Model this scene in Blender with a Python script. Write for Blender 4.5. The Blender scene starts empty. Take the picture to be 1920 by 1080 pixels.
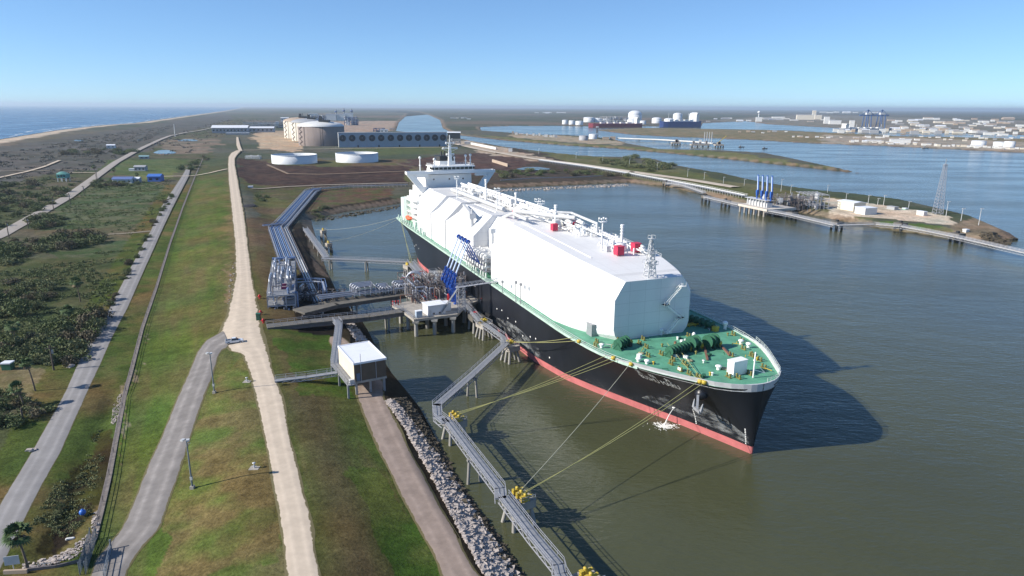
import bpy, bmesh, math, random
import numpy as np
from mathutils import Vector, Matrix
R = math.radians
random.seed(7)
scene = bpy.context.scene
COL = scene.collection
# ------------------------------------------------------------------ camera model
F = 1280.0; H = 80.0
PITCH = math.atan(339 / 1280.0); ROLL = R(0.32)
cp, sp, cr, sr = math.cos(PITCH), math.sin(PITCH), math.cos(ROLL), math.sin(ROLL)
def ray(px, py):
    a = (px - 960) / F; b = (540 - py) / F
    u = a * cr - b * sr; v = b * cr + a * sr
    return u, cp + v * sp, -sp + v * cp
def G(px, py, z=0.0):
    d = ray(px, py); dz = min(d[2], -0.0008); t = (z - H) / dz
    return (d[0] * t, d[1] * t)
def G3(px, py, z=0.0):
    x, y = G(px, py, z); return Vector((x, y, z))
def project(x, y, z):
    z -= H; dep = y * cp - z * sp; u = x / dep; v = (y * sp + z * cp) / dep
    return 960 + F * (u * cr + v * sr), 540 - F * (v * cr - u * sr)
def height_for(x, y, ytop):                       # z at which a vertical over (x, y) reaches image row ytop
    lo, hi = -5.0, 400.0
    for _ in range(50):
        m = (lo + hi) / 2
        if project(x, y, m)[1] > ytop: lo = m
        else: hi = m
    return lo
# ------------------------------------------------------------------ colour / materials
def lin(c):
    return tuple(((v / 255) / 12.92 if v / 255 <= 0.04045 else ((v / 255 + 0.055) / 1.055) ** 2.4) for v in c)
KEXP = 1.5
def T(r, g, b): return tuple(v / KEXP for v in lin((r, g, b)))
def nn(nt, t, **kw):
    n = nt.nodes.new(t)
    for k, v in kw.items(): setattr(n, k, v)
    return n
MATS = {}
def mat(name, col, rough=0.6, metal=0.0, var=0.15, scale=0.6, bump=0.0, spec=0.4, streak=0.0, coords='Object'):
    if name in MATS: return MATS[name]
    m = bpy.data.materials.new(name); m.use_nodes = True
    nt = m.node_tree; b = nt.nodes['Principled BSDF']
    b.inputs['Roughness'].default_value = rough; b.inputs['Metallic'].default_value = metal
    b.inputs['Specular IOR Level'].default_value = spec
    tc = nn(nt, 'ShaderNodeTexCoord')
    no = nn(nt, 'ShaderNodeTexNoise'); no.inputs['Scale'].default_value = scale; no.inputs['Detail'].default_value = 6; no.inputs['Roughness'].default_value = 0.65
    if streak:
        mp = nn(nt, 'ShaderNodeMapping'); mp.inputs['Scale'].default_value = (1, 1, streak)
        nt.links.new(tc.outputs[coords], mp.inputs[0]); nt.links.new(mp.outputs[0], no.inputs['Vector'])
    else: nt.links.new(tc.outputs[coords], no.inputs['Vector'])
    mr = nn(nt, 'ShaderNodeMapRange'); mr.inputs[1].default_value = 0.25; mr.inputs[2].default_value = 0.75
    mr.inputs[3].default_value = 1 - var; mr.inputs[4].default_value = 1 + var * 0.7
    nt.links.new(no.outputs[0], mr.inputs[0])
    mx = nn(nt, 'ShaderNodeVectorMath', operation='SCALE'); mx.inputs[0].default_value = col
    nt.links.new(mr.outputs[0], mx.inputs['Scale']); nt.links.new(mx.outputs[0], b.inputs['Base Color'])
    if bump:
        bp = nn(nt, 'ShaderNodeBump'); bp.inputs['Strength'].default_value = bump; bp.inputs['Distance'].default_value = 0.1
        nt.links.new(no.outputs[0], bp.inputs['Height']); nt.links.new(bp.outputs[0], b.inputs['Normal'])
    MATS[name] = m
    return m
# ------------------------------------------------------------------ mesh builder
class MB:
    def __init__(s): s.v = []; s.f = []; s.smooth = []
    def add(s, vs, fs, sm=False):
        o = len(s.v); s.v.extend([tuple(p) for p in vs])
        for f in fs: s.f.append([i + o for i in f]); s.smooth.append(sm)
    def box(s, cx, cy, z0, sx, sy, sz, rot=0.0):
        c, n = math.cos(rot), math.sin(rot); vs = []
        for z in (z0, z0 + sz):
            for a, b in ((-1, -1), (1, -1), (1, 1), (-1, 1)):
                x, y = a * sx / 2, b * sy / 2
                vs.append((cx + x * c - y * n, cy + x * n + y * c, z))
        s.add(vs, [(3, 2, 1, 0), (4, 5, 6, 7), (0, 1, 5, 4), (1, 2, 6, 5), (2, 3, 7, 6), (3, 0, 4, 7)])
    def beam(s, p, q, w, h=None):
        h = h or w; p, q = Vector(p), Vector(q); d = q - p
        if d.length < 1e-6: return
        d.normalize(); up = Vector((0, 0, 1))
        if abs(d.z) > 0.95: up = Vector((1, 0, 0))
        a = d.cross(up).normalized(); b = a.cross(d).normalized(); vs = []
        for e in (p, q):
            for i, j in ((-1, -1), (1, -1), (1, 1), (-1, 1)): vs.append(e + a * (i * w / 2) + b * (j * h / 2))
        s.add(vs, [(0, 1, 2, 3), (7, 6, 5, 4), (4, 5, 1, 0), (5, 6, 2, 1), (6, 7, 3, 2), (7, 4, 0, 3)])
    def tube(s, p, q, r, n=8, r2=None, cap=True):
        p, q = Vector(p), Vector(q); d = q - p
        if d.length < 1e-6: return
        d.normalize(); up = Vector((0, 0, 1)) if abs(d.z) < 0.95 else Vector((1, 0, 0))
        a = d.cross(up).normalized(); b = a.cross(d).normalized(); r2 = r if r2 is None else r2; vs = []
        for e, rr in ((p, r), (q, r2)):
            for k in range(n):
                t = 2 * math.pi * k / n; vs.append(e + a * (math.cos(t) * rr) + b * (math.sin(t) * rr))
        s.add(vs, [(k, n + k, n + (k + 1) % n, (k + 1) % n) for k in range(n)], True)
        if cap: s.add(vs[:n], [list(range(n))]); s.add(vs[n:], [list(range(n - 1, -1, -1))])
    def path(s, pts, r, n=8):
        for i in range(len(pts) - 1): s.tube(pts[i], pts[i + 1], r, n)
        for p in pts[1:-1]: s.ball(p, r, n, max(3, n // 2))
    def lathe(s, prof, cx, cy, cz, n=24, sm=True, axis=None):
        vs = []
        for r, z in prof:
            for k in range(n):
                t = 2 * math.pi * k / n; vs.append((cx + r * math.cos(t), cy + r * math.sin(t), cz + z))
        fs = []
        for i in range(len(prof) - 1):
            for k in range(n): fs.append((i * n + k, i * n + (k + 1) % n, (i + 1) * n + (k + 1) % n, (i + 1) * n + k))
        s.add(vs, fs, sm)
        if prof[-1][0] > 0.01: s.add(vs[-n:], [list(range(n))])
    def ball(s, c, r, n=8, m=5, sz=1.0):
        prof = [(max(0.001, r * math.sin(math.pi * i / m)), -r * sz * math.cos(math.pi * i / m)) for i in range(m + 1)]
        s.lathe(prof, c[0], c[1], c[2], n)
    def prism(s, poly, z0, z1):
        n = len(poly); a = sum(poly[i][0] * poly[(i + 1) % n][1] - poly[(i + 1) % n][0] * poly[i][1] for i in range(n))
        if a < 0: poly = poly[::-1]
        vs = [(p[0], p[1], z0) for p in poly] + [(p[0], p[1], z1) for p in poly]
        s.add(vs, [list(range(n - 1, -1, -1)), list(range(n, 2 * n))] + [(i, (i + 1) % n, n + (i + 1) % n, n + i) for i in range(n)])
    def loft(s, rings, close=False, caps=False, sm=False):
        n = len(rings[0]); vs = [p for r in rings for p in r]; fs = []
        for i in range(len(rings) - 1):
            for k in range(n if close else n - 1):
                fs.append((i * n + k, i * n + (k + 1) % n, (i + 1) * n + (k + 1) % n, (i + 1) * n + k))
        s.add(vs, fs, sm)
        if caps: s.add(rings[0], [list(range(n))[::-1]]); s.add(rings[-1], [list(range(n))])
    def quad(s, a, b, c, d): s.add([a, b, c, d], [(0, 1, 2, 3)])
    def rail(s, pts, h=1.1, step=2.5, r=0.04, mid=True):
        for i in range(len(pts) - 1):
            p, q = Vector(pts[i]), Vector(pts[i + 1]); L = (q - p).length; n = max(1, int(L / step))
            for k in range(n + 1):
                e = p.lerp(q, k / n); s.beam(e, e + Vector((0, 0, h)), r * 1.6)
            for hh in ((h, h * 0.55) if mid else (h,)):
                s.beam(p + Vector((0, 0, hh)), q + Vector((0, 0, hh)), r * 1.4)
    def build(s, name, material, parent=None, fix=False):
        me = bpy.data.meshes.new(name); me.from_pydata(s.v, [], s.f); me.update()
        if any(s.smooth): me.polygons.foreach_set('use_smooth', s.smooth)
        if fix:
            bm = bmesh.new(); bm.from_mesh(me); bmesh.ops.recalc_face_normals(bm, faces=bm.faces); bm.to_mesh(me); bm.free()
        me.materials.append(material)
        o = bpy.data.objects.new(name, me); COL.objects.link(o)
        if parent is not None: o.parent = parent
        return o
def tag(o, label=None, cat=None, group=None, kind=None):
    if label: o['label'] = label
    if cat: o['category'] = cat
    if group: o['group'] = group
    if kind: o['kind'] = kind
    return o
def empty(name, loc, rz=0.0, label=None, cat=None, group=None):
    o = bpy.data.objects.new(name, None); COL.objects.link(o); o.location = loc; o.rotation_euler = (0, 0, rz)
    o.empty_display_size = 0.5
    return tag(o, label, cat, group)
def copy_tree(o, parent=None, kids=None):
    c = o.copy(); COL.objects.link(c)
    if parent is not None: c.parent = parent
    for ch in list(o.children): copy_tree(ch, c)
    return c
def mesh_np(name, verts, faces, material, smooth=True, parent=None):
    me = bpy.data.meshes.new(name); nv, nf = len(verts), len(faces); k = faces.shape[1]
    me.vertices.add(nv); me.vertices.foreach_set('co', verts.astype(np.float32).ravel())
    me.loops.add(nf * k); me.loops.foreach_set('vertex_index', faces.astype(np.int32).ravel())
    me.polygons.add(nf); me.polygons.foreach_set('loop_start', np.arange(nf, dtype=np.int32) * k)
    me.polygons.foreach_set('loop_total', np.full(nf, k, dtype=np.int32))
    me.polygons.foreach_set('use_smooth', np.full(nf, smooth, dtype=bool))
    me.update(calc_edges=True); me.materials.append(material)
    o = bpy.data.objects.new(name, me); COL.objects.link(o)
    if parent is not None: o.parent = parent
    return o
# ------------------------------------------------------------------ numpy helpers
def _hash(ix, iy, seed):
    h = (ix.astype(np.int64) * 374761393 + iy.astype(np.int64) * 668265263 + seed * 1442695041) & 0x7fffffff
    h = ((h ^ (h >> 13)) * 1274126177) & 0x7fffffff
    h = h ^ (h >> 16)
    return (h & 0xffff) / 65535.0
def vnoise(x, y, seed=0):
    ix, iy = np.floor(x), np.floor(y); fx, fy = x - ix, y - iy
    fx = fx * fx * (3 - 2 * fx); fy = fy * fy * (3 - 2 * fy)
    a, b = _hash(ix, iy, seed), _hash(ix + 1, iy, seed); c, d = _hash(ix, iy + 1, seed), _hash(ix + 1, iy + 1, seed)
    return (a * (1 - fx) + b * fx) * (1 - fy) + (c * (1 - fx) + d * fx) * fy
def fbm(x, y, s, octv=4, seed=0):
    t = 0; a = 0.5; tot = 0
    for k in range(octv):
        t = t + a * vnoise(x / s + 17.3 * k, y / s - 9.1 * k, seed + k); tot += a; a *= 0.5; s = s / 2
    return t / tot
def seg_dist(x, y, P, closed=False):
    best = np.full(x.shape, 1e18); sgn = np.zeros(x.shape); n = len(P)
    for i in range(n if closed else n - 1):
        ax, ay = P[i]; bx, by = P[(i + 1) % n]; dx, dy = bx - ax, by - ay; L2 = dx * dx + dy * dy + 1e-9
        t = np.clip(((x - ax) * dx + (y - ay) * dy) / L2, 0, 1)
        ex, ey = x - ax - t * dx, y - ay - t * dy; d = ex * ex + ey * ey
        m = d < best; best = np.where(m, d, best); sgn = np.where(m, np.sign(ex * dy - ey * dx), sgn)
    return np.sqrt(best), sgn                       # sgn > 0: right of the line's direction
def inside(x, y, P):
    r = np.zeros(x.shape, bool); n = len(P)
    for i in range(n):
        ax, ay = P[i]; bx, by = P[(i + 1) % n]
        if ay == by: continue
        c = ((ay > y) != (by > y)) & (x < (bx - ax) * (y - ay) / (by - ay) + ax); r ^= c
    return r
def sstep(t): t = np.clip(t, 0, 1); return t * t * (3 - 2 * t)
# ------------------------------------------------------------------ terrain
WATER_PX = [(1110,1280),(969,1071),(924,1000),(871,929),(835,867),(813,813),(787,764),(764,735),(735,700),(715,670),(690,620),(672,590),(657,579),(631,546),(612,507),(600,470),(586,424),(583,412),(592,409),(649,397),(750,381),(840,368),(930,352),(1000,349),(1100,345),(1180,342),(1249,350),(1326,367),(1388,383),(1450,392),(1519,402),(1565,412),(1642,427),(1758,444),(1835,452),(1874,457),(1910,449),(1893,437),(1835,412),(1773,397),(1696,379),(1604,367),(1550,362),(1488,354),(1411,340),(1360,328),(1296,317),(1262,310),(1234,301),(1177,297),(1093,294),(1009,284),(952,277),(896,267),(865,261),(838,255),(790,251),(742,246),(748,230),(760,219),(764,213),(735,210.5),(690,207.6),(640,206.2),(700,205),(760,207),(785,210),(800,214),(825,225),(830,240),(845,248),(865,254),(952,264),(1065,273),(1149,278),(1262,288),(1380,300),(1464,309),(1549,318),(1619,326),(1577,318),(1492,300),(1436,288),(1374,284),(1234,280),(1180,270),(1152,262),(1112,257),(1065,254),(1000,253),(952,249),(902,245),(900,238),(960,236),(1048,236),(1104,237),(1315,237),(1318,231),(1400,227),(1440,233),(1550,239),(1640,243),(1690,247),(1800,250),(1920,253),(2400,266),(4200,340),(4200,1280)]
ISLE_PX = [(1118,244),(1200,240),(1380,243),(1470,245),(1550,249),(1683,256),(1800,258),(1920,261),(2500,285),(2500,322),(1920,287),(1830,282),(1661,274),(1521,268.6),(1400,261.6),(1250,256),(1180,252)]
SEA_PX = [(452,203.6),(417,208.5),(319,221.5),(250,231),(194,234.5),(111,243.5),(0,261),(-200,292),(-600,370),(-1500,620),(-2600,420),(-2600,186.6)]
WATER = [G(*p) for p in WATER_PX]; ISLE = [G(*p) for p in ISLE_PX]
SEA = [G(*p) for p in SEA_PX]; SEA[0] = G(452, 202.6); SEA.insert(0, (SEA[0][0] * 3.2, SEA[0][1] * 3.2 )); SEA[-1] = (-80000, 70000)
GRAVEL_PX = [(600,1250),(568,1080),(552,960),(527,840),(508,740),(490,660),(474,600),(462,520),(455,460),(448,400),(440,340),(434,300),(440,284),(447,275),(446,258)]
FENCE_PX = [(165,1100),(176,1011),(189,960),(205,891),(220,812),(233,745),(244,704),(267,615),(292,543),(319,456),(342,391),(364,335),(381,291),(395,265)]
GRV = [G(px, py, 6.0) for px, py in GRAVEL_PX]; FEN = [G(px, py, 2.2) for px, py in FENCE_PX]
GRV.insert(0, (GRV[0][0] * 1.0 + (GRV[0][0] - GRV[1][0]) * 3, GRV[0][1] + (GRV[0][1] - GRV[1][1]) * 3))
FEN.insert(0, (FEN[0][0] + (FEN[0][0] - FEN[1][0]) * 3, FEN[0][1] + (FEN[0][1] - FEN[1][1]) * 3))
GRV.append((GRV[-1][0] + (GRV[-1][0] - GRV[-2][0]) * 2, GRV[-1][1] * 2.0)); FEN.append((FEN[-1][0] * 1.6, FEN[-1][1] * 1.6))
DITCH = [G(px, py, 1.5) for px, py in [(95,1040),(120,980),(150,900),(185,815),(215,745)]]
def land_sd(x, y):
    d, _ = seg_dist(x, y, WATER, True); w = inside(x, y, WATER); sd = np.where(w, -d, d)
    d2, _ = seg_dist(x, y, ISLE, True); s2 = np.where(inside(x, y, ISLE), d2, -d2)
    d3, _ = seg_dist(x, y, SEA, True); s3 = np.where(inside(x, y, SEA), -d3, d3)
    return np.minimum(np.maximum(sd, s2), s3), s3
def terrain(x, y, full=False):
    x = np.asarray(x, float); y = np.asarray(y, float)
    sd, ssea = land_sd(x, y)
    dg, sg = seg_dist(x, y, GRV); df, sf = seg_dist(x, y, FEN)
    dg2 = np.maximum(dg - 4.2, 0)
    left = 2.0 + 4.0 * np.where(sf > 0, sstep(df / (df + dg2 + 1e-6)), 0)
    right = 3.4 + 2.6 * (1 - sstep(dg2 / 20.0))
    h = np.where(sg > 0, right, left)
    far = sstep((y - 500) / 300); h = h * (1 - far) + (2.4 + (h - 2.4) * 0.5) * far
    h = np.where(y > 1200, 2.0, h)
    dd, _ = seg_dist(x, y, DITCH); h = h - 1.0 * np.exp(-(dd / 3.0) ** 2)
    amp = np.clip(sd / 20, 0, 1) * 0.22
    h = h + (fbm(x, y, 14, 3, 5) - 0.5) * amp * np.where(dg < 9, 0.0, 1.0)
    slope = np.where(ssea < np.abs(sd) + 1, 0.03, 0.42)
    h = np.where(sd > 0, np.minimum(h, sd * slope), -np.minimum(3.0, -sd * 0.4))
    if full: return h, sd, ssea, dg * sg, df * sf
    return h
def ht(x, y): return float(terrain(np.array([x]), np.array([y]))[0])
def PT(px, py):
    z = 3.0
    for _ in range(5):
        x, y = G(px, py, z); z = ht(x, y)
    return Vector((x, y, z))
def PTs(pts): return [tuple(PT(*p)[:2]) for p in pts]
# ------------------------------------------------------------------ ground sheet
def build_ground():
    rs = [38.0]
    while rs[-1] < 900: rs.append(rs[-1] * 1.0075)
    while rs[-1] < 80000: rs.append(rs[-1] * 1.017)
    rs = np.array(rs); th = np.radians(np.concatenate([np.arange(-75, -46, 1.2), np.arange(-46, 46.01, 0.16), np.arange(47, 76, 1.2)]))
    RR, TH = np.meshgrid(rs, th, indexing='ij'); x = RR * np.sin(TH); y = RR * np.cos(TH)
    x, y = x.ravel(), y.ravel(); nr, nt = RR.shape
    h, sd, ssea, dg, df = terrain(x, y, True)
    # --- cover colours (albedo)
    r = np.hypot(x, y)
    jx = (fbm(x, y, 9, 3, 40) - 0.5) * 7 + (fbm(x, y, 60, 2, 41) - 0.5) * np.clip(r / 25, 0, 45)
    jy = (fbm(x, y, 9, 3, 50) - 0.5) * 7 + (fbm(x, y, 60, 2, 51) - 0.5) * np.clip(r / 25, 0, 45)
    X, Y = x + jx, y + jy
    n1 = fbm(x, y, 30, 4, 1); n2 = fbm(x, y, 7, 4, 2); n3 = fbm(x, y, 140, 4, 3); n4 = fbm(x, y, 900, 4, 4)
    c = np.zeros((len(x), 3))
    def mixc(a, b, t): return np.array(a)[None] * (1 - t[:, None]) + np.array(b)[None] * t[:, None]
    # far marsh / scrub plain
    far_a, far_b, far_c = T(104, 104, 92), T(84, 92, 70), T(128, 114, 100)
    t = np.clip((n3 - 0.42) * 5, 0, 1); c = mixc(far_a, far_b, t)
    t = np.clip((n4 - 0.55) * 6, 0, 1); c = c * (1 - t[:, None]) + np.array(far_c) * t[:, None]
    def paint(px, col, col2=None, noise=None, amt=1.0, blur=None, world=None, useX=True):
        P = world or [G(a, b, 2.4) for a, b in px]
        m = inside(X if useX else x, Y if useX else y, P)
        k = m.astype(float) * amt
        cc = np.array(col)[None] if col2 is None else mixc(col, col2, np.clip(noise, 0, 1))
        c[:] = c * (1 - k[:, None]) + cc * k[:, None]
    bl = np.clip((n1 - 0.38) * 4, 0, 1); bs = np.clip((n2 - 0.35) * 3.3, 0, 1)
    # left plain: scrub between the sea and the levee
    paint([(-700,1500),(-700,300),(0,275),(300,232),(420,212),(470,230),(420,260),(395,290),(330,430),(230,720),(150,1100),(100,1500)], T(84, 92, 62), T(112, 104, 86), bl)
    paint([(-700,420),(0,276),(110,258),(245,240),(330,226),(420,212),(440,222),(330,255),(300,268),(180,320),(60,330),(0,345),(-700,470)], T(108, 104, 100), T(92, 92, 84), bl)
    paint([(110,395),(150,350),(215,335),(325,330),(250,470),(200,560),(120,500),(60,440)], T(82, 100, 62), T(106, 108, 82), bs)
    paint([(60,430),(280,425),(270,450),(150,455),(60,450)], T(122, 112, 88), T(100, 100, 74), bs)
    paint([(190,300),(350,300),(330,325),(200,330)], T(92, 110, 66), T(104, 112, 74), bs)
    paint([(215,340),(320,320),(345,322),(330,332),(230,342)], T(118, 124, 78))
    paint([(300,262),(420,258),(400,285),(300,290)], T(150, 132, 116), T(118, 112, 96), bl)
    paint([(-300,950),(0,860),(95,785),(55,870),(-40,1000),(-300,1300)], T(96, 122, 48), T(82, 104, 48), bs)
    paint([(-200,700),(60,690),(140,690),(115,735),(-200,790)], T(112, 116, 70), T(134, 122, 92), bs)
    paint([(-200,640),(175,610),(140,685),(-200,690)], T(66, 74, 44), T(82, 88, 50), bs)
    paint([(-200,490),(120,480),(210,480),(190,560),(60,620),(-200,640)], T(80, 90, 56), T(96, 96, 66), bs)
    # levee slope, mown grass with straw patches
    lev = (df > 0) & (dg < 0)
    tl = np.clip(np.abs(df) / (np.abs(df) + np.abs(dg) + 1e-6), 0, 1)
    sk = fbm(tl * 260, y, 26, 4, 8); e = np.clip((n1 - 0.36) * 3.2, 0, 1) * 0.55 + np.clip((sk - 0.4) * 4, 0, 1) * 0.45
    cc = mixc(T(92, 110, 50), T(114, 106, 68), e)
    edge = np.clip((tl - 0.72) * 4 + (n2 - 0.5) * 1.6, 0, 1); cc = cc * (1 - edge[:, None]) + np.array(T(134, 118, 84)) * edge[:, None]
    edge = np.clip((0.16 - tl) * 7 + (n2 - 0.5), 0, 1) * 0.6; cc = cc * (1 - edge[:, None]) + np.array(T(80, 102, 46)) * edge[:, None]
    kf = (1 - sstep((y - 620 + (n3 - .5) * 300) / 500))[:, None] * lev[:, None]; c = c * (1 - kf) + cc * kf
    # strip between inner road and fence (verge with ditch)
    vs = (df < 0) & (df > -24) & (y < 700) & (y > 60)
    cc = mixc(T(86, 100, 48), T(118, 102, 66), np.clip((n1 - 0.4) * 3 + (n2 - 0.5) * 2, 0, 1))
    c[vs] = cc[vs]
    paint([(75,985),(160,800),(200,790),(185,900),(165,985),(120,1040),(60,1040)], T(84, 84, 38), T(58, 50, 34), np.clip((n2 - 0.3) * 2.4, 0, 1))
    paint([(85,1000),(110,960),(150,950),(150,1010),(110,1040)], T(62, 50, 40), T(46, 40, 32), bs)
    paint([(215,800),(222,760),(238,700),(262,630),(272,600),(255,640),(228,760),(206,880)], T(168, 150, 128), T(122, 108, 78), bs, 0.8)
    paint([(320,930),(372,800),(415,700),(452,690),(478,790),(525,960),(535,1100),(290,1100)], T(124, 110, 72), T(100, 112, 56), np.clip((n1 - 0.45) * 3 + (n2 - .5) * 3.2 + .42, 0, 1))
    # waterside strip
    ws = (dg > 0) & (y < 420) & (x < 40)
    sk2 = fbm(dg * 9, y, 40, 4, 18)
    cc = mixc(T(84, 98, 46), T(114, 96, 68), np.clip((n1 - 0.36) * 2.4, 0, 1) * 0.5 + np.clip((sk2 - 0.38) * 4, 0, 1) * 0.5)
    b2 = np.exp(-((dg - 9) / 6) ** 2); cc = cc * (1 - 0.7 * b2[:, None]) + np.array(T(112, 92, 70)) * 0.7 * b2[:, None]
    c[ws] = cc[ws]
    paint([(640,900),(700,900),(760,960),(870,1120),(760,1120)], T(74, 98, 40), T(96, 104, 52), bs)
    paint([(420,590),(440,500),(452,560),(432,600)], T(150, 130, 100), T(118, 108, 72), bs)
    paint([(500,640),(630,635),(640,760),(560,770),(520,720)], T(80, 106, 44), T(104, 102, 58), bs)
    # brownish bare zone right of the levee further back
    paint([(455,480),(470,380),(450,330),(470,300),(760,300),(780,340),(700,345),(600,352),(560,390),(520,430),(500,500)], T(104, 106, 66), T(112, 96, 76), bl)
    paint([(445,300),(560,312),(760,312),(762,345),(640,350),(590,350),(470,352),(448,330)], T(72, 56, 52), T(92, 74, 64), bs)
    paint([(450,345),(590,352),(570,385),(520,372),(470,372)], T(104, 96, 72), T(86, 92, 56), bs)
    paint([(590,355),(750,352),(750,378),(650,395),(592,405),(575,395)], T(112, 88, 74), T(92, 94, 60), bs)
    paint([(560,440),(590,400),(640,395),(750,380),(750,372),(640,388),(580,398),(545,436)], T(74, 66, 54), T(56, 52, 44), bs)
    paint([(548,435),(585,425),(612,505),(660,578),(690,640),(560,640),(545,560),(585,540),(545,455)], T(38, 35, 35), T(56, 50, 44), bs)
    paint([(830,335),(950,275),(1060,300),(1240,325),(1240,342),(1100,344),(930,350),(840,366)], T(92, 80, 74), T(74, 70, 56), bs)
    paint([(760,300),(920,285),(1000,305),(960,325),(800,330)], T(88, 68, 64), T(104, 84, 76), bs)
    # gravelly second berth and plant yard
    paint([(1000,283),(1180,300),(1320,330),(1560,372),(1700,395),(1640,415),(1560,405),(1320,360),(1180,335),(1080,310)], T(120, 116, 84), T(104, 108, 66), bl)
    paint([(1540,372),(1700,392),(1780,408),(1835,430),(1740,420),(1650,412),(1560,405)], T(236, 220, 198), T(210, 194, 172), bs)
    paint([(1640,418),(1760,425),(1840,438),(1850,442),(1760,440),(1650,427)], T(92, 120, 58), T(110, 120, 70), bs)
    paint([(1770,428),(1850,438),(1898,446),(1850,447),(1770,438)], T(104, 122, 66), T(130, 124, 88), bs)
    paint([(1835,410),(1895,436),(1905,449),(1874,456),(1800,440)], T(158, 142, 122), T(128, 118, 98), bs)
    paint([(480,246),(560,244),(570,272),(545,285),(500,278),(475,262)], T(214, 188, 156), T(196, 170, 144), bs)
    paint([(600,228),(760,226),(735,245),(640,250)], T(196, 170, 150), T(170, 150, 134), bs)
    paint([(640,276),(840,274),(850,288),(700,292)], T(96, 106, 70))
    paint([(840,265),(890,262),(960,282),(1040,300),(1000,304),(900,285)], T(206, 186, 164), T(182, 164, 146), bs)
    # spit and island
    paint([(865,250),(1065,268),(1380,286),(1630,330),(1380,304),(1060,276)], T(132, 128, 88), T(116, 120, 78), bl)
    paint([(960,250),(1060,254),(1160,264),(1160,272),(1060,266),(960,258)], T(190, 172, 150), T(160, 150, 126), bl)
    paint([(1110,238),(1400,238),(1700,252),(2200,270),(2400,322),(1920,290),(1500,270),(1180,254)], T(150, 136, 108), T(128, 122, 92), bl)
    paint([(1540,252),(2300,280),(2400,322),(1920,290),(1540,268)], T(188, 174, 156), T(160, 150, 136), bl)
    paint([(1330,226),(1500,215),(1920,226),(2500,235),(2500,262),(1920,252),(1650,243)], T(150, 142, 132), T(128, 126, 112), bl)
    # beaches and shores
    beach = np.clip((ssea - 4) / 8, 0, 1) * np.clip((70 - ssea + (n1 - 0.5) * 60) / 14, 0, 1) * (ssea < 160)
    c = c * (1 - beach[:, None]) + np.array(T(214, 196, 174)) * beach[:, None]
    bw = ((ssea < 10) & (ssea > -60)).astype(float); c = c * (1 - bw[:, None]) + np.array(T(168, 150, 130)) * bw[:, None]
    sh = ((sd > 0) & (sd < 4.5 + r * 0.004) & (ssea > 200) & (r > 330)).astype(float) * 0.8
    c = c * (1 - sh[:, None]) + np.array(T(150, 132, 114)) * sh[:, None]
    shn = ((sd < 13 + (n2 - 0.5) * 4) & (r < 330) & (x < 60)).astype(float)
    c = c * (1 - shn[:, None]) + np.array(T(62, 54, 42)) * shn[:, None]
    uw = (sd < 0).astype(float)[:, None]; c = c * (1 - uw) + np.array(T(70, 66, 48)) * uw
    n5 = fbm(x, y, 3.5, 3, 90); tint = np.clip((fbm(x, y, 18, 3, 91) - 0.5) * 2.4, -1, 1)[:, None]
    c *= (0.74 + 0.3 * n2 + 0.24 * n5)[:, None] * (1 + tint * np.array([[0.16, 0.0, -0.06]]))
    V = np.stack([x, y, h], 1)
    i = np.arange(nr - 1)[:, None] * nt + np.arange(nt - 1)[None]
    Fc = np.stack([i, i + nt, i + nt + 1, i + 1], -1).reshape(-1, 4)[:, ::-1]
    # material
    m = bpy.data.materials.new('ground_cover'); m.use_nodes = True; ntr = m.node_tree; b = ntr.nodes['Principled BSDF']
    b.inputs['Roughness'].default_value = 1.0; b.inputs['Specular IOR Level'].default_value = 0.05
    at = nn(ntr, 'ShaderNodeAttribute', attribute_name='cover')
    tc = nn(ntr, 'ShaderNodeTexCoord'); prev = at.outputs['Color']; hs = None
    for sc_, lo, hi in ((1.6, 0.6, 1.4), (0.35, 0.7, 1.3), (0.09, 0.78, 1.22), (0.02, 0.85, 1.15)):
        no = nn(ntr, 'ShaderNodeTexNoise'); no.inputs['Scale'].default_value = sc_; no.inputs['Detail'].default_value = 5; no.inputs['Roughness'].default_value = 0.7
        ntr.links.new(tc.outputs['Object'], no.inputs['Vector'])
        mr = nn(ntr, 'ShaderNodeMapRange'); mr.inputs[1].default_value = 0.3; mr.inputs[2].default_value = 0.7; mr.inputs[3].default_value = lo; mr.inputs[4].default_value = hi
        ntr.links.new(no.outputs[0], mr.inputs[0]); vm = nn(ntr, 'ShaderNodeVectorMath', operation='SCALE')
        ntr.links.new(prev, vm.inputs[0]); ntr.links.new(mr.outputs[0], vm.inputs['Scale']); prev = vm.outputs[0]
        if hs is None: hs = no
    ntr.links.new(prev, b.inputs['Base Color'])
    bp = nn(ntr, 'ShaderNodeBump'); bp.inputs['Strength'].default_value = 0.55; bp.inputs['Distance'].default_value = 0.35
    ntr.links.new(hs.outputs[0], bp.inputs['Height']); ntr.links.new(bp.outputs[0], b.inputs['Normal'])
    o = mesh_np('ground', V, Fc, m)
    a = o.data.color_attributes.new('cover', 'FLOAT_COLOR', 'POINT')
    a.data.foreach_set('color', np.concatenate([c, np.ones((len(c), 1))], 1).astype(np.float32).ravel())
    tag(o, 'flat coastal ground with levee grass, scrub and marsh reaching the horizon', 'ground', kind='structure')
build_ground()
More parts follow.
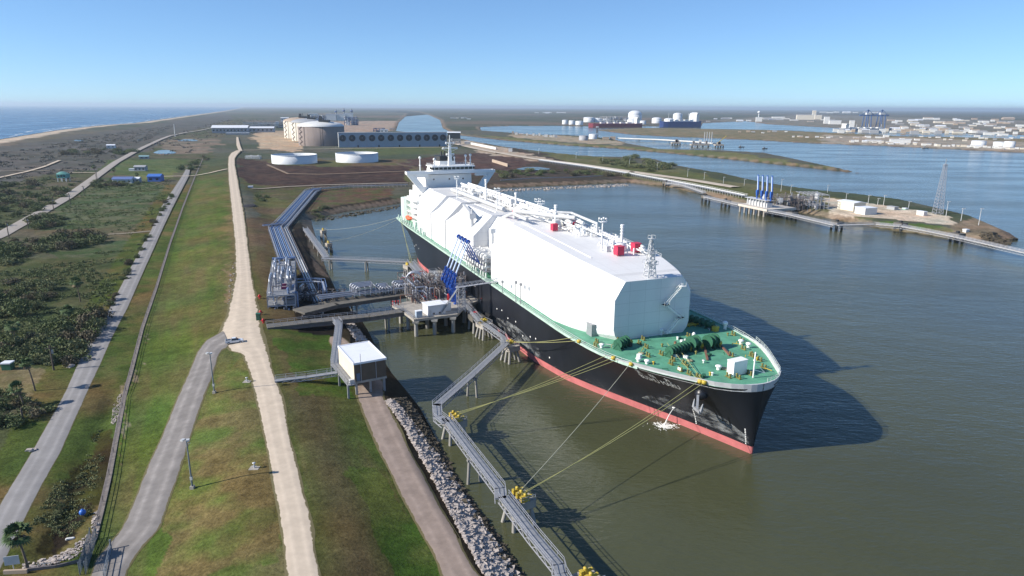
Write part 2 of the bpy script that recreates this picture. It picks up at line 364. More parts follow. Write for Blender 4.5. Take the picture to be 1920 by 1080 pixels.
# ------------------------------------------------------------------ water
def water_mat(name, col, wave=1.0, rough=0.1, scale=0.35):
    m = bpy.data.materials.new(name); m.use_nodes = True; nt = m.node_tree; b = nt.nodes['Principled BSDF']
    b.inputs['Roughness'].default_value = rough; b.inputs['IOR'].default_value = 1.33
    tc = nn(nt, 'ShaderNodeTexCoord')
    big = nn(nt, 'ShaderNodeTexNoise'); big.inputs['Scale'].default_value = 0.012; big.inputs['Detail'].default_value = 4
    nt.links.new(tc.outputs['Object'], big.inputs['Vector'])
    mr = nn(nt, 'ShaderNodeMapRange'); mr.inputs[1].default_value = 0.3; mr.inputs[2].default_value = 0.7; mr.inputs[3].default_value = 0.86; mr.inputs[4].default_value = 1.12
    nt.links.new(big.outputs[0], mr.inputs[0])
    vm = nn(nt, 'ShaderNodeVectorMath', operation='SCALE'); vm.inputs[0].default_value = col
    nt.links.new(mr.outputs[0], vm.inputs['Scale']); nt.links.new(vm.outputs[0], b.inputs['Base Color'])
    h = None
    for sc_, rot, st, amt in ((scale, 0.35, 2.6, 1.0), (scale * 3.3, -0.5, 1.8, 0.35), (scale * 0.22, 0.9, 2.0, 2.2)):
        mp = nn(nt, 'ShaderNodeMapping'); mp.inputs['Rotation'].default_value = (0, 0, rot); mp.inputs['Scale'].default_value = (1, st, 1)
        nt.links.new(tc.outputs['Object'], mp.inputs[0]); no = nn(nt, 'ShaderNodeTexNoise'); no.inputs['Scale'].default_value = sc_; no.inputs['Detail'].default_value = 3
        nt.links.new(mp.outputs[0], no.inputs['Vector']); mu = nn(nt, 'ShaderNodeMath', operation='MULTIPLY'); mu.inputs[1].default_value = amt
        nt.links.new(no.outputs[0], mu.inputs[0])
        if h is None: h = mu.outputs[0]
        else:
            ad = nn(nt, 'ShaderNodeMath', operation='ADD'); nt.links.new(h, ad.inputs[0]); nt.links.new(mu.outputs[0], ad.inputs[1]); h = ad.outputs[0]
    bp = nn(nt, 'ShaderNodeBump'); bp.inputs['Strength'].default_value = 0.5 * wave; bp.inputs['Distance'].default_value = 0.4
    nt.links.new(h, bp.inputs['Height']); nt.links.new(bp.outputs[0], b.inputs['Normal'])
    wp = nn(nt, 'ShaderNodeMapping'); wp.inputs['Scale'].default_value = (.006, .022, 1); wp.inputs['Rotation'].default_value = (0, 0, .25); nt.links.new(tc.outputs['Object'], wp.inputs[0])
    wn = nn(nt, 'ShaderNodeTexNoise'); wn.inputs['Scale'].default_value = 1; wn.inputs['Detail'].default_value = 5; nt.links.new(wp.outputs[0], wn.inputs['Vector'])   # wind patches
    for lo, hi, tgt in ((.5 * wave, .85 * wave, bp.inputs['Strength']), (rough * .8, rough * 1.7, b.inputs['Roughness'])):
        r_ = nn(nt, 'ShaderNodeMapRange'); r_.inputs[1].default_value = .36; r_.inputs[2].default_value = .64; r_.inputs[3].default_value = lo; r_.inputs[4].default_value = hi; nt.links.new(wn.outputs[0], r_.inputs[0]); nt.links.new(r_.outputs[0], tgt)
    return m
M_WATER = water_mat('murky_harbour_water', (0.066, 0.071, 0.036), 0.5, 0.12)
M_SEA = water_mat('open_sea_water', (0.03, 0.085, 0.16), 1.6, 0.2, 0.12)
mb = MB(); mb.quad((-900, 20, 0), (-900, 70000, 0), (80000, 70000, 0), (80000, 20, 0))
mb.f[-1].reverse()
tag(mb.build('harbour_water', M_WATER), 'murky olive harbour and channel water', 'water', kind='structure')
mb = MB(); mb.add([(p[0], p[1], 0.06) for p in SEA], [list(range(len(SEA)))])
o = mb.build('sea', M_SEA, fix=False); 
if o.data.polygons[0].normal.z < 0: o.data.flip_normals()
tag(o, 'blue open sea beyond the sandy beach', 'sea', kind='structure')
# ------------------------------------------------------------------ roads draped on the ground
def M_road(name, col, var, scale, bump=0.15, verge=T(114, 108, 72), ragged=0.0, tracks=0.0):
    m = mat(name, col, 0.95, 0, var, scale, bump, 0.1); nt = m.node_tree; b = nt.nodes['Principled BSDF']; src = b.inputs['Base Color'].links[0].from_socket
    at = nn(nt, 'ShaderNodeAttribute', attribute_name='across')
    def mth(op, a, c): n = nn(nt, 'ShaderNodeMath', operation=op); [nt.links.new(v, n.inputs[i]) if hasattr(v, 'links') else setattr(n.inputs[i], 'default_value', v) for i, v in enumerate((a, c))]; return n.outputs[0]
    tc = nn(nt, 'ShaderNodeTexCoord'); no = nn(nt, 'ShaderNodeTexNoise'); no.inputs['Scale'].default_value = .3; no.inputs['Detail'].default_value = 6; no.inputs['Roughness'].default_value = .7; nt.links.new(tc.outputs['Object'], no.inputs['Vector'])
    d = mth('ABSOLUTE', mth('SUBTRACT', at.outputs['Fac'], .5), 0)
    if tracks:                            # two worn wheel lanes
        t = mth('ABSOLUTE', mth('SUBTRACT', d, .2), 0); k = mth('SUBTRACT', 1, mth('MULTIPLY', t, 9)); k = mth('MULTIPLY', mth('MAXIMUM', k, 0), mth('MULTIPLY', no.outputs[0], tracks * 2))
        v = nn(nt, 'ShaderNodeVectorMath', operation='SCALE'); nt.links.new(src, v.inputs[0]); nt.links.new(mth('ADD', 1, k), v.inputs['Scale']); src = v.outputs[0]
    if ragged:
        e = mth('MULTIPLY', mth('ADD', mth('SUBTRACT', d, .5 - ragged), mth('MULTIPLY', mth('SUBTRACT', no.outputs[0], .5), ragged * 2.6)), 4 / ragged); e = mth('MINIMUM', mth('MAXIMUM', e, 0), .92)
        mx = nn(nt, 'ShaderNodeMix', data_type='RGBA'); nt.links.new(e, mx.inputs[0]); nt.links.new(src, mx.inputs[6]); mx.inputs[7].default_value = (*verge, 1); src = mx.outputs[2]
    nt.links.new(src, b.inputs['Base Color']); return m
def road(name, Lpx, Rpx, m, label, lift=0.14, jit=0.0, nc=7, closed=False, cat='road'):
    def resample(P, n):
        P = [Vector(p).to_2d() for p in P]; d = [0]
        for i in range(len(P) - 1): d.append(d[-1] + (P[i + 1] - P[i]).length)
        out = []
        for k in range(n):
            t = d[-1] * k / (n - 1); i = 0
            while i < len(P) - 2 and d[i + 1] < t: i += 1
            u = (t - d[i]) / max(1e-6, d[i + 1] - d[i]); out.append(P[i].lerp(P[i + 1], min(1, u)))
        return out, d[-1]
    A = [PT(*p) for p in Lpx]; B = [PT(*p) for p in Rpx]
    _, L = resample(A, 2); n = max(8, min(1600, int(L / 0.9)))
    A, _ = resample(A, n); B, _ = resample(B, n)
    xs = np.zeros((n, nc)); ys = np.zeros((n, nc)); ku = np.linspace(0, 1, nc)
    for i in range(n):
        ja = jit * 2.2 * (float(fbm(np.array([i * 0.9]), np.array([3.3]), 7, 3, 77)[0]) - .5); jb = jit * 2.2 * (float(fbm(np.array([i * 0.9]), np.array([91.3]), 7, 3, 78)[0]) - .5); w = (B[i] - A[i]); wl = max(0.1, w.length)
        for j, u in enumerate(ku):
            q = A[i] + w * (u + (ja / wl if j == 0 else (jb / wl if j == nc - 1 else 0))); xs[i, j], ys[i, j] = q.x, q.y
    z = terrain(xs.ravel(), ys.ravel()); r = np.hypot(xs.ravel(), ys.ravel())
    edge_ = np.tile(np.array([0.12] + [1.0] * (nc - 2) + [0.12]), n)
    V = np.stack([xs.ravel(), ys.ravel(), z + lift * edge_ + np.clip((r - 250) * 0.0012, 0, 1.6)], 1)
    i = np.arange(n - 1)[:, None] * nc + np.arange(nc - 1)[None]
    Fc = np.stack([i, i + 1, i + nc + 1, i + nc], -1).reshape(-1, 4)
    o = mesh_np(name, V, Fc, m)
    if o.data.polygons[0].normal.z < 0: o.data.flip_normals()
    at_ = o.data.attributes.new('across', 'FLOAT', 'POINT'); at_.data.foreach_set('value', np.tile(ku, n).astype(np.float32))
    return tag(o, label, cat, kind='structure')
def line_road(name, pts, wpx, m, label, **kw):      # a road given by its centre line and world width
    P = [PT(*p) for p in pts]; L, Rr = [], []
    for i, p in enumerate(P):
        a = P[max(0, i - 1)]; b = P[min(len(P) - 1, i + 1)]; d = (b - a).to_2d().normalized(); nrm = Vector((-d.y, d.x)) * wpx / 2
        q = p.to_2d(); L.append(q + nrm); Rr.append(q - nrm)
    pp = lambda v: project(v.x, v.y, ht(v.x, v.y))
    return road(name, [pp(v) for v in L], [pp(v) for v in Rr], m, label, **kw)
ASPH = M_road('worn_asphalt', T(166, 163, 162), 0.16, 0.25, ragged=.03, tracks=.22)
ASPH2 = M_road('ramp_asphalt', T(152, 147, 144), 0.26, 0.3, ragged=.06, tracks=.3)
GRVL = M_road('pale_shell_gravel', T(232, 215, 194), 0.16, 0.35, 0.3, ragged=.09, tracks=.12)
DIRT = M_road('packed_dirt', T(172, 155, 144), 0.25, 0.3, 0.3, ragged=.08, tracks=.16)
CONC = M_road('coast_road_concrete', T(190, 182, 174), 0.14, 0.2)
road('paved_road', [(-130,1190),(0,945),(63,841),(104,768),(122,735),(147,679),(175,627),(205.5,577),(239,513),(267,460),(283,433),(301,391),(342,330),(351,314)],
     [(-60,1190),(6,1058),(47,973),(75.5,916),(116,844),(151,765),(164,735),(189,682),(211,632),(239,579),(267,515.5),(292,460),(304,433),(323.6,391),(354,332),(358,314)], ASPH, 'grey paved road running along the foot of the levee')
road('gravel_road', [(540,1250),(536,1080),(520,960),(499,850),(478,745),(466,695),(452,664),(428,658),(404,634),(424,590),(441,520),(440,460),(434,400),(428,340),(427,310),(428,295),(433,288),(447,284),(443,274),(443,258)],
     [(660,1250),(603,1080),(580,960),(550,840),(530,740),(512,690),(502,655),(496,630),(488,590),(474,520),(466,460),(458,400),(447,340),(441,310),(441,298),(446,291),(455,284),(451,274),(447,258)], GRVL, 'pale gravel road along the top of the levee', jit=0.5, lift=0.12)
road('ramp_road', [(150,1140),(178,1050),(205,1017),(227,992),(252,935),(274,878),(302,819),(330,749),(353,699),(369,660),(386,638),(404,628),(418,620)],
     [(225,1140),(240,1070),(261,1036),(302,989),(318,941),(340,878),(362,809),(382,750),(400,704),(411,665.5),(417,657),(424,655),(430,648)], ASPH2, 'grey asphalt ramp climbing from the gate to the gravel road', lift=0.24)
road('dirt_path', [(860,1200),(838,1110),(820,1060),(780,985),(740,910),(700,830),(678,770),(668,745),(660,700),(640,690),(615,640),(618,632)],
     [(965,1200),(925,1110),(893,1070),(849,990),(792,885),(746,795),(722,745),(722,740),(722,720),(700,690),(655,640),(640,632)], DIRT, 'brown packed dirt track beside the rock revetment', jit=0.5, lift=0.22)
line_road('coast_road', [(-260,520),(-60,468),(0,442),(54,412),(126,371),(160,347),(190,325),(218,305),(262,281),(300,263),(318,256)], 9.5, CONC, 'pale concrete coast road running towards the beach houses', lift=0.12)
line_road('coast_road', [(318,256),(345,250),(372,246),(395,241)], 9.0, CONC, 'far end of the coast road by the warehouse', lift=0.2)
line_road('side_lane', [(426,318),(395,325),(358,331),(300,332)], 4.5, GRVL, 'narrow gravel lane crossing the levee to the blue house', lift=0.2)
line_road('side_lane', [(283,434),(240,438),(203,440)], 4.5, M_road('lane_dirt', T(160, 150, 130), 0.2, 0.3), 'short dirt lane off the paved road into scrub', lift=0.12)
line_road('side_lane', [(-80,352),(0,334),(50,323),(82,314),(112,302)], 5, GRVL, 'pale sandy lane across the dunes', lift=0.12)
line_road('side_lane', [(0,322),(80,321),(160,319)], 4, M_road('lane_sand', T(170, 156, 136), 0.2, 0.3), 'thin sandy track behind the green beach house', lift=0.12)
line_road('side_lane', [(125,325),(190,325)], 4, GRVL, 'short sandy drive to the coast road', lift=0.12)
line_road('plant_road', [(455,283),(560,281),(700,279),(845,277),(858,277)], 6, M_road('plant_conc', T(196, 182, 166), 0.15, 0.1), 'pale service road in front of the fan cooler building', lift=0.3)
line_road('berth_road', [(850,270),(900,281),(960,292),(1010,300),(1080,308),(1150,318),(1220,328),(1300,339),(1380,352)], 14, M_road('berth_conc', T(222, 208, 190), 0.14, 0.1), 'bright pale causeway road to the second berth', lift=0.5)
line_road('dike_track', [(502,310),(520,318),(541,327),(600,328),(660,326),(760,322)], 4, M_road('dike', T(158, 138, 120), 0.2, 0.2), 'narrow dirt track on the brown dike', lift=0.3)
line_road('pipe_track', [(470,354),(540,351),(600,348),(700,345),(765,344)], 6, M_road('ptrack', T(168, 156, 140), 0.2, 0.2), 'pale service track towards the stern of the ship', lift=0.3)
# ------------------------------------------------------------------ sky, sun, haze, camera
SUN_EL = R(30); SUN_DIR = Vector((0.972, 0.235, 0)).normalized()     # horizontal travel of the light
w = bpy.data.worlds.new('World'); scene.world = w; w.use_nodes = True; nt = w.node_tree
bg = nt.nodes['Background']; sky = nn(nt, 'ShaderNodeTexSky', sky_type='NISHITA'); sky.sun_disc = False
sky.sun_elevation = SUN_EL; az = math.atan2(-SUN_DIR.x, -SUN_DIR.y); sky.sun_rotation = az
sky.air_density = 0.65; sky.dust_density = 0.0; sky.ozone_density = 3.2; sky.altitude = 50
tn = nn(nt, 'ShaderNodeVectorMath', operation='MULTIPLY'); tn.inputs[1].default_value = (0.93, 1.25, 1.57); gm_ = nn(nt, 'ShaderNodeGamma'); gm_.inputs[1].default_value = 0.75; nt.links.new(sky.outputs[0], gm_.inputs[0]); nt.links.new(gm_.outputs[0], tn.inputs[0]); nt.links.new(tn.outputs[0], bg.inputs[0]); bg.inputs[1].default_value = 0.1
sl = bpy.data.lights.new('sun', 'SUN'); sl.energy = 4.8; sl.angle = R(0.53); sl.color = (1.0, 0.93, 0.82)
so = bpy.data.objects.new('sun', sl); COL.objects.link(so)
ld = Vector((SUN_DIR.x * math.cos(SUN_EL), SUN_DIR.y * math.cos(SUN_EL), -math.sin(SUN_EL)))
so.rotation_euler = ld.to_track_quat('-Z', 'Y').to_euler(); so.location = (-200, 0, 300)
cam = bpy.data.cameras.new('camera'); cam.sensor_width = 36; cam.lens = F / 1920 * 36; cam.clip_start = 0.5; cam.clip_end = 200000
co = bpy.data.objects.new('camera', cam); COL.objects.link(co); co.location = (0, 0, H)
co.matrix_world = Matrix.Translation((0, 0, H)) @ Matrix.Rotation(math.pi / 2 - PITCH, 4, 'X') @ Matrix.Rotation(ROLL, 4, 'Z')
scene.camera = co
scene.view_settings.view_transform = 'Standard'; scene.view_settings.look = 'None'; scene.view_settings.exposure = 0.62; scene.view_settings.gamma = 1

# ------------------------------------------------------------------ haze: one closed box of thin even air
mb = MB(); mb.box(0, 34000, -5, 170000, 100000, 175); hz = mb.build('haze', bpy.data.materials.new('thin_haze'))
hm_ = hz.data.materials[0]; hm_.use_nodes = True; nt = hm_.node_tree; nt.nodes.remove(nt.nodes['Principled BSDF']); pv = nn(nt, 'ShaderNodeVolumePrincipled')
pv.inputs['Color'].default_value = (0.7, 0.85, 1.0, 1); pv.inputs['Density'].default_value = 5e-5; pv.inputs['Anisotropy'].default_value = 0.2
nt.links.new(pv.outputs[0], nt.nodes['Material Output'].inputs['Volume']); tag(hz, 'thin blue coastal haze', 'haze', kind='stuff')
# ================================================================== the moored gas carrier
KS = -0.40; _n = math.hypot(KS, 1); AFT = Vector((KS / _n, 1 / _n)); PORT = Vector((1 / _n, -KS / _n))
STEM = Vector(G(1410, 851, 0)); SHIP_O = STEM + AFT * 140
SHIP_RZ = math.atan2(-AFT.y, -AFT.x)
def S2W(s, y, z): p = STEM + AFT * s + PORT * y; return Vector((p.x, p.y, z))
def SL(px, py, z):                       # pixel at height z -> (s, y)
    p = Vector(G(px, py, z)) - STEM; return p.dot(AFT), p.dot(PORT)
def L(s, y, z): return (140 - s, y, z)
def tab(tb, q): return float(np.interp(q, [a for a, _ in tb], [b for _, b in tb]))
BD = [(0,0.03),(0.15,1.6),(0.5,3.0),(1.1,4.6),(2.5,7.0),(5,9.8),(9,12.3),(15,16),(20,18.8),(26,21.2),(32,22.9),(42,24.2),(55,24.8),(250,24.8),(270,24.2),(282,23.5)]
BWL = [(0,0.03),(0.15,.3),(10,3.6),(18,6.4),(27,10),(37,14),(47,18),(58,21.5),(75,24.2),(95,24.8),(222,24.8),(240,21.5),(256,13.5),(268,6),(282,1.5)]
def zdeck(q): return 16.5 + 1.0 * max(0, (60 - q) / 60) ** 2
def hull_b(q, z):
    zd = zdeck(q); t = min(1, max(0, z / zd)); p = (1.8 if q > 6 else 1.8 - .7 * (1 - q / 6)) if q < 120 else 0.62
    return tab(BWL, q) + (tab(BD, q) - tab(BWL, q)) * t ** p
def hull_pt(q, z, side, off=0.0):
    zz = max(z, 0); st = -1.4 * (zz / 18.0) ** 1.3
    s = q + st * max(0, 1 - q / 60) ** 1.5
    return L(s - (off if q < 1 else 0), side * (hull_b(q, z) + off), z)
def zat(q):                              # deck-side height of an arbitrary station
    return zdeck(q)
M_BLACK = mat('hull_black_paint', (0.012, 0.014, 0.02), 0.38, 0, 0.5, 0.09, 0.02, 0.5, streak=0.3)
M_BOOT = mat('boot_red_paint', (0.46, 0.14, 0.14), 0.6, 0, 0.25, 0.3, 0.02)
M_WHITE = mat('ship_white_paint', (0.82, 0.82, 0.8), 0.45, 0, 0.05, 0.2)
M_ROOF = mat('cover_white_paint', (0.71, 0.71, 0.71), 0.5, 0, 0.07, 0.12, streak=0.35)
def seams(m, px, pz, amt):                # faint plate seams
    nt = m.node_tree; b = nt.nodes['Principled BSDF']; src = b.inputs['Base Color'].links[0].from_socket; tc = nn(nt, 'ShaderNodeTexCoord'); sx_ = nn(nt, 'ShaderNodeSeparateXYZ'); nt.links.new(tc.outputs['Object'], sx_.inputs[0]); tot = None
    for o_, per in ((sx_.outputs[0], px), (sx_.outputs[1], px * .8), (sx_.outputs[2], pz)):
        d = nn(nt, 'ShaderNodeMath', operation='DIVIDE'); d.inputs[1].default_value = per; nt.links.new(o_, d.inputs[0]); f = nn(nt, 'ShaderNodeMath', operation='FRACT'); nt.links.new(d.outputs[0], f.inputs[0]); l = nn(nt, 'ShaderNodeMath', operation='LESS_THAN'); l.inputs[1].default_value = .16 / per; nt.links.new(f.outputs[0], l.inputs[0])
        if tot is None: tot = l.outputs[0]
        else: a = nn(nt, 'ShaderNodeMath', operation='MAXIMUM'); nt.links.new(tot, a.inputs[0]); nt.links.new(l.outputs[0], a.inputs[1]); tot = a.outputs[0]
    mu = nn(nt, 'ShaderNodeMath', operation='MULTIPLY_ADD'); mu.inputs[1].default_value = -amt; mu.inputs[2].default_value = 1; nt.links.new(tot, mu.inputs[0]); v = nn(nt, 'ShaderNodeVectorMath', operation='SCALE'); nt.links.new(src, v.inputs[0]); nt.links.new(mu.outputs[0], v.inputs['Scale']); nt.links.new(v.outputs[0], b.inputs['Base Color'])
seams(M_ROOF, 6.3, 3.4, .14)
M_DECK = mat('deck_green_paint', (0.1, 0.31, 0.2), 0.65, 0, 0.34, 0.3, 0.02)
M_GREEN = mat('machinery_green', (0.03, 0.12, 0.07), 0.5, 0, 0.3, 1.2)
M_DARK = mat('dark_steel', (0.03, 0.032, 0.035), 0.55, 0, 0.3, 1.0)
M_GREY = mat('grey_steel', (0.33, 0.34, 0.36), 0.45, 0.3, 0.2, 0.8)
M_LGREY = mat('light_grey_steel', (0.55, 0.56, 0.57), 0.45, 0.1, 0.15, 0.6)
M_YEL = mat('safety_yellow', (0.5, 0.37, 0.05), 0.5, 0, 0.2, 1.5)
M_RED = mat('red_cabin_paint', (0.55, 0.03, 0.075), 0.5, 0, 0.15, 0.8)
M_ORANGE = mat('lifeboat_orange', (0.85, 0.14, 0.05), 0.45, 0, 0.1, 0.8)
M_GLASS = mat('dark_window_glass', (0.015, 0.02, 0.03), 0.12, 0, 0.2, 1.0, spec=0.8)
M_BLUE = mat('blue_tarp', (0.02, 0.07, 0.35), 0.6, 0, 0.2, 0.8)
M_ROPEC = mat('coiled_rope', (.35, .33, .2), .9, 0, .3, 2)
M_RUST = mat('rust_brown', (0.2, 0.1, 0.07), 0.8, 0, 0.4, 0.9)
M_CREAM = mat('pale_green_casing', (0.62, 0.74, 0.66), 0.5, 0, 0.06, 0.4)
ship = empty('gas_carrier', (SHIP_O.x, SHIP_O.y, 0), SHIP_RZ, 'huge black hulled gas carrier with white tank cover and green foredeck moored at the jetty', 'ship')
QS = [0, 0.15, 0.5, 1.1, 1.8, 2.5, 3.6, 5, 7, 9, 12, 15, 18, 22, 26, 30, 35, 40, 46, 52, 58, 65, 75, 90, 110, 140, 180, 215, 225, 235, 243, 250, 257, 263, 269, 275, 282]
def hull_rows(zlev, off=0.0):
    mb = MB()
    for side in (-1, 1):
        rings = []
        for q in QS:
            ring = [hull_pt(q, z if not callable(z) else z(q), side, off) for z in zlev]
            rings.append(ring if side < 0 else ring[::-1])
        mb.loft(rings, sm=True)
    return mb
ZB = 1.95
mb = hull_rows([-1.5, 0, 1.0, ZB]); mb.build('boot_band', M_BOOT, ship)
zl = [ZB] + [(lambda q, f=f: ZB + (zdeck(q) - ZB) * f) for f in (.1, .2, .3, .4, .5, .6, .7, .8, .88, .95, 1.0)]
mb = hull_rows(zl)
tr = [hull_pt(282, ZB + (zdeck(282) - ZB) * f, -1) for f in (0, .2, .4, .6, .8, 1)] + [hull_pt(282, ZB + (zdeck(282) - ZB) * f, 1) for f in (1, .8, .6, .4, .2, 0)]
mb.add(tr, [list(range(len(tr)))]); hull = mb.build('hull', M_BLACK, ship)
hull['label'] = 'black painted steel hull with scuffed patches'
# scuffs: pale worn streaks on the shell (real wear patches)
def hull_patch(q0, q1, z0, z1, side, n=10, off=0.06, shape=None):
    mb = MB(); rings = []
    for i in range(n + 1):
        q = q0 + (q1 - q0) * i / n; ring = []
        for j in range(5):
            f = j / 4; za, zb = (z0, z1) if shape is None else shape(i / n)
            ring.append(hull_pt(q, za + (zb - za) * f, side, off))
        rings.append(ring)
    mb.loft(rings); return mb
def wear_mat():
    m = bpy.data.materials.new('scuffed_paint'); m.use_nodes = True; nt = m.node_tree; b = nt.nodes['Principled BSDF']
    b.inputs['Base Color'].default_value = (0.4, 0.42, 0.43, 1); b.inputs['Roughness'].default_value = 0.75
    tr = nn(nt, 'ShaderNodeBsdfTransparent'); mx = nn(nt, 'ShaderNodeMixShader'); tc = nn(nt, 'ShaderNodeTexCoord')
    mp = nn(nt, 'ShaderNodeMapping'); mp.inputs['Scale'].default_value = (0.16, 0.16, 0.5); nt.links.new(tc.outputs['Object'], mp.inputs[0])
    no = nn(nt, 'ShaderNodeTexNoise'); no.inputs['Scale'].default_value = 1.0; no.inputs['Detail'].default_value = 7; no.inputs['Roughness'].default_value = 0.7
    nt.links.new(mp.outputs[0], no.inputs['Vector'])
    mr = nn(nt, 'ShaderNodeMapRange'); mr.inputs[1].default_value = 0.47; mr.inputs[2].default_value = 0.72; mr.inputs[3].default_value = 0.0; mr.inputs[4].default_value = 0.75
    nt.links.new(no.outputs[0], mr.inputs[0]); nt.links.new(mr.outputs[0], mx.inputs[0])
    nt.links.new(tr.outputs[0], mx.inputs[1]); nt.links.new(b.outputs[0], mx.inputs[2])
    nt.links.new(mx.outputs[0], nt.nodes['Material Output'].inputs[0]); return m
M_WEAR = wear_mat()
mb = hull_patch(0.6, 30, 4, 10, -1, 24, shape=lambda u: (2.6 + 1.5 * u, 4.2 + 9.0 * u * (1 - u) * 2.2)); mb.build('scuff_patch', M_WEAR, ship)
mb = hull_patch(62, 118, 2.4, 9, -1, 24, shape=lambda u: (2.2, 2.6 + 5 * math.sin(math.pi * u))); mb.build('scuff_patch', M_WEAR, ship)
mb = MB()
for q in (1.2, 14.5):
    for k in range(9):
        mb = MB()
        z = 2.2 + k * 0.5; a, b_ = hull_pt(q, z, -1, .05), hull_pt(q + .28, z, -1, .05); c_, d_ = hull_pt(q + .28, z + .3, -1, .05), hull_pt(q, z + .3, -1, .05); mb.quad(a, b_, c_, d_); mb.build('draft_mark', M_WHITE, ship)
for q, z in ((74, 8.2), (78, 7.6), (84, 6), (90, 9.2), (97, 8.4), (103, 9.6), (108, 8.8), (66, 4.4), (240, 10.5), (231, 9.6), (224, 9.0), (236, 8)):
    c0 = Vector(hull_pt(q, z, -1, .07)); r = 0.28; mb = MB(); mb.add([c0 + Vector((r * 1.3 * math.cos(t * .785), 0, r * math.sin(t * .785))) for t in range(8)], [list(range(8))]); mb.build('hull_spot', M_WHITE, ship)
# deck
mb = MB(); rings = []
for q in QS: rings.append([hull_pt(q, zdeck(q) - 0.03, -1)] + [(hull_pt(q, zdeck(q), 1)[0], f * hull_b(q, zdeck(q)), zdeck(q) - 0.03) for f in (-.5, 0, .5)] + [hull_pt(q, zdeck(q) - 0.03, 1)])
mb.loft(rings); dk = mb.build('deck', M_DECK, ship)
if dk.data.polygons[40].normal.z < 0: dk.data.flip_normals()
# bulwark round the bow + pale sheer strip
mb = MB()
for side in (-1, 1):
    qs = [q for q in QS if q <= 35]
    top = lambda q: zdeck(q) + 1.15 * min(1, max(0.0, (36 - q) / 14))
    A = [hull_pt(q, zdeck(q) - 0.75 * min(1, (40 - q) / 25), side, .07) for q in qs]
    def tp(q, o): p = hull_pt(q, zdeck(q), side, o); return (p[0], p[1], top(q))
    B = [tp(q, .12) for q in qs]; C_ = [tp(q, -.25) for q in qs]; D = [(lambda p: (p[0], p[1], zdeck(q)))(hull_pt(q, zdeck(q), side, -.25)) for q in qs]
    mb.loft([[A[i], B[i], C_[i], D[i]] if side < 0 else [D[i], C_[i], B[i], A[i]] for i in range(len(qs))])
mb.build('bulwark', M_LGREY, ship)
mb = MB()
for side in (-1, 1):
    qs = [q for q in QS if q >= 22]
    rr = []
    for q in qs:
        p = hull_pt(q, zdeck(q), side, .08); i_ = hull_pt(q, zdeck(q), side, -.45)
        z = zdeck(q); ring = [(p[0], p[1], z - .35), (p[0], p[1], z + .22), (i_[0], i_[1], z + .22), (i_[0], i_[1], z)]
        rr.append(ring if side < 0 else ring[::-1])
    mb.loft(rr)
mb.build('sheer_strip', mat('pale_green_edge', (0.42, 0.56, 0.48), 0.55, 0, 0.25, 0.5), ship)
M_RAIL = mat('railing_paint', (0.6, 0.66, 0.62), 0.5, 0, 0.1, 1)
for side in (-1, 1):
    qs = [q for q in np.arange(24, 281, 3.0)]; mb = MB()
    mb.rail([(hull_pt(q, zdeck(q), side, -.3)[0], hull_pt(q, zdeck(q), side, -.3)[1], zdeck(q)) for q in qs], 1.15, 3.2, .05); mb.build('deck_railing', M_RAIL, ship)
mb = MB(); qs = [0.15, 0.5, 1.1, 1.8, 2.5, 3.6, 5, 7, 9, 12, 15, 18, 22, 26]
mb.rail([(hull_pt(q, zdeck(q), 1, -.2)[0], hull_pt(q, zdeck(q), 1, -.2)[1], zdeck(q) + 1.1) for q in qs], 1.0, 2.0, .045)
mb.build('deck_railing', M_RAIL, ship)
# tank cover ---------------------------------------------------------
ROOF0, ROOF1 = 34.6, 37.6
def cover_ring(s, wb, zk, wr, zr, ch):
    zd = zdeck(s) - 0.05
    cy_ = -2.2 * (1 - min(1, max(0, (s - 42) / 24)))
    half = [(wb - ch, zd), (wb - ch * 0.3, zd + ch * 0.9), (wb, zd + ch * 2.0 + 0.01), (wb, zk), (wr, zr)]
    return [L(s, cy_ - y, z) for y, z in half] + [L(s, cy_ + y, z) for y, z in half[::-1]]
def roofz(s): return 33.5 + 3.9 * min(1, max(0, (s - 42) / 80.0)) ** 0.7
def cover(s0, s1, name, wscale=1.0, n=8, caps=True):
    rings = []
    for i in range(n + 1):
        s = s0 + (s1 - s0) * i / n; f = min(1, max(0, (s - 42) / 24.0)) ** 0.8
        rings.append(cover_ring(s, 12.5 + 9.5 * f, 28.4 + 1.0 * f, 9.4 + 4.4 * f, roofz(s), 1.7 * (1 - min(1, max(0, (s - 42) / 14)))))
    mb = MB(); mb.loft(rings, caps=caps); return mb
mb = cover(42, 122, 'tank_cover', n=20); tc_ = mb.build('tank_cover', M_ROOF, ship, fix=True)
cover(143, 178, 'c', n=4).build('tank_cover', M_ROOF, ship, fix=True)
cover(184, 204, 'c', n=4).build('tank_cover', M_ROOF, ship, fix=True)
cover(209, 236, 'c', n=4).build('tank_cover', M_ROOF, ship, fix=True)
mb = MB()                                # recessed links between the cover blocks
for a, b_, ww in ((122, 143, 15.5), (178, 184, 21.6), (204, 209, 21.6), (236, 252, 17)):
    ring = lambda s: [L(s, -ww, 16.4), L(s, -ww, 29.3 if ww > 20 else 31.5), L(s, -11.5, roofz(s) - (1.7 if ww > 20 else .5)), L(s, 11.5, roofz(s) - (1.7 if ww > 20 else .5)), L(s, ww, 29.3 if ww > 20 else 31.5), L(s, ww, 16.4)]
    mb = MB(); mb.loft([ring(a - .01), ring(b_ + .01)]); mb.build('cover_link', M_ROOF, ship)
mb = MB()                                # roof seams, low curbs and the port duct
for s in range(50, 236, 9):
    if 120 < s < 150: continue
for a, b_ in ((66, 122), (150, 178), (184, 204)):
    m_ = MB(); m_.beam(L(a, -9.5, roofz(a) + .12), L(b_, -9.5, roofz(b_) + .12), .22, .24); m_.build('roof_curb', M_WHITE, ship)
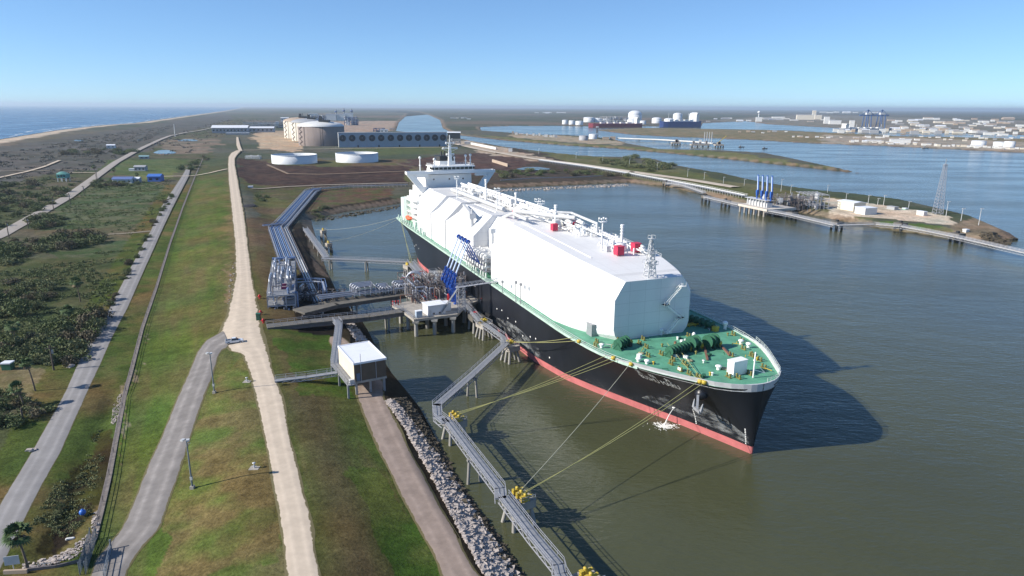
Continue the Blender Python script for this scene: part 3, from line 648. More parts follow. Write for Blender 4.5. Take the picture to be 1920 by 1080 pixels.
mb.beam(L(62, 10.2, roofz(62) + .5), L(236, 10.2, roofz(236) + .7), 1.7, 1.1)
mb.build('roof_duct', M_WHITE, ship)
mb = MB()
mb.rail([L(s, 11.9, roofz(s)) for s in range(60, 237, 6)], 1.2, 2.6, .055); mb.build('roof_railing', M_LGREY, ship)
mb = MB(); mb.rail([L(s, -12.4, roofz(s)) for s in range(150, 178, 6)], 1.1, 2.6, .05)
mb.build('roof_railing', M_LGREY, ship)
# front stairs
mb = MB()
def flight(y0, z0, y1, z1, s):
    for o in (-.45, .45): mb.beam(L(s - .8 + o, y0, z0), L(s - .8 + o, y1, z1), .14, .28)
    n = int(abs(z1 - z0) / .35)
    for k in range(n):
        f = (k + .5) / n; mb.box(140 - s + .8, y0 + (y1 - y0) * f, z0 + (z1 - z0) * f, .9, .28, .05)
    for o in (-.45, .45):
        mb.beam(L(s - .8 + o, y0, z0 + 1), L(s - .8 + o, y1, z1 + 1), .07)
        for k in range(4): f = k / 3; mb.beam(L(s - .8 + o, y0 + (y1 - y0) * f, z0 + (z1 - z0) * f), L(s - .8 + o, y0 + (y1 - y0) * f, z0 + (z1 - z0) * f + 1), .06)
    for y_, z_ in ((y0, z0), (y1, z1)):
        mb.box(140 - s + .8, y_, z_ - .1, 1.6, 1.8, .12)
        for dy in (-.8, .8): mb.beam(L(s - 1.5, y_ + dy, z_), L(s - 1.5, y_ + dy, z_ + 1.1), .08)
flight(2.6, 17.6, 6.6, 21.6, 41.6); flight(6.6, 21.6, 1.2, 26.0, 41.6); flight(1.2, 26.0, 6.4, 31.0, 41.6)
mb.build('front_stair', M_WHITE, ship)
# lattice foremast and roof masts
def lattice(mb, base, h, w0, w1, n=7, r=.1):
    b = Vector(base)
    cs = lambda f: [b + Vector((i * (w0 + (w1 - w0) * f) / 2, j * (w0 + (w1 - w0) * f) / 2, h * f)) for i, j in ((-1, -1), (1, -1), (1, 1), (-1, 1))]
    for k in range(n):
        A, B = cs(k / n), cs((k + 1) / n)
        for i in range(4):
            mb.beam(A[i], B[i], r * 1.5); mb.beam(A[i], B[(i + 1) % 4], r); mb.beam(B[i], B[(i + 1) % 4], r)
mb = MB(); sx, sy = 44.0, -2.6
fb = L(sx, sy, roofz(sx)); ftop = height_for(*S2W(sx, sy, 0)[:2], 440)
hm = ftop - fb[2]
lattice(mb, fb, hm * .86, 2.6, .7, 8, .12); mb.tube((fb[0], fb[1], fb[2] + hm * .8), (fb[0], fb[1], ftop), .16, 6)
for f, ww in ((.3, 3.2), (.55, 2.4), (.9, 1.5)):
    mb.box(fb[0], fb[1], fb[2] + hm * f, ww, ww, .12); 
    z_ = fb[2] + hm * f
    for i, j in ((-1, -1), (1, -1), (1, 1), (-1, 1)): mb.beam((fb[0] + i * ww / 2, fb[1] + j * ww / 2, z_), (fb[0] + i * ww / 2, fb[1] + j * ww / 2, z_ + 1), .08)
    for i in (-1, 1): mb.beam((fb[0] - ww / 2, fb[1] + i * ww / 2, z_ + 1), (fb[0] + ww / 2, fb[1] + i * ww / 2, z_ + 1), .07); mb.beam((fb[0] + i * ww / 2, fb[1] - ww / 2, z_ + 1), (fb[0] + i * ww / 2, fb[1] + ww / 2, z_ + 1), .07)
mb.beam((fb[0], fb[1] - 2.2, fb[2] + hm * .62), (fb[0], fb[1] + 2.6, fb[2] + hm * .62), .2)
for dy in (-1.6, 1.4): mb.ball((fb[0] + .6, fb[1] + dy, fb[2] + hm * .36), .4, 8, 5)
mb.build('foremast', M_LGREY, ship)
def roofpos(px, py, dz=0.0):
    z = 36.5
    for _ in range(4): s, y = SL(px, py, z); z = roofz(s) + dz
    return s, y, z
for px, py, w_ in ((1160, 479, 2.5), (1192, 473, 2.5), (1039, 433, 2.1), (1071, 430, 2.1), (966, 406, 1.9), (939, 377, 1.9)):
    s, y, z = roofpos(px, py); mb = MB(); mb.box(140 - s, y, z + .35, w_, w_ * .95, w_ * 1.05)
    for i in (-1, 1):
        for j in (-1, 1): mb.beam((140 - s + i * w_ * .4, y + j * w_ * .4, z), (140 - s + i * w_ * .4, y + j * w_ * .4, z + .4), .15)
    mb.box(140 - s, y, z + .35 + w_ * 1.05, w_ + .16, w_ * .95 + .16, .1); mb.build('equipment_box', M_RED, ship)
for px, py, pt in ((1165, 466, 421), (1041, 426, 384), (967, 394, 361), (911, 378, 336)):
    s, y, z = roofpos(px, py); ht_ = height_for(*S2W(s, y, 0)[:2], pt); mb = MB(); x_ = 140 - s
    mb.tube((x_, y, z), (x_, y, ht_ - .6), .42, 10); mb.tube((x_, y, ht_ - .6), (x_, y, ht_), .62, 10)
    for k in range(3): mb.lathe([(.42, 0), (.8, .1), (.42, .25)], x_, y, z + (ht_ - z) * (.6 + .13 * k), 10)
    mb.build('vent_mast', M_WHITE, ship)
for px, py, pt in ((1128, 470, 408), (1015, 410, 376), (932, 394, 352), (857, 372, 330), (1008, 400, 372)):
    s, y, z = roofpos(px, py); ht_ = height_for(*S2W(s, y, 0)[:2], pt); mb = MB(); x_ = 140 - s
    mb.tube((x_, y, z), (x_, y, ht_ - 1.2), .24, 8); mb.box(x_, y, ht_ - 1.4, 2.0, 2.0, .12)
    for i in (-1, 1):
        for j in (-1, 1): mb.beam((x_ + i * .9, y + j * .9, ht_ - 1.4), (x_ + i * .9, y + j * .9, ht_), .08); mb.box(x_ + i * .8, y + j * .8, ht_ - .5, .5, .4, .45)
    mb.rail([(x_ + a, y + b_, ht_ - 1.3) for a, b_ in ((-1, -1), (1, -1), (1, 1), (-1, 1), (-1, -1))], .9, 2, .04, False)
    mb.build('light_mast', M_WHITE, ship)
# roof pipework
rnd = random.Random(3)
mb = MB()
for y, z_, r, a, b_ in ((1.2, 2.4, .36, 98, 240), (2.6, 2.9, .5, 104, 240), (4.2, 2.2, .3, 84, 240), (5.4, 3.2, .62, 100, 240), (7.2, 1.4, .26, 64, 240), (8.2, 1.7, .26, 64, 240), (-1.4, 1.3, .22, 100, 232)):
    pts = [L(s, y, roofz(s) + z_) for s in range(a, b_ + 1, 11)]
    mb.path(pts, r, 8)
for s in range(98, 240, 6):
    for y in (0.6, 6.4): mb.beam(L(s, y, roofz(s)), L(s, y, roofz(s) + 2.2), .22)
    mb.beam(L(s, -.2, roofz(s) + 1.6), L(s, 9, roofz(s) + 1.6), .24)
mb.build('roof_pipework', M_WHITE, ship)
mb = MB()                                # the large looped grey pipe
z0 = roofz(128) + 3.2
mb.path([L(131, -8.8, z0 - 2.8), L(131, -8.8, z0), L(126, -7.5, z0 + .4), L(112, -1, z0 + .6), L(105, 4.5, z0 + .5)], .85, 10)
mb.path([L(142, -9.5, z0 - 4), L(131, -9.5, z0 - .9), L(118, -9.0, z0 - 1.4)], .65, 10)
mb.path([L(150, -6, roofz(150) + 1.3), L(225, -6, roofz(225) + 1.3)], .9, 10)
mb.path([L(92, 6.5, roofz(92) + .5), L(92, 6.5, roofz(92) + 4.6), L(112, 6.5, roofz(108) + 4.9), L(116, 2, roofz(108) + 4.9)], .5, 8)
mb.build('loop_pipe', M_LGREY, ship)
def dome(s, y0, n=26, spread=9):
    mb = MB(); x_ = 140 - s; z = roofz(s)
    mb.lathe([(2.6, 0), (2.6, 1.6), (1.6, 2.3), (.01, 2.5)], x_, y0, z, 18)
    for k in range(n):
        px_, py_ = x_ + rnd.uniform(-spread, spread), y0 + rnd.uniform(-4.2, 4.6); hh = rnd.uniform(.6, 3.4)
        t = rnd.random()
        if t < .35: mb.tube((px_, py_, z), (px_, py_, z + hh), rnd.uniform(.12, .35), 7)
        elif t < .6: mb.box(px_, py_, z + rnd.uniform(0, .8), rnd.uniform(.5, 1.5), rnd.uniform(.5, 1.3), rnd.uniform(.6, 1.8))
        elif t < .8: mb.lathe([(.2, 0), (.55, .1), (.55, .35), (.2, .45)], px_, py_, z + hh, 9); mb.tube((px_, py_, z), (px_, py_, z + hh), .12, 6)
        else: mb.path([(px_, py_, z), (px_, py_, z + hh), (px_ + rnd.uniform(-3, 3), py_, z + hh), (px_ + rnd.uniform(-3, 3), py_ + 1, z)], rnd.uniform(.12, .25), 6)
    pl = [(x_ - spread * .7, y0 - 4.4), (x_ + spread * .7, y0 - 4.4), (x_ + spread * .7, y0 + 4.4), (x_ - spread * .7, y0 + 4.4)]
    mb.rail([(a, b_, z + .1) for a, b_ in pl + pl[:1]], 1.1, 2.4, .05)
    return mb
for s, n in ((73, 34), (100, 40), (110, 40), (118, 40), (150, 50), (166, 56), (190, 56), (216, 50)): dome(s, 4.2 if s < 120 else 2.4, n).build('dome_piping', M_WHITE, ship)
mb = MB()
for s, y, a, b_, c_ in ((108, -1.6, 2.6, 2.2, 3.4), (158, 1.2, 3.2, 3, 4.2), (140, 3, 4, 3, 4.5), (172, 5, 3, 2.4, 3.2), (196, -3.5, 3, 2.2, 2.6), (72, -.5, 1.6, 1.6, 1.8)):
    mb = MB(); mb.box(140 - s, y, roofz(s) - (1.6 if 122 < s < 150 else 0), a, b_, c_); mb.build('roof_locker', mat('locker_paint', (0.62, 0.63, 0.63), .5, 0, .1, .5), ship)
# manifold -----------------------------------------------------------
mb = MB()
for k in range(9):
    x_ = 140 - (124.5 + k * 2.9)
    for y in (-23.2, -19.6): mb.tube((x_, y, 16.4), (x_, y, 25.4), .34, 8)
    mb.tube((x_, -24.0, 24.4), (x_, -16.0, 24.4), .5, 9); mb.lathe([(.2, 0), (.8, .05), (.8, .3), (.2, .35)], x_, -23.2, 25.2, 10)
    mb.tube((x_, -24.6, 20.6), (x_, -16.0, 20.6), .42, 9)
    mb.tube((x_, -24.8, 20.6), (x_, -24.5, 20.6), .7, 10); mb.tube((x_, -24.3, 24.4), (x_, -24.0, 24.4), .78, 10)
mb.build('manifold_pipework', M_WHITE, ship)
mb = MB()
for z in (19.0, 22.8):
    mb.box(140 - 136.5, -20.4, z, 27, 8.2, .2); mb.rail([(140 - 123, -24.4, z + .2), (140 - 150, -24.4, z + .2)], 1.1, 2, .05)
mb.build('manifold_platform', M_GREY, ship)
mb = MB()                                # hose crane
cx, cy = 140 - 152, -19.5
mb.tube((cx, cy, 16.4), (cx, cy, 35.5), .75, 12); mb.box(cx, cy, 35.2, 2.6, 2.6, 2.2); mb.beam((cx, cy, 36.6), (cx - 22, cy + 3.5, 37.8), 1.0, 1.2)
mb.beam((cx, cy, 38.4), (cx - 18, cy + 3, 38.4), .14); mb.tube((cx, cy, 36), (cx, cy, 39.2), .4, 8)
mb.build('hose_crane', M_LGREY, ship)
mb = MB(); cx, cy = 140 - 126, -20
mb.tube((cx, cy, 16.4), (cx, cy, 34), .6, 12); mb.box(cx, cy, 33.6, 2, 2, 1.6)
mb.build('crane_post', M_WHITE, ship)
# superstructure -----------------------------------------------------
acc = MB()
acc.box(140 - 264, 0, 16.4, 24, 36, 13.6); acc.box(140 - 264.5, 0, 30, 23, 33, 3.2); acc.box(140 - 264.5, 0, 33.2, 22, 29, 3.0)
acc.box(140 - 264.5, 1.2, 36.2, 20, 26.5, 7.4)
for z in (19.4, 22.6, 25.8, 29.0): acc.box(140 - 262, -19.2, z, 20, 2.4, .25); acc.box(140 - 252.5, 0, z, 1.2, 36, .2)
house = acc.build('accommodation_block', M_WHITE, ship)
mb = MB()
for z in (19.4, 22.6, 25.8, 29.0): mb.rail([(140 - 252, -20.3, z + .25), (140 - 272, -20.3, z + .25)], 1.05, 1.8, .05)
for z in (32.6, 30.0): mb.rail([(140 - 253, -16.4, z), (140 - 275, -16.4, z)], 1.05, 2, .05)
mb.build('balcony_railing', M_WHITE, ship)
for q_ in [(140 - (254.5 + k * 3.3), -18.02, z, .8, .1, .9) for z in (20.6, 23.8, 27.0) for k in range(6)] + [(140 - 254.47, y, 40.6, .1, .8, .8) for y in (-7.5, 1.5, 9.5)] + [(140 - 253.47, y, 33.8, .1, .6, .7) for y in (-12, -8.6)]:
    mb = MB(); mb.box(*q_); mb.build('porthole', M_GLASS, ship)
br = MB()
poly = [(140 - 250.5, -25.2), (140 - 250.5, 25.6), (140 - 255.5, 25.6), (140 - 257, 14), (140 - 268, 13), (140 - 268, -12), (140 - 257, -13), (140 - 255.5, -25.2)]
br.prism(poly, 43.5, 43.9)
br.box(140 - 250.6, .2, 43.9, .2, 50.8, 1.15); br.box(140 - 253, -25.1, 43.9, 5, .2, 1.15); br.box(140 - 253, 25.5, 43.9, 5, .2, 1.15)
br.box(140 - 255.4, -19.6, 43.9, .2, 11, 1.15); br.box(140 - 255.4, 20, 43.9, .2, 11, 1.15)
br.box(140 - 258.5, 1.6, 43.9, 13, 24, 1.7); br.box(140 - 258.5, 1.6, 47.0, 13.6, 24.8, .5)
br.box(140 - 260.5, 1.6, 45.6, 8.6, 23.4, 1.4)
br.rail([(140 - 252.2, -10.4, 47.5), (140 - 252.2, 13.6, 47.5), (140 - 265, 13.6, 47.5), (140 - 265, -10.4, 47.5), (140 - 252.2, -10.4, 47.5)], 1.0, 2, .05)
br.build('bridge', M_WHITE, ship)
mb = MB(); mb.box(140 - 252.1, 1.6, 45.6, .3, 23.2, 1.4); mb.box(140 - 255, -10.35, 45.6, 6, .3, 1.4); mb.box(140 - 255, 13.55, 45.6, 6, .3, 1.4)
mb.build('bridge_window', M_GLASS, ship)
for k in range(10): mb = MB(); mb.box(140 - 251.93, -9.4 + k * 2.44, 45.6, .16, .22, 1.4); mb.build('window_mullion', M_WHITE, ship)
for sd in (-1, 1):                       # solid raking wing brackets
    mb = MB(); o_ = 1.2 if sd > 0 else 0
    def plate(pts):
        vs = [(140 - 251.2, y, z) for y, z in pts] + [(140 - 254.2, y, z) for y, z in pts]; n = len(pts)
        mb.add(vs, [list(range(n)), list(range(2 * n - 1, n - 1, -1))] + [(i, n + i, n + (i + 1) % n, (i + 1) % n) for i in range(n)])
    plate([(sd * 25.1 + o_ * .3, 43.49), (sd * 21.2 + o_ * .3, 43.49), (sd * 12.4 + o_, 32.6), (sd * 16.2 + o_, 32.6)])
    plate([(sd * 22 , 43.49), (sd * 13.2 + o_, 43.49), (sd * 13.2 + o_, 41.9), (sd * 19.8 + o_, 41.9)])
    plate([(sd * 15.3 + o_, 36.4), (sd * 12.8 + o_, 36.4), (sd * 12.8 + o_, 32.6), (sd * 13.5 + o_, 32.6)])
    mb.build('wing_bracket', M_WHITE, ship, fix=True)
fn = MB(); fn.loft([[L(267 + a * k_, 1 + b_ * k_, z) for a, b_ in ((-4, -4.5), (-2, -6), (4, -6), (6, -4.5), (6, 4.5), (4, 6), (-2, 6), (-4, 4.5))] for z, k_ in ((43.6, 1), (49.5, .92))], close=True, caps=True)
fn.build('funnel', M_WHITE, ship, fix=True)
fn = MB(); fn.loft([[L(267 + a * k_, 1 + b_ * k_, z) for a, b_ in ((-4, -4.5), (-2, -6), (4, -6), (6, -4.5), (6, 4.5), (4, 6), (-2, 6), (-4, 4.5))] for z, k_ in ((49.5, .94), (52.2, .9))], close=True, caps=True)
for a in (-2, 0, 2): fn.tube(L(267, a + 1, 52), L(268, a + 1, 54.5), .5, 8)
fn.build('funnel_cap', M_DARK, ship, fix=True)
mb = MB(); bx, by = 140 - 257, 1.0; zt = height_for(*S2W(257, 1.0, 0)[:2], 256)
mb.loft([[(bx + i * w_, by + j * w_, z) for i, j in ((-1, -1), (1, -1), (1, 1), (-1, 1))] for z, w_ in ((47.4, 1.1), (zt - 4, .45))], close=True, caps=True); mb.tube((bx, by, zt - 4.2), (bx, by, zt), .22, 7)
for f, wy in ((.35, 2.4), (.55, 4.6), (.72, 2.6)):
    z = 47.4 + (zt - 47.4) * f; mb.box(bx + .4, by, z, 1.6, wy * 2, .18); mb.box(bx + 1, by, z + .5, .35, wy * 1.4, .4)
    for j in (-1, 1): mb.beam((bx, by + j * .4, z - 1.6), (bx, by + j * wy, z), .16); mb.ball((bx + .3, by + j * wy * .85, z + .6), .42, 8, 5)
mb.build('radar_mast', M_WHITE, ship)
for px, py, pt, r in ((788, 316, 296, .75), (876, 307, 292, .75), (886, 307, 291, .75), (813, 308, 299, .75), (850, 308, 296, .6)):
    z = 47.5 if px > 800 else 45.0
    s, y = SL(px, py, z); s = min(max(s, 252), 264); 
    ytgt = y
    y = {788: -16.5, 876: 9.8, 886: 12.6, 813: -8.4, 850: 3.2}[px]; s = 256
    zt = height_for(*S2W(s, y, 0)[:2], pt); mb = MB(); x_ = 140 - s; z = 47.4 if px > 800 else 43.8
    mb.tube((x_, y, z), (x_, y, zt - r), .3, 8); mb.ball((x_, y, zt - r), r, 12, 8); mb.ball((x_, y, z + (zt - z) * .45), r * .75, 10, 6); mb.build('radome', M_WHITE, ship)
for o in list(ship.children):
    if o.name.split('.')[0] in ('bridge', 'bridge_window', 'window_mullion', 'wing_bracket', 'radar_mast', 'radome', 'funnel', 'funnel_cap'): o.location = (0, 1.8, .8)
mb = MB(); mb.loft([[(140 - 272 + a, -17.2 + b_, z) for a, b_ in ((-4.2, -3.2), (-3, -4.6), (3.6, -4.6), (4.8, -3.2), (4.8, 3.2), (-4.2, 3.2))] for z in (16.4, 29.4)], close=True, caps=True)
mb.box(140 - 268.5, -14.2, 16.4, 5, 8, 12.2); mb.box(140 - 276, -16.6, 16.4, 3.4, 9, 4.2)
mb.build('casing', M_CREAM, ship, fix=True)
mb = MB(); lb = Vector(L(254, -22.4, 20.4))
mb.loft([[lb + Vector((u, math.cos(t) * w_, math.sin(t) * w_ * .8)) for t in [k * math.pi / 5 for k in range(10)]] for u, w_ in ((-4.4, .2), (-3.4, 1.2), (0, 1.6), (3, 1.3), (4.3, .2))], close=True, caps=True, sm=True)
mb.build('lifeboat', M_ORANGE, ship, fix=True)
for u in (-3, 3): mb = MB(); mb.path([lb + Vector((u, 2.6, -4)), lb + Vector((u, 2.4, 2.2)), lb + Vector((u, 0, 3)), lb + Vector((u, 0, 1))], .18, 6); mb.build('davit', M_WHITE, ship)
mb = MB()
for s_ in range(232, 280, 5):
    mb = MB(); mb.box(140 - s_, -23.2, 16.4, 1.2, .9, 1.0); mb.build('deck_chest', M_CREAM, ship); mb = MB(); mb.tube(L(s_ + 2, -22.6, 16.4), L(s_ + 2, -22.6, 18.6), .3, 7); mb.build('vent_post', M_CREAM, ship)
for q_ in ((140 - 243, -20.6, 16.4, 5, 3, 3.6), (140 - 226, -23, 16.4, 1, 1, 3.2), (140 - 220, -23, 16.4, 1.4, 1, 2.2)): mb = MB(); mb.box(*q_); mb.build('deck_chest', M_CREAM, ship)
# fore deck ----------------------------------------------------------
def fd(px, py):
    z = 18.0
    for _ in range(3): s, y = SL(px, py, z); z = zdeck(s)
    return 140 - s, y, z
def winch(px, py, w_, r, drums, name='mooring_winch', rz=0.0):
    x, y, z = fd(px, py); e = MB(); c, n_ = math.cos(rz), math.sin(rz)
    def q(a, b_, zz): return (x + a * c - b_ * n_, y + a * n_ + b_ * c, z + zz)
    for k in range(drums):
        b0 = -w_ / 2 + w_ * k / drums; b1 = -w_ / 2 + w_ * (k + .82) / drums
        e.tube(q(0, b0, r + .35), q(0, b1, r + .35), r * .7, 14)
        for bb in (b0, b1): e.tube(q(0, bb - .07, r + .35), q(0, bb + .07, r + .35), r, 16)
    for k in range(drums + 1):
        b0 = -w_ / 2 + w_ * (k - .09) / drums; e.add([q(-r, b0, 0), q(r, b0, 0), q(.25, b0, r + .7), q(-.25, b0, r + .7)], [(0, 1, 2, 3)]); e.beam(q(-r, b0, .05), q(r, b0, .05), .25)
        e.beam(q(-r, b0, .05), q(0, b0, r + .5), .22); e.beam(q(r, b0, .05), q(0, b0, r + .5), .22)
    e.beam(q(0, -w_ / 2, r + .35), q(0, w_ / 2 + .8, r + .35), .3)
    g = e.build(name, M_GREEN, ship)
    e = MB(); e.box(*q(.2, w_ / 2 + .9, 0)[:2], z + .02, 1.5, 1.4, 1.5, rz); e.tube(q(-.9, w_ / 2 + 1.0, 1.0), q(1.2, w_ / 2 + 1.0, 1.0), .5, 10)
    e.build('winch_motor', M_YEL, g); e = MB(); e.beam(q(-r - .6, -w_ / 2, 1), q(-r - .6, w_ / 2, 1), .09); e.beam(q(-r - .6, -w_ / 2, 0), q(-r - .6, -w_ / 2, 1), .09); e.beam(q(-r - .6, w_ / 2, 0), q(-r - .6, w_ / 2, 1), .09)
    e.build('winch_guard', M_YEL, g)
    return g
winch(1166, 652, 4.6, 1.35, 3, rz=0.5); winch(1271, 664, 7.6, 1.35, 6, rz=.3); winch(1300, 656, 2.6, 1.9, 1, rz=.25); winch(1333, 652, 3.4, 1.8, 2, rz=.25)
winch(1316, 612, 8.5, 1.15, 4, rz=-1.35)
bol = None
for px, py in ((1160, 640), (1199, 645), (1212, 652), (1186, 622), (1291, 631), (1215, 668), (1258, 683), (1262, 676), (1275, 695), (1283, 683), (1366, 707), (1384, 709), (1405, 702), (1292, 702), (1371, 667), (1391, 640), (1409, 668), (1424, 676), (1432, 690), (1375, 628), (1206, 637), (1240, 665), (1394, 655), (1116, 650), (1119, 642), (1310, 708)):
    x, y, z = fd(px, py); mb = MB()
    for dx in (-.55, .55): mb.tube((x + dx, y, z), (x + dx, y, z + .85), .23, 9); mb.lathe([(.23, 0), (.31, .05), (.31, .2), (.05, .28)], x + dx, y, z + .8, 9)
    mb.box(x, y, z, 1.9, .75, .16)
    mb.build('bollard', mat('bollard_paint', (0.2, 0.19, 0.06), .5, 0, .6, 1.6), ship)
for px, py, r, hh in ((1128, 652, .75, 1.2), (1197, 678, .75, 1.1), (1213, 682, .75, 1.1), (1347, 693, .8, 1.2), (1389, 646, .75, 1.5), (1403, 652, .75, 1.5), (1359, 617, .8, 2.4), (1240, 628, .55, 1.9), (1118, 626, .8, 1.8), (1300, 640, .5, 2.6), (1235, 622, .5, 1.6), (1255, 615, 1.3, 4.4)):
    x, y, z = fd(px, py); mb = MB(); mb.tube((x, y, z), (x, y, z + hh * .7), r * .6, 10); mb.lathe([(r * .6, 0), (r, .06), (r, hh * .28), (r * .5, hh * .42), (.02, hh * .44)], x, y, z + hh * .6, 14); mb.build('ventilator', M_WHITE, ship)
x, y, z = fd(1381, 700); mb = MB(); mb.box(x, y, z, 2.2, 4.4, 3.5, .1); mb.box(x, y, z + 3.5, 2.4, 4.6, .15, .1); mb.build('deck_locker', M_WHITE, ship)
x, y, z = fd(1412, 708); mb = MB(); mb.tube((x, y, z), (x, y, z + 6.5), .18, 8); mb.beam((x, y, z + 4), (x + .6, y + 3, z + 1), .14); mb.beam((x, y, z + 2), (x + .6, y + 3, z + 1), .14); mb.build('jackstaff', M_WHITE, ship)
x, y, z = fd(1186, 626); mb = MB(); mb.loft([[(x + a, y + b_, zz) for a, b_ in ((-.9, -2.4), (.9, -2.2), (1.0, 2.4), (-.8, 2.2))] for zz, in ((z,), (z + .5,))] + [[(x + a * .5, y + b_ * .8, z + .95) for a, b_ in ((-.9, -2.4), (.9, -2.2), (1.0, 2.4), (-.8, 2.2))]], close=True, caps=True); mb.build('blue_cover', M_BLUE, ship, fix=True)
x, y, z = fd(1107, 628); mb = MB(); mb.box(x, y + .6, z - .2, 3.2, 2.2, 3.6); mb.box(x, y + .6, z + 3.4, 3.5, 2.5, .15); mb.build('cover_door_hut', M_GREY, ship)
for px, py, pt in ((967, 566, 529), (976, 571, 533), (942, 549, 528)):
    x, y, z = fd(px, py); zt = height_for(*S2W(140 - x, y, 0)[:2], pt); mb = MB(); mb.tube((x, y, z), (x, y, zt), .14, 7); mb.box(x, y, zt - .5, .9, .6, .9); mb.build('deck_lamp', M_GREY, ship)
rf = random.Random(8)                    # small fittings scattered over the fore deck
for k in range(46):
    s_ = rf.uniform(7, 40); yy = rf.uniform(-.82, .82) * hull_b(s_, 18); z = zdeck(s_) - .05; x_ = 140 - s_; mb = MB(); t = rf.random()
    if s_ > 30 and abs(yy) < 14 and s_ > 38: continue
    if t < .35: mb.tube((x_, yy, z), (x_, yy, z + rf.uniform(.5, 1.1)), rf.uniform(.15, .3), 8); mb.lathe([(.1, 0), (.4, .05), (.4, .2), (.1, .25)], x_, yy, z + .6, 9); m_ = rf.choice((M_YEL, M_WHITE, MATS['bollard_paint']))
    elif t < .65: mb.box(x_, yy, z, rf.uniform(.5, 1.3), rf.uniform(.4, 1.1), rf.uniform(.4, 1.2), rf.uniform(0, 1)); m_ = rf.choice((M_GREEN, M_DARK, M_WHITE, M_RUST))
    elif t < .85: mb.path([(x_, yy, z), (x_, yy, z + .5), (x_ + rf.uniform(-2, 2), yy + rf.uniform(-2, 2), z + .5)], .09, 6); m_ = rf.choice((M_YEL, M_GREEN, M_LGREY))
    else: mb.lathe([(.35, 0), (.85, .02), (.85, .28), (.35, .3)], x_, yy, z + .05, 14); m_ = M_ROPEC
    mb.build('deck_fitting', m_, ship)
x, y, z = fd(1294, 612); mb = MB(); mb.path([(x - 1, y - 5, z + .5), (x - 1, y + 6, z + .5)], .22, 7); mb.path([(x + .2, y - 5, z + .5), (x + .2, y + 6, z + .5)], .22, 7)
for k in range(6): mb.box(x - .4, y - 5 + k * 2.2, z, 1.8, .3, .7)
mb.build('yellow_pipe_run', M_YEL, ship)
mb = MB(); x0, y0, z0_ = fd(1318, 640); x1, y1, z1_ = fd(1326, 676)
mb.beam((x0, y0, z0_ + .4), (x1, y1, z1_ + .3), .5, .4); x0, y0, z0_ = fd(1352, 652); x1, y1, z1_ = fd(1368, 668); mb.beam((x0, y0, z0_ + .6), (x1, y1, z1_ + .3), .5, .4); mb.build('anchor_chain', M_RUST, ship)
# anchor in its pocket
c0 = Vector(hull_pt(9.5, 13.4, -1, 0)); mb = MB(); 
mb.ball(c0, 1.7, 14, 8); mb.build('anchor_bolster', M_BLACK, ship)
mb = MB(); a0 = c0 + Vector((.6, -1.5, .2)); a1 = a0 + Vector((1.0, -.7, -3.2)); mb.beam(a0, a1, .55, .4); mb.beam(a1 + Vector((-1.5, .2, -.1)), a1 + Vector((1.5, -.2, -.1)), .6, .7)
for d_ in (-1.4, 1.4): mb.loft([[a1 + Vector((d_ + i, j, 0)) for i, j in ((-.35, -.25), (.35, -.25), (.35, .25), (-.35, .25))], [a1 + Vector((d_ * 1.15 + i * .3, j * .3 + .3, 2.0)) for i, j in ((-.35, -.25), (.35, -.25), (.35, .25), (-.35, .25))]], close=True, caps=True)
mb.build('anchor', M_GREY, ship)
# chocks (yellow) where the lines leave
for px, py in ((1302, 712), (1309, 714), (1169, 679), (1130, 668), (1076, 635)):
    s, y = SL(px, py, 18.4); mb = MB(); q_ = max(0.5, s + 1.0); p = Vector(hull_pt(q_, zdeck(q_), -1, .1)); mb.lathe([(.35, -.3), (.6, -.2), (.6, .5), (.35, .6)], p.x, p.y, p.z + .4, 9); mb.build('fairlead', M_YEL, ship)
# lettering on the bow
def hull_text(body, q_start, q_end, zc, hgt):
    cu = bpy.data.curves.new('lettering', 'FONT'); cu.body = body; cu.resolution_u = 2; ob = bpy.data.objects.new('lettering_tmp', cu); COL.objects.link(ob)
    bpy.context.view_layer.update(); dg = bpy.context.evaluated_depsgraph_get(); me = bpy.data.meshes.new_from_object(ob.evaluated_get(dg)); bpy.data.objects.remove(ob)
    xs = [v.co.x for v in me.vertices]; ys = [v.co.y for v in me.vertices]; x0, x1 = min(xs), max(xs); y0, y1 = min(ys), max(ys)
    for v in me.vertices:
        q = q_start + (q_end - q_start) * (v.co.x - x0) / (x1 - x0); z = zc + hgt * ((v.co.y - y0) / (y1 - y0) - .5); v.co = hull_pt(q, z, -1, .09)
    me.materials.append(M_WHITE); o = bpy.data.objects.new('ship_name', me); COL.objects.link(o); o.parent = ship; return o
hull_text('BUSHU MARU', 24.6, 14.4, 13.4, 1.4)
STROKES = {'a': [((0,.8),(.6,.8)),((.1,1),(.5,1)),((.15,.55),(.15,0)),((.15,.3),(.45,.3)),((.4,.6),(.4,.05)),((0,0),(.55,.12)),((.6,1),(.75,.3)),((.75,.3),(1,0)),((.78,.95),(.92,.85))],
           'b': [((.15,1),(.1,0)),((.5,1),(.5,0)),((.88,1),(.88,0)),((0,.6),(.06,.45)),((.3,.6),(.34,.45)),((.68,.6),(.72,.45))],
           'c': [((.4,1),(.4,.5)),((.4,.5),(.05,0)),((.05,.7),(.8,.7)),((.8,.7),(.78,.1)),((.78,.1),(1,.05)),((.25,.45),(.6,.3))]}
mb = MB()
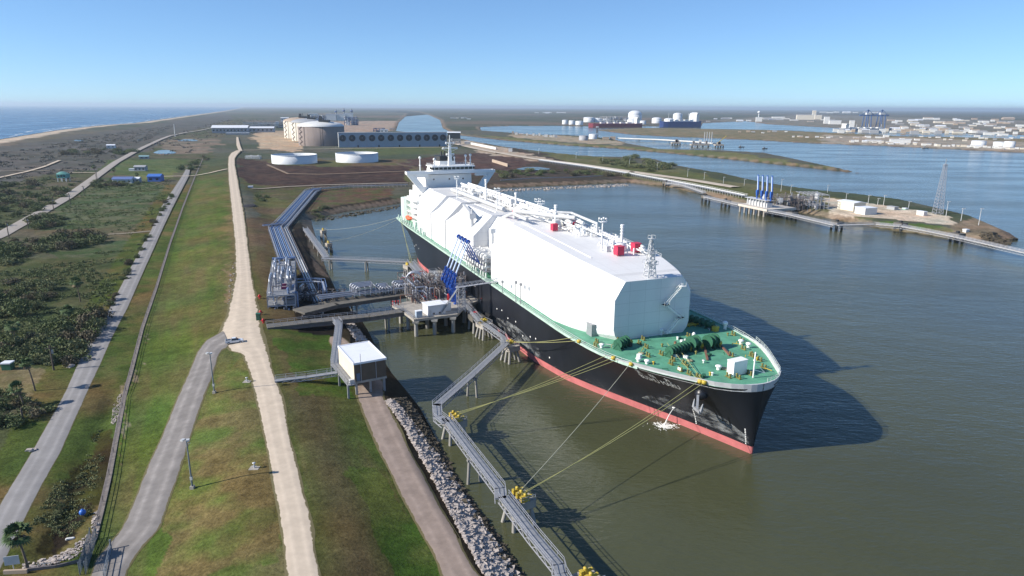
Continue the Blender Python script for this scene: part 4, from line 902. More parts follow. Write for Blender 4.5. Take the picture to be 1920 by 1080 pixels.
for ch, q0 in (('a', 24.2), ('b', 20.6), ('c', 17.0)):
    for (xa, ya), (xb, yb) in STROKES[ch]:
        w_ = .15; dx, dy = xb - xa, yb - ya; l_ = math.hypot(dx, dy); ox, oy = -dy / l_ * w_ / 2, dx / l_ * w_ / 2
        P_ = [(xa + ox, ya + oy), (xa - ox, ya - oy), (xb - ox, yb - oy), (xb + ox, yb + oy)]
        mb.add([hull_pt(q0 - a * 1.4, 14.45 + b_ * 1.2, -1, .09) for a, b_ in P_], [(0, 1, 2, 3)])
mb.build('ship_name', M_WHITE, ship)
# water jet from the hull
mb = MB(); c0 = Vector(hull_pt(20.3, 4.8, -1, .05)); mb.lathe([(.35, -.1), (.5, 0), (.35, .1)], c0.x, c0.y, c0.z, 10); mb.build('discharge_port', M_WHITE, ship)
# ================================================================== jetty, dolphins, walkways
M_CONC = mat('weathered_concrete', (0.36, 0.33, 0.29), 0.9, 0, 0.3, 0.5, 0.1)
M_CONCD = mat('dark_damp_concrete', (0.13, 0.12, 0.105), 0.9, 0, 0.35, 0.5, 0.1)
M_PILE = mat('pile_concrete', (0.3, 0.29, 0.27), 0.85, 0, 0.45, 0.4, streak=0.2)
M_GRATE = mat('galvanised_grating', (0.27, 0.28, 0.3), 0.6, 0.2, 0.25, 0.9)
M_GALV = mat('galvanised_rail', (0.42, 0.43, 0.47), 0.5, 0.3, 0.15, 1)
M_SILV = mat('silver_pipe_cladding', (0.36, 0.38, 0.43), 0.4, 0.5, 0.22, 0.4)
M_BPIPE = mat('blue_grey_pipe', (0.16, 0.24, 0.42), 0.4, 0.3, 0.25, 0.4)
M_ARM = mat('loading_arm_blue', (0.012, 0.07, 0.36), 0.42, 0, 0.2, 0.6)
M_ARML = mat('loading_arm_pale', (0.5, 0.6, 0.78), 0.4, 0.1, 0.15, 0.6)
M_STEEL = mat('brown_structural_steel', (0.16, 0.14, 0.14), 0.7, 0.1, 0.35, 0.7)
M_REDP = mat('fire_red_paint', (0.5, 0.025, 0.03), 0.5, 0, 0.2, 1)
M_PIPE2 = mat('mixed_pipe_steel', (0.25, 0.225, 0.215), 0.5, 0.3, 0.45, 0.5)
M_ROPE = mat('yellow_mooring_rope', (0.36, 0.35, 0.14), 0.8, 0, 0.2, 2)
M_ROPEP = mat('pale_mooring_rope', (0.46, 0.45, 0.34), 0.8, 0, 0.2, 2)
M_RUBBER = mat('black_rubber', (0.015, 0.015, 0.016), 0.8, 0, 0.3, 1)
M_RBEIGE = mat('beige_wall_panel', (0.72, 0.62, 0.46), 0.6, 0, 0.08, 0.5)
M_DBROWN = mat('brown_wall_panel', (0.115, 0.085, 0.06), 0.7, 0, 0.2, 0.5)
M_WROOF = mat('white_metal_roof', (0.74, 0.76, 0.8), 0.45, 0, 0.06, 0.4)
JZ = 6.6
def dirn(a, b): d = Vector(b) - Vector(a); d.z = 0; return d.normalized()
def side(d): return Vector((-d.y, d.x, 0))
def deckstrip(mb, pts, w, th):
    for i in range(len(pts) - 1): mb.beam(Vector(pts[i]) - Vector((0, 0, th / 2)), Vector(pts[i + 1]) - Vector((0, 0, th / 2)), w, th)
def pile(mb, x, y, ztop, r=.35, dx=0, dy=0): mb.tube((x, y, ztop), (x + dx, y + dy, -2.5), r, 9)
def walkway(name, pts, w, label, th=.28, bents=(), truss=.9, group='steel catwalks between the mooring dolphins', m=None, fine=1.0, railh=1.1):
    o = Vector(pts[0]); e = empty(name, o, 0, label, 'walkway', group); P = [Vector(p) - o for p in pts]
    mb = MB(); deckstrip(mb, P, w, th); mb.build('grating_deck', m or M_GRATE, e)
    for sd in (-1, 1):
        mb = MB(); q = [p + side(dirn(P[max(0, i - 1)], P[min(len(P) - 1, i + 1)])) * sd * w / 2 for i, p in enumerate(P)]
        mb.rail(q, railh, 2.2 * fine, .05 * max(1, fine * .8)); mb.build('handrail', M_GALV, e)
        if truss:
            mb = MB()
            for i in range(len(q) - 1):
                a, b = q[i] - Vector((0, 0, th)), q[i + 1] - Vector((0, 0, th)); n = max(1, int((b - a).length / 2.4)); dz = Vector((0, 0, -truss))
                mb.beam(a + dz, b + dz, .16)
                for k in range(n): mb.beam(a.lerp(b, k / n), a.lerp(b, (k + .5) / n) + dz, .1); mb.beam(a.lerp(b, (k + .5) / n) + dz, a.lerp(b, (k + 1) / n), .1)
            mb.build('side_truss', M_GALV, e)
    for t in bents:
        k = min(len(P) - 2, int(t * (len(P) - 1))); f = t * (len(P) - 1) - k; c = P[k].lerp(P[k + 1], f); s_ = side(dirn(P[k], P[k + 1]))
        mb = MB()
        for sd in (-1, 1): pile(mb, c.x + s_.x * sd * 1.1, c.y + s_.y * sd * 1.1, c.z - truss - .2, .36, s_.x * sd * .5, s_.y * sd * .5); 
        for v in range(len(mb.v)): mb.v[v] = (mb.v[v][0], mb.v[v][1], mb.v[v][2] if mb.v[v][2] > c.z - truss - 1 else -2.5 - o.z)
        mb.beam(c + s_ * 1.6 + Vector((0, 0, -truss - .2)), c - s_ * 1.6 + Vector((0, 0, -truss - .2)), .6, .5); mb.build('pile_bent', M_PILE, e)
    return e
def dolphin(px, py, z, label, w=5.0, d=4.2, rz=0.6, hooks=2, hook_at=None):
    c = G3(px, py, z); e = empty('mooring_dolphin', (c.x, c.y, 0), rz, label, 'mooring dolphin', 'mooring dolphins')
    mb = MB(); mb.box(0, 0, z - 1.7, w, d, 1.7); mb.box(w * .18, -d * .1, z - .01, w * .6, d * .6, .12); mb.build('concrete_cap', M_CONC, e)
    for i, j in ((-1, -1), (1, -1), (1, 1), (-1, 1), (0, -1), (0, 1)):
        mb = MB(); mb.tube((i * w * .34, j * d * .32, z - 1.6), (i * w * .52, j * d * .6, -2.5), .42, 10); mb.build('pile', M_PILE, e)
    for k in range(hooks):
        x_, y_ = w * .12, (k - (hooks - 1) / 2) * 1.5; mb = MB()
        mb.box(x_, y_, z + .05, 1.3, 1.0, .5); mb.lathe([(.5, 0), (.5, .5), (.3, .9), (.42, 1.0), (.02, 1.1)], x_ - .1, y_, z + .5, 12); mb.beam((x_ + .2, y_, z + .75), (x_ + 1.3, y_, z + .85), .42, .38)
        mb.box(x_ - .9, y_, z + .05, .6, .7, 1.2); mb.build('mooring_hook', M_YEL, e)
    mb = MB(); mb.rail([(-w / 2 + .1, d / 2 - .1, z), (-w / 2 + .1, -d / 2 + .1, z), (w / 2 - .1, -d / 2 + .1, z)], 1.1, 1.6, .05); mb.build('handrail', M_GALV, e)
    return e
DZ = 5.6
dA = dolphin(908, 605, DZ, 'concrete mooring dolphin with yellow hook beside the loading platform and hull', rz=2.2)
dB = dolphin(957, 646, DZ, 'concrete mooring dolphin with yellow hook at the hull under the double bow rope', rz=2.2)
dC = dolphin(852, 786, DZ, 'concrete mooring dolphin with yellow hooks holding three green yellow ropes', rz=.55, hooks=3)
dD = dolphin(973, 934, DZ, 'concrete mooring dolphin with yellow hooks where the crossing bow lines meet', rz=.55, hooks=3, w=5.4)
dE = dolphin(1098, 1086, DZ, 'concrete mooring dolphin cut off by the lower edge of the photo', rz=.55)
dN = dolphin(767, 497, DZ, 'concrete mooring dolphin under the stern with two steep yellow ropes', rz=2.2, hooks=2)
dS = dolphin(606, 432, 4.8, 'farther small mooring dolphin on the dark bank with a pale rope', w=3.4, d=3, rz=2.2, hooks=1)
dT = dolphin(616, 456, 4.8, 'nearer small mooring dolphin on the dark bank beside the shore catwalk', w=3.4, d=3, rz=2.2, hooks=1)
WZ = DZ + 1.2
walkway('catwalk', [G3(869, 566, JZ), G3(880, 578, WZ), G3(900, 602, WZ)], 1.8, 'short catwalk stepping from the platform down to the first dolphin')
walkway('catwalk', [G3(908, 606, WZ), G3(944, 632, WZ), G3(947, 642, WZ)], 2.0, 'catwalk along the black hull between the two dolphins')
walkway('catwalk', [G3(949, 643, WZ), G3(885, 702, WZ), G3(818, 760, WZ)], 2.2, 'dark grey diagonal catwalk from hull dolphin back towards the riprap', bents=(.5,))
walkway('catwalk', [G3(819, 757, WZ), G3(821, 780, WZ), G3(836, 792, WZ)], 2.2, 'short angled catwalk bend next to the three rope dolphin')
walkway('catwalk', [G3(836, 783, WZ), G3(885, 848, WZ), G3(937, 915, WZ), G3(939, 934, WZ)], 2.2, 'straight catwalk over the water between the two yellow hook dolphins', bents=(.36,))
walkway('catwalk', [G3(944, 930, WZ), G3(1000, 1003, WZ), G3(1046, 1058, WZ), G3(1050, 1075, WZ), G3(1075, 1120, WZ)], 2.2, 'catwalk running out through the bottom edge of the photo', bents=())
walkway('catwalk', [G3(770, 490, WZ), G3(790, 513, WZ), G3(810, 536, WZ)], 3.2, 'wide catwalk from the stern dolphin to the loading platform')
walkway('jetty_bridge', [G3(604, 484, 5.6), G3(680, 487, 5.6), G3(764, 491, 5.8)], 2.6, 'narrow pale bridge crossing the inner basin to the stern dolphin', bents=(.1, .54), truss=.8, group='bridges over the inner basin')
walkway('catwalk', [G3(572, 428, 5.0), G3(590, 452, 5.0), G3(612, 482, 5.2)], 2.6, 'catwalk on posts following the dark bank of the inner basin', bents=(.15, .35, .55, .75), truss=.6)
def breasting(s, label):
    c = S2W(s, -31.5, 0); e = empty('breasting_dolphin', c, SHIP_RZ, label, 'breasting dolphin', 'breasting dolphins against the hull')
    mb = MB(); mb.box(0, 0, 4.2, 7, 5, 1.8); mb.build('concrete_cap', M_CONCD, e)
    for i in (-1, 1):
        for j in (-1, 1): mb = MB(); mb.tube((i * 2.4, j * 1.6, 4.3), (i * 3.0, j * 2.2, -2.5), .5, 10); mb.build('pile', M_PILE, e)
    mb = MB(); mb.box(0, 4.3, 1.2, 6.0, .7, 5.0); mb.build('fender_panel', M_RUBBER, e)
    for i in (-1.8, 1.8): mb = MB(); mb.tube((i, 2.5, 4.4), (i, 4.0, 4.4), .8, 12); mb.build('fender_cone', M_RUBBER, e)
    mb = MB(); mb.box(-1, 0, 6.0, 1.4, 1.2, .9); mb.build('mooring_hook', M_REDP, e)
breasting(112, 'breasting dolphin with black fender beside the loading platform corner')
breasting(152, 'breasting dolphin with black fender behind the blue loading arms')
# loading platform
PLAT = [(735, 572), (757, 585), (776, 599), (858, 589), (873, 573), (903, 561), (892, 530), (852, 506), (806, 508), (780, 536), (758, 550), (775, 562)]
pc = G3(820, 560, JZ); plat = empty('loading_platform', (pc.x, pc.y, 0), 0, 'concrete loading platform on columns beside the black hull', 'jetty platform')
pw = [G3(*p, JZ) - Vector((pc.x, pc.y, JZ)) for p in PLAT]; mb = MB(); mb.prism([(p.x, p.y) for p in pw], JZ - .9, JZ); mb.build('concrete_deck', M_CONC, plat)
for px, py in ((779, 599), (814, 596), (849, 592), (870, 575), (800, 585), (835, 580), (764, 586), (750, 576), (890, 560), (855, 560), (780, 560), (810, 545), (850, 540), (885, 540)):
    q = G3(px, py, JZ) - pc; mb = MB(); mb.tube((q.x, q.y + .9, JZ - .8), (q.x, q.y + .9, -2.5), .72, 12); mb.box(q.x, q.y + .9, JZ - 1.5, 2.2, 2.2, .65); mb.build('column', M_PILE, plat)
mb = MB(); edge = [G3(*p, JZ) - Vector((pc.x, pc.y, 0)) for p in [(735, 572), (757, 585), (776, 599), (858, 589), (873, 573)]]; mb.rail(edge, 1.15, 2.0, .06); mb.build('handrail', M_GALV, plat)
def local(e, px, py, z): return G3(px, py, z) - e.location
# access trestle
def trestle(name, pts, w, z, label, m, cat, th=.7, every=11, rail=True, group=None):
    P = [G3(px, py, z) for px, py in pts]; o = P[0].copy(); o.z = 0; e = empty(name, o, 0, label, cat, group); P = [p - o for p in P]
    mb = MB(); deckstrip(mb, P, w, th); mb.build('deck', m, e)
    mb = MB()
    for sd in (-.42, .42): mb_ = [p + side(dirn(P[0], P[-1])) * sd * w - Vector((0, 0, th + .45)) for p in P]; [mb.beam(mb_[i], mb_[i + 1], .4, .9) for i in range(len(P) - 1)]
    mb.build('girder', M_STEEL, e)
    if rail:
        for sd in (-1, 1): mb = MB(); mb.rail([p + side(dirn(P[0], P[-1])) * sd * (w / 2 - .15) for p in P], 1.15, 2.2, .06); mb.build('handrail', M_GALV, e)
    for i in range(len(P) - 1):
        n = max(1, int((P[i + 1] - P[i]).length / every))
        for k in range(n):
            c = P[i].lerp(P[i + 1], (k + .5) / n); s_ = side(dirn(P[i], P[i + 1])); wx = c + o; zb = min(ht(wx.x, wx.y), 3) - .5 if ht(wx.x, wx.y) > 0 else -2.5
            mb = MB()
            for sd in (-.36, .36): mb.tube(c + s_ * w * sd - Vector((0, 0, th)), (c.x + s_.x * w * sd, c.y + s_.y * w * sd, zb), .4, 9)
            mb.beam(c + s_ * w * .52 - Vector((0, 0, th + 1.1)), c - s_ * w * .52 - Vector((0, 0, th + 1.1)), .8, .7); mb.build('pier', M_PILE, e)
    return e
trestle('access_trestle', [(500, 611), (580, 602), (690, 591), (760, 581)], 5.0, JZ, 'grey access road trestle from the levee to the loading platform', M_CONCD, 'trestle')
pt_ = trestle('pipe_trestle', [(560, 583), (625, 567), (700, 556), (775, 546)], 8.0, JZ - .6, 'dark trestle carrying silver pipes to the loading platform', M_CONCD, 'pipe trestle', rail=False)
o = pt_.location; P0, P1 = G3(596, 562, JZ), G3(778, 540, JZ); d = dirn(P0, P1); s_ = side(d)
for k in range(5):
    mb = MB(); off = s_ * (-2.8 + k * 1.35); a, b = P0 + off - o, P1 + off - o; a.z = b.z = JZ + 1.0 + .25 * (k % 2); mb.tube(a, b, .42 if k % 2 else .3, 9); mb.build('pipe', M_SILV if k != 2 else M_PIPE2, pt_)
mb = MB(); Lp = (P1 - P0).length
for k in range(int(Lp / 4)):
    c = P0 + d * (k * 4 + 1) - o; mb.beam(c + s_ * 3.6 + Vector((0, 0, .6 )), c - s_ * 3.6 + Vector((0, 0, .6)), .3, .5)
mb.build('pipe_support', M_STEEL, pt_)
for f0, f1, hh in ((.34, .56, 3.6), (.6, .72, 2.2), (.78, .9, 2.6)):
    for k in range(4):
        off = s_ * (2.4 - k * 1.3) - o; q = lambda f, z: P0.lerp(P1, f) + off + Vector((0, 0, z)); ins = .012 * k
        mb = MB(); mb.path([q(f0 + ins, .9), q(f0 + ins, hh - .5 * k * .4), q(f0 + ins + .015, hh + .6 - k * .2), q(f1 - ins - .015, hh + .6 - k * .2), q(f1 - ins, hh - .2 * k), q(f1 - ins, .9)], .42, 9); mb.build('expansion_loop', M_SILV, pt_)
    mb = MB(); nfr = 5
    for k in range(nfr):
        c = P0.lerp(P1, f0 + (f1 - f0) * k / (nfr - 1)) - o
        for sd in (-3.2, 3.2): mb.beam(c + s_ * sd, c + s_ * sd + Vector((0, 0, hh)), .22)
        mb.beam(c + s_ * 3.2 + Vector((0, 0, hh)), c - s_ * 3.2 + Vector((0, 0, hh)), .22)
    mb.build('loop_frame', M_GALV, pt_)
# coiled round pipe at the platform
c = G3(778, 536, JZ); e = empty('pipe_loop', c, 0, 'large round silver pipe loop standing at the end of the pipe trestle', 'pipe loop')
for k in range(3):
    pts = [Vector((3.4 * math.cos(t), k * 1.3 - 1.2, 3.1 + 3.0 * math.sin(t))) for t in [math.pi * (-.25 + 1.5 * j / 12) for j in range(13)]]; mb = MB(); mb.path(pts, .36, 8); mb.build('pipe', M_SILV, e)
mb = MB(); [mb.beam((x_, 0, 0), (x_, 0, 3), .25) for x_ in (-3, 0, 3)]; mb.build('pipe_support', M_STEEL, e)
# pipework tangle on the platform
rn = random.Random(11)
pcx = G3(832, 543, JZ); e = empty('jetty_pipework', pcx, SHIP_RZ, 'tangle of brown and red pipes and valves on the loading platform', 'pipework')
for nm, mm, cnt, rr in (('pipe', M_PIPE2, 84, (.1, .26)), ('valve_pipe', M_REDP, 14, (.1, .17)), ('steel_column', M_STEEL, 70, (.1, .16)), ('silver_pipe', M_SILV, 50, (.18, .36)), ('brown_pipe', M_RUST, 26, (.1, .2))):
    for k in range(cnt):
        x_, y_ = rn.uniform(-15, 15), rn.uniform(-17, 8); h_ = rn.uniform(.6, 5.4); r = rn.uniform(*rr); mb = MB()
        if nm == 'steel_column': mb.beam((x_, y_, 0), (x_, y_, h_ + 1.5), .2); mb.beam((x_, y_, h_ + 1.4), (x_ + rn.choice((-4, 4)), y_, h_ + 1.4), .18)
        else:
            l_ = rn.uniform(2, 9) * rn.choice((-1, 1)); ax_ = rn.random() < .5
            mb.path([(x_, y_, 0), (x_, y_, h_), (x_ + (l_ if ax_ else 0), y_ + (0 if ax_ else l_ * .6), h_), (x_ + (l_ if ax_ else 0), y_ + (0 if ax_ else l_ * .6), .1)], r, 7)
            mb.lathe([(r, -.15), (r * 2, -.1), (r * 2, .1), (r, .15)], x_, y_, h_ * .6, 8)
        mb.build(nm, mm, e)
for z, yo in ((3.4, 0), (5.8, 0), (3.0, -9.5), (4.6, 6)):
    mb = MB(); mb.box(-3, -2 + yo, z, 15, 3.2, .15); mb.rail([(-10.4, -3.5 + yo, z), (4.4, -3.5 + yo, z), (4.4, -.5 + yo, z), (-10.4, -.5 + yo, z), (-10.4, -3.5 + yo, z)], 1.1, 2.2, .06); mb.build('access_platform', M_GRATE, e)
    mb = MB(); [mb.beam((x_, y_, 0), (x_, y_, z), .22) for x_ in (-10, -3, 4) for y_ in (-3.4 + yo, -.6 + yo)]; mb.build('platform_leg', M_STEEL, e)
# loading arms
def arm(s, label, first=None):
    b = S2W(s, -34.8, JZ); e = empty('marine_loader', b, SHIP_RZ, label, 'loading arm', 'blue loading arms at the near berth')
    PV, AP, EN = Vector((0, 0, 11.6)), Vector((0, 5.2, 24.0)), Vector((0, 10.0, 15.0))
    mb = MB(); mb.tube((0, 0, 0), (0, 0, 11.2), .3, 10); mb.box(0, 0, 0, 1.5, 1.5, .4); mb.box(0, 0, 5, 1.2, 1.5, .2); mb.box(0, 0, 8, 1.2, 1.5, .2); mb.box(0, 0, 10.8, .9, 1.2, 1.5); [mb.beam((i * .55, j * .65, 0), (i * .55, j * .65, 8.2), .09) for i in (-1, 1) for j in (-1, 1)]; mb.build('riser', M_ARM, e)
    mb = MB(); mb.path([PV, PV.lerp(AP, .5), AP], .27, 9); mb.beam(PV + Vector((.5, 0, 0)), AP + Vector((.4, 0, 0)), .1, .2); [mb.beam(PV.lerp(AP, f) + Vector((.45, 0, 0)), PV.lerp(AP, f + .07), .07) for f in (.1, .25, .4, .55, .7, .85)]; mb.build('inboard_arm', M_ARML, e)
    mb = MB(); mb.lathe([(.1, -.2), (.85, -.16), (.85, .16), (.1, .2)], 0, 0, 0, 14)
    for i in range(len(mb.v)): v = mb.v[i]; mb.v[i] = (v[2] + AP.x, v[0] + AP.y, v[1] + AP.z)
    mb.build('apex_sheave', M_ARM, e)
    mb = MB(); mb.path([AP + Vector((-.5, 0, 0)), EN + Vector((-.5, 0, 0)), EN + Vector((-.5, 1.2, -.4))], .2, 8); mb.beam(AP + Vector((-.5, .9, .3)), EN + Vector((-.5, .5, .8)), .09); mb.build('outboard_arm', M_ARM, e)
    CW = PV - (AP - PV).normalized() * 4.6
    mb = MB(); mb.beam(PV, CW, .42, .5); mb.beam(PV + Vector((0, -.3, 1)), CW + Vector((0, -.6, .6)), .16); mb.beam(PV.lerp(CW, .5), PV.lerp(CW, .5) + Vector((0, -.4, .9)), .14); mb.build('counterweight_beam', M_ARM, e)
    mb = MB(); mb.beam(CW + Vector((-.55, 0, 0)), CW + Vector((.55, 0, 0)), 0.9, 1.15); mb.beam(CW.lerp(PV, .3) + Vector((-.7, 0, .5)), CW.lerp(PV, .3) + Vector((.5, 0, .5)), .5, .5); mb.build('counterweight', M_ARM, e)
    mb = MB(); mb.path([(.9, -.4, .3), (.9, -.4, 9), (.5, 0, 11)], .2, 7); mb.beam((-.9, -.6, 0), (-.9, -.6, 8), .14); mb.beam((-.9, .6, 0), (-.9, .6, 8), .14); mb.build('side_pipe', M_ARM, e)
    return e
for k, lb_ in enumerate(('blue loading arm nearest the bow of the four beside the white manifold', 'second from the bow of the four blue loading arms by the hull', 'third from the bow of the four blue loading arms by the hull', 'blue loading arm nearest the stern of the four beside the hull')):
    arm(126.5 + k * 4.0, lb_)
b = S2W(131, -36.5, JZ); mb = MB(); mb.box(0, 0, 0, .9, .9, 2.6); mb.lathe([(.45, 0), (.3, .4), (.05, .6)], 0, 0, 2.6, 10); o = mb.build('red_hose_cabinet', M_REDP); o.location = b; tag(o, 'red upright cabinet at the foot of the blue loading arms', 'cabinet')
# gangway
b = S2W(116, -36, JZ); e = empty('gangway_tower', b, SHIP_RZ, 'grey truss gangway reaching from the platform onto the ship rail', 'gangway')
mb = MB(); lattice(mb, (0, 0, 0), 9.6, 2.4, 2.4, 5, .16); mb.build('tower', M_GALV, e)
mb = MB(); A_, B_ = Vector((0, -2, 9.4)), Vector((1, 14.0, 10.6))
for dx in (-.7, .7):
    for dz in (0, 1.2): mb.beam(A_ + Vector((dx, 0, dz)), B_ + Vector((dx, 0, dz)), .14)
    for k in range(8): mb.beam(A_.lerp(B_, k / 8) + Vector((dx, 0, 0)), A_.lerp(B_, (k + 1) / 8) + Vector((dx, 0, 1.2)), .1)
mb.beam(A_, B_, 1.4, .1); mb.build('bridge_span', M_GALV, e)
mb = MB(); mb.beam((0, -8, 0), (0, -1, 9.2), 1.1, .2); mb.rail([(.5, -8, 0), (.5, -1, 9.2)], 1, 1.5, .05); mb.build('stair', M_GRATE, e)
# small buildings on the platform
c = G3(820, 590.5, JZ); rzb = math.atan2(*(G3(837, 588, JZ) - G3(801.5, 593, JZ)).yx); e = empty('control_building', c, rzb, 'white flat roofed control building on the front edge of the platform', 'building')
mb = MB(); mb.box(0, 3.2, 0, 6.8, 5.6, 3.5); mb.build('wall', mat('painted_panel', (.62, .64, .68), .5, 0, .08, .6), e)
mb = MB(); mb.box(0, 3.2, 3.5, 7.3, 6.1, .25); mb.build('roof', M_WROOF, e)
mb = MB(); mb.box(5.2, 4.6, 0, 2.8, 3.4, 3.2); mb.build('annex', M_WROOF, e)
for x_ in (-1.2, 1.2): mb = MB(); mb.box(x_, .35, .2, .8, .1, .7); mb.build('louvre', M_GLASS, e)
mb = MB(); mb.box(-2.6, .36, 0, .9, .08, 2.1); mb.build('door', M_LGREY, e)
c = G3(787, 596, JZ); e = empty('electrical_cabinet', c, rzb, 'blue grey electrical cabinet left of the white control building', 'cabinet')
mb = MB(); mb.box(0, 1, 0, 2.2, 1.6, 2.4); mb.build('body', mat('cabinet_blue', (.34, .42, .52), .5, 0, .1, 1), e); mb = MB(); mb.box(0, 1, 2.4, 2.4, 1.8, .12); mb.build('roof', M_WROOF, e)
for px, py, lb_ in ((742, 572, 'red and white gate structure at the trestle end of the platform'), (908, 566, 'red valve set on the platform edge near the hull')):
    c = G3(px, py, JZ); e = empty('fire_monitor', c, .3, lb_, 'fire equipment')
    for k in range(3): mb = MB(); mb.tube((k * 1.0 - 1, 0, 0), (k * 1.0 - 1, 0, 1.4), .2, 8); mb.ball((k * 1.0 - 1, 0, 1.5), .32, 8, 5); mb.build('valve', M_REDP, e)
    mb = MB(); mb.beam((-1.4, .3, .5), (1.4, .3, .5), .22); mb.build('pipe', M_GALV, e)
# mooring lines
def rope(a, b, sag, label, m=M_ROPE, r=.07, group='yellow mooring lines'):
    a, b = Vector(a), Vector(b); o = a.copy(); mb = MB(); pts = []
    for k in range(15):
        f = k / 14; p = a.lerp(b, f) - Vector((0, 0, sag * 4 * f * (1 - f))); pts.append(p - o)
    for k in range(14): mb.tube(pts[k], pts[k + 1], r, 6, cap=False)
    ob = mb.build('mooring_line', m); ob.location = o; tag(ob, label, 'mooring line', group); return ob
def rail_pt(q): p = hull_pt(q, zdeck(q), -1, .1); w_ = S2W(140 - p[0], p[1], p[2] + .5); return w_
def q_of(px, py, z=18.2): s, y = SL(px, py, z); return max(.6, s + 1.2)
for i, (px, py) in enumerate(((1123, 664), (1131, 669), (1138, 673))): rope(G3(855 + i * 1.5, 779 - i * 3, DZ + 1.2), rail_pt(q_of(px, py)), .6, ('uppermost', 'middle', 'lowest')[i] + ' of three parallel mooring lines from the rope dolphin to the hull')
for i, (px, py) in enumerate(((1060, 630), (1068, 636))): rope(G3(963, 642 - i * 2, DZ + 1.2), rail_pt(q_of(px, py)), .5, ('farther', 'nearer')[i] + ' of the two short mooring lines by the hull dolphin')
rope(G3(970, 926, DZ + 1.2), rail_pt(q_of(1169, 680)), .7, 'single steep mooring line rising left of the name', M_ROPEP)
for i, (px, py) in enumerate(((1302, 713), (1311, 716))): rope(G3(977, 928 - i * 3, DZ + 1.2), rail_pt(q_of(px, py)), .9, ('farther', 'nearer')[i] + ' of the two long mooring lines to the bow chocks')
x, y, z = fd(1262, 652)
for i, (px, py) in enumerate(((1302, 713), (1311, 716))): q_ = q_of(px, py); x, y, z = fd(1250 + i * 14, 652); rope(S2W(140 - x, y, z + 1.4), rail_pt(q_), .1, ('left', 'right')[i] + ' mooring line lying across the green deck to its winch', r=.06)
for i, q_ in enumerate((262, 266)): rope(G3(770 + i * 4, 494 + i * 2, DZ + 1.2), rail_pt(q_), .5, ('left', 'right')[i] + ' of the two steep lines under the stern')
for i, (px, py, z) in enumerate(((592, 431, 5.8), (612, 454, 5.8))): rope(G3(px, py, z), rail_pt(278 - i * 5), 2.0, ('farther', 'nearer')[i] + ' pale line across the basin to the stern', M_ROPEP, .07)
# jet of water + foam
p0 = S2W(140 - c0.x, c0.y, c0.z); tgt = G3(1246, 796, 0.1); mb = MB(); pts = [p0.lerp(tgt, f) + Vector((0, 0, 0.4 * math.sin(math.pi * f))) for f in [k / 8 for k in range(9)]]
M_FOAM = mat('white_foam', (.75, .76, .74), .8, 0, .15, 3)
for k in range(8): mb.tube(pts[k] - p0, pts[k + 1] - p0, .05 + .012 * k, 7, .06 + .012 * k)
o = mb.build('water_jet', M_FOAM); o.location = p0; tag(o, 'white jet of discharge water falling from the black hull', 'water jet')
mb = MB(); rn = random.Random(5)
for k in range(320):
    a = rn.uniform(0, 6.28); r = abs(rn.gauss(0, 1)) ; x_, y_ = tgt.x + math.cos(a) * r * 2.3, tgt.y + math.sin(a) * r * 1.5 - .5; q = rn.uniform(.08, .5) / (1 + r)
    mb.lathe([(q, 0), (q * .7, .05), (.01, .07)], x_, y_, .03, 6)
tag(mb.build('foam', M_FOAM), 'white foam where the discharge hits the water', 'foam', kind='stuff')
# substation on columns
SZ = 7.6; RZ_ = 12.8
cs = [G3(638.5, 648, RZ_), G3(697, 641, RZ_), G3(717, 673, RZ_), G3(659, 683, RZ_)]; cc_ = sum(cs, Vector()) / 4; w_ = ((cs[1] - cs[0]).length + (cs[2] - cs[3]).length) / 2; d_ = ((cs[3] - cs[0]).length + (cs[2] - cs[1]).length) / 2
rz = math.atan2((cs[2] - cs[3]).y, (cs[2] - cs[3]).x); e = empty('switchgear_building', (cc_.x, cc_.y, 0), rz, 'beige and brown building on columns with bright white flat roof', 'building')
SUB = e
mb = MB(); mb.box(0, 0, SZ, w_, d_, RZ_ - SZ - .02); mb.build('wall', M_DBROWN, e)
mb = MB(); mb.box(-w_ / 2 - .06, 0, SZ + .02, .12, d_ - .02, RZ_ - SZ - .1); o = mb.build('beige_wall', M_RBEIGE, e); o['label'] = 'pale beige panelled side wall'
mb = MB(); mb.box(0, 0, RZ_ - .02, w_ + .3, d_ + .3, .12)
for a, b_, l1, l2 in ((0, d_ / 2 + .1, w_ + .5, .3), (0, -d_ / 2 - .1, w_ + .5, .3), (w_ / 2 + .1, 0, .3, d_ + .1), (-w_ / 2 - .1, 0, .3, d_ + .1)): mb.box(a, b_, RZ_ - .3, l1, l2, .55)
mb.build('roof', M_WROOF, e)
mb = MB(); mb.box(0, 0, SZ - .6, w_ + .2, d_ + .2, .58); mb.build('floor_slab', M_CONC, e)
for i in (-1, 0, 1):
    for j in (-1, 1): mb = MB(); mb.box(i * (w_ / 2 - .5), j * (d_ / 2 - .6), 0, .55, .55, SZ - .58); mb.build('column', M_GREY, e)
mb = MB(); mb.box(-w_ / 2 + 1.0, -d_ / 2 - .05, SZ + .1, 1.0, .1, 2.2); mb.build('door', mat('blue_door', (.1, .16, .24), .5), e)
mb = MB(); mb.tube((-w_ / 2 + 1.8, -d_ / 2 - .12, SZ - .3), (-w_ / 2 + 1.8, -d_ / 2 - .12, RZ_ + 2.6), .08, 6); mb.tube((w_ * .18, -d_ / 2 - .08, SZ), (w_ * .18, -d_ / 2 - .08, RZ_), .08, 6); mb.build('conduit', M_GALV, e)
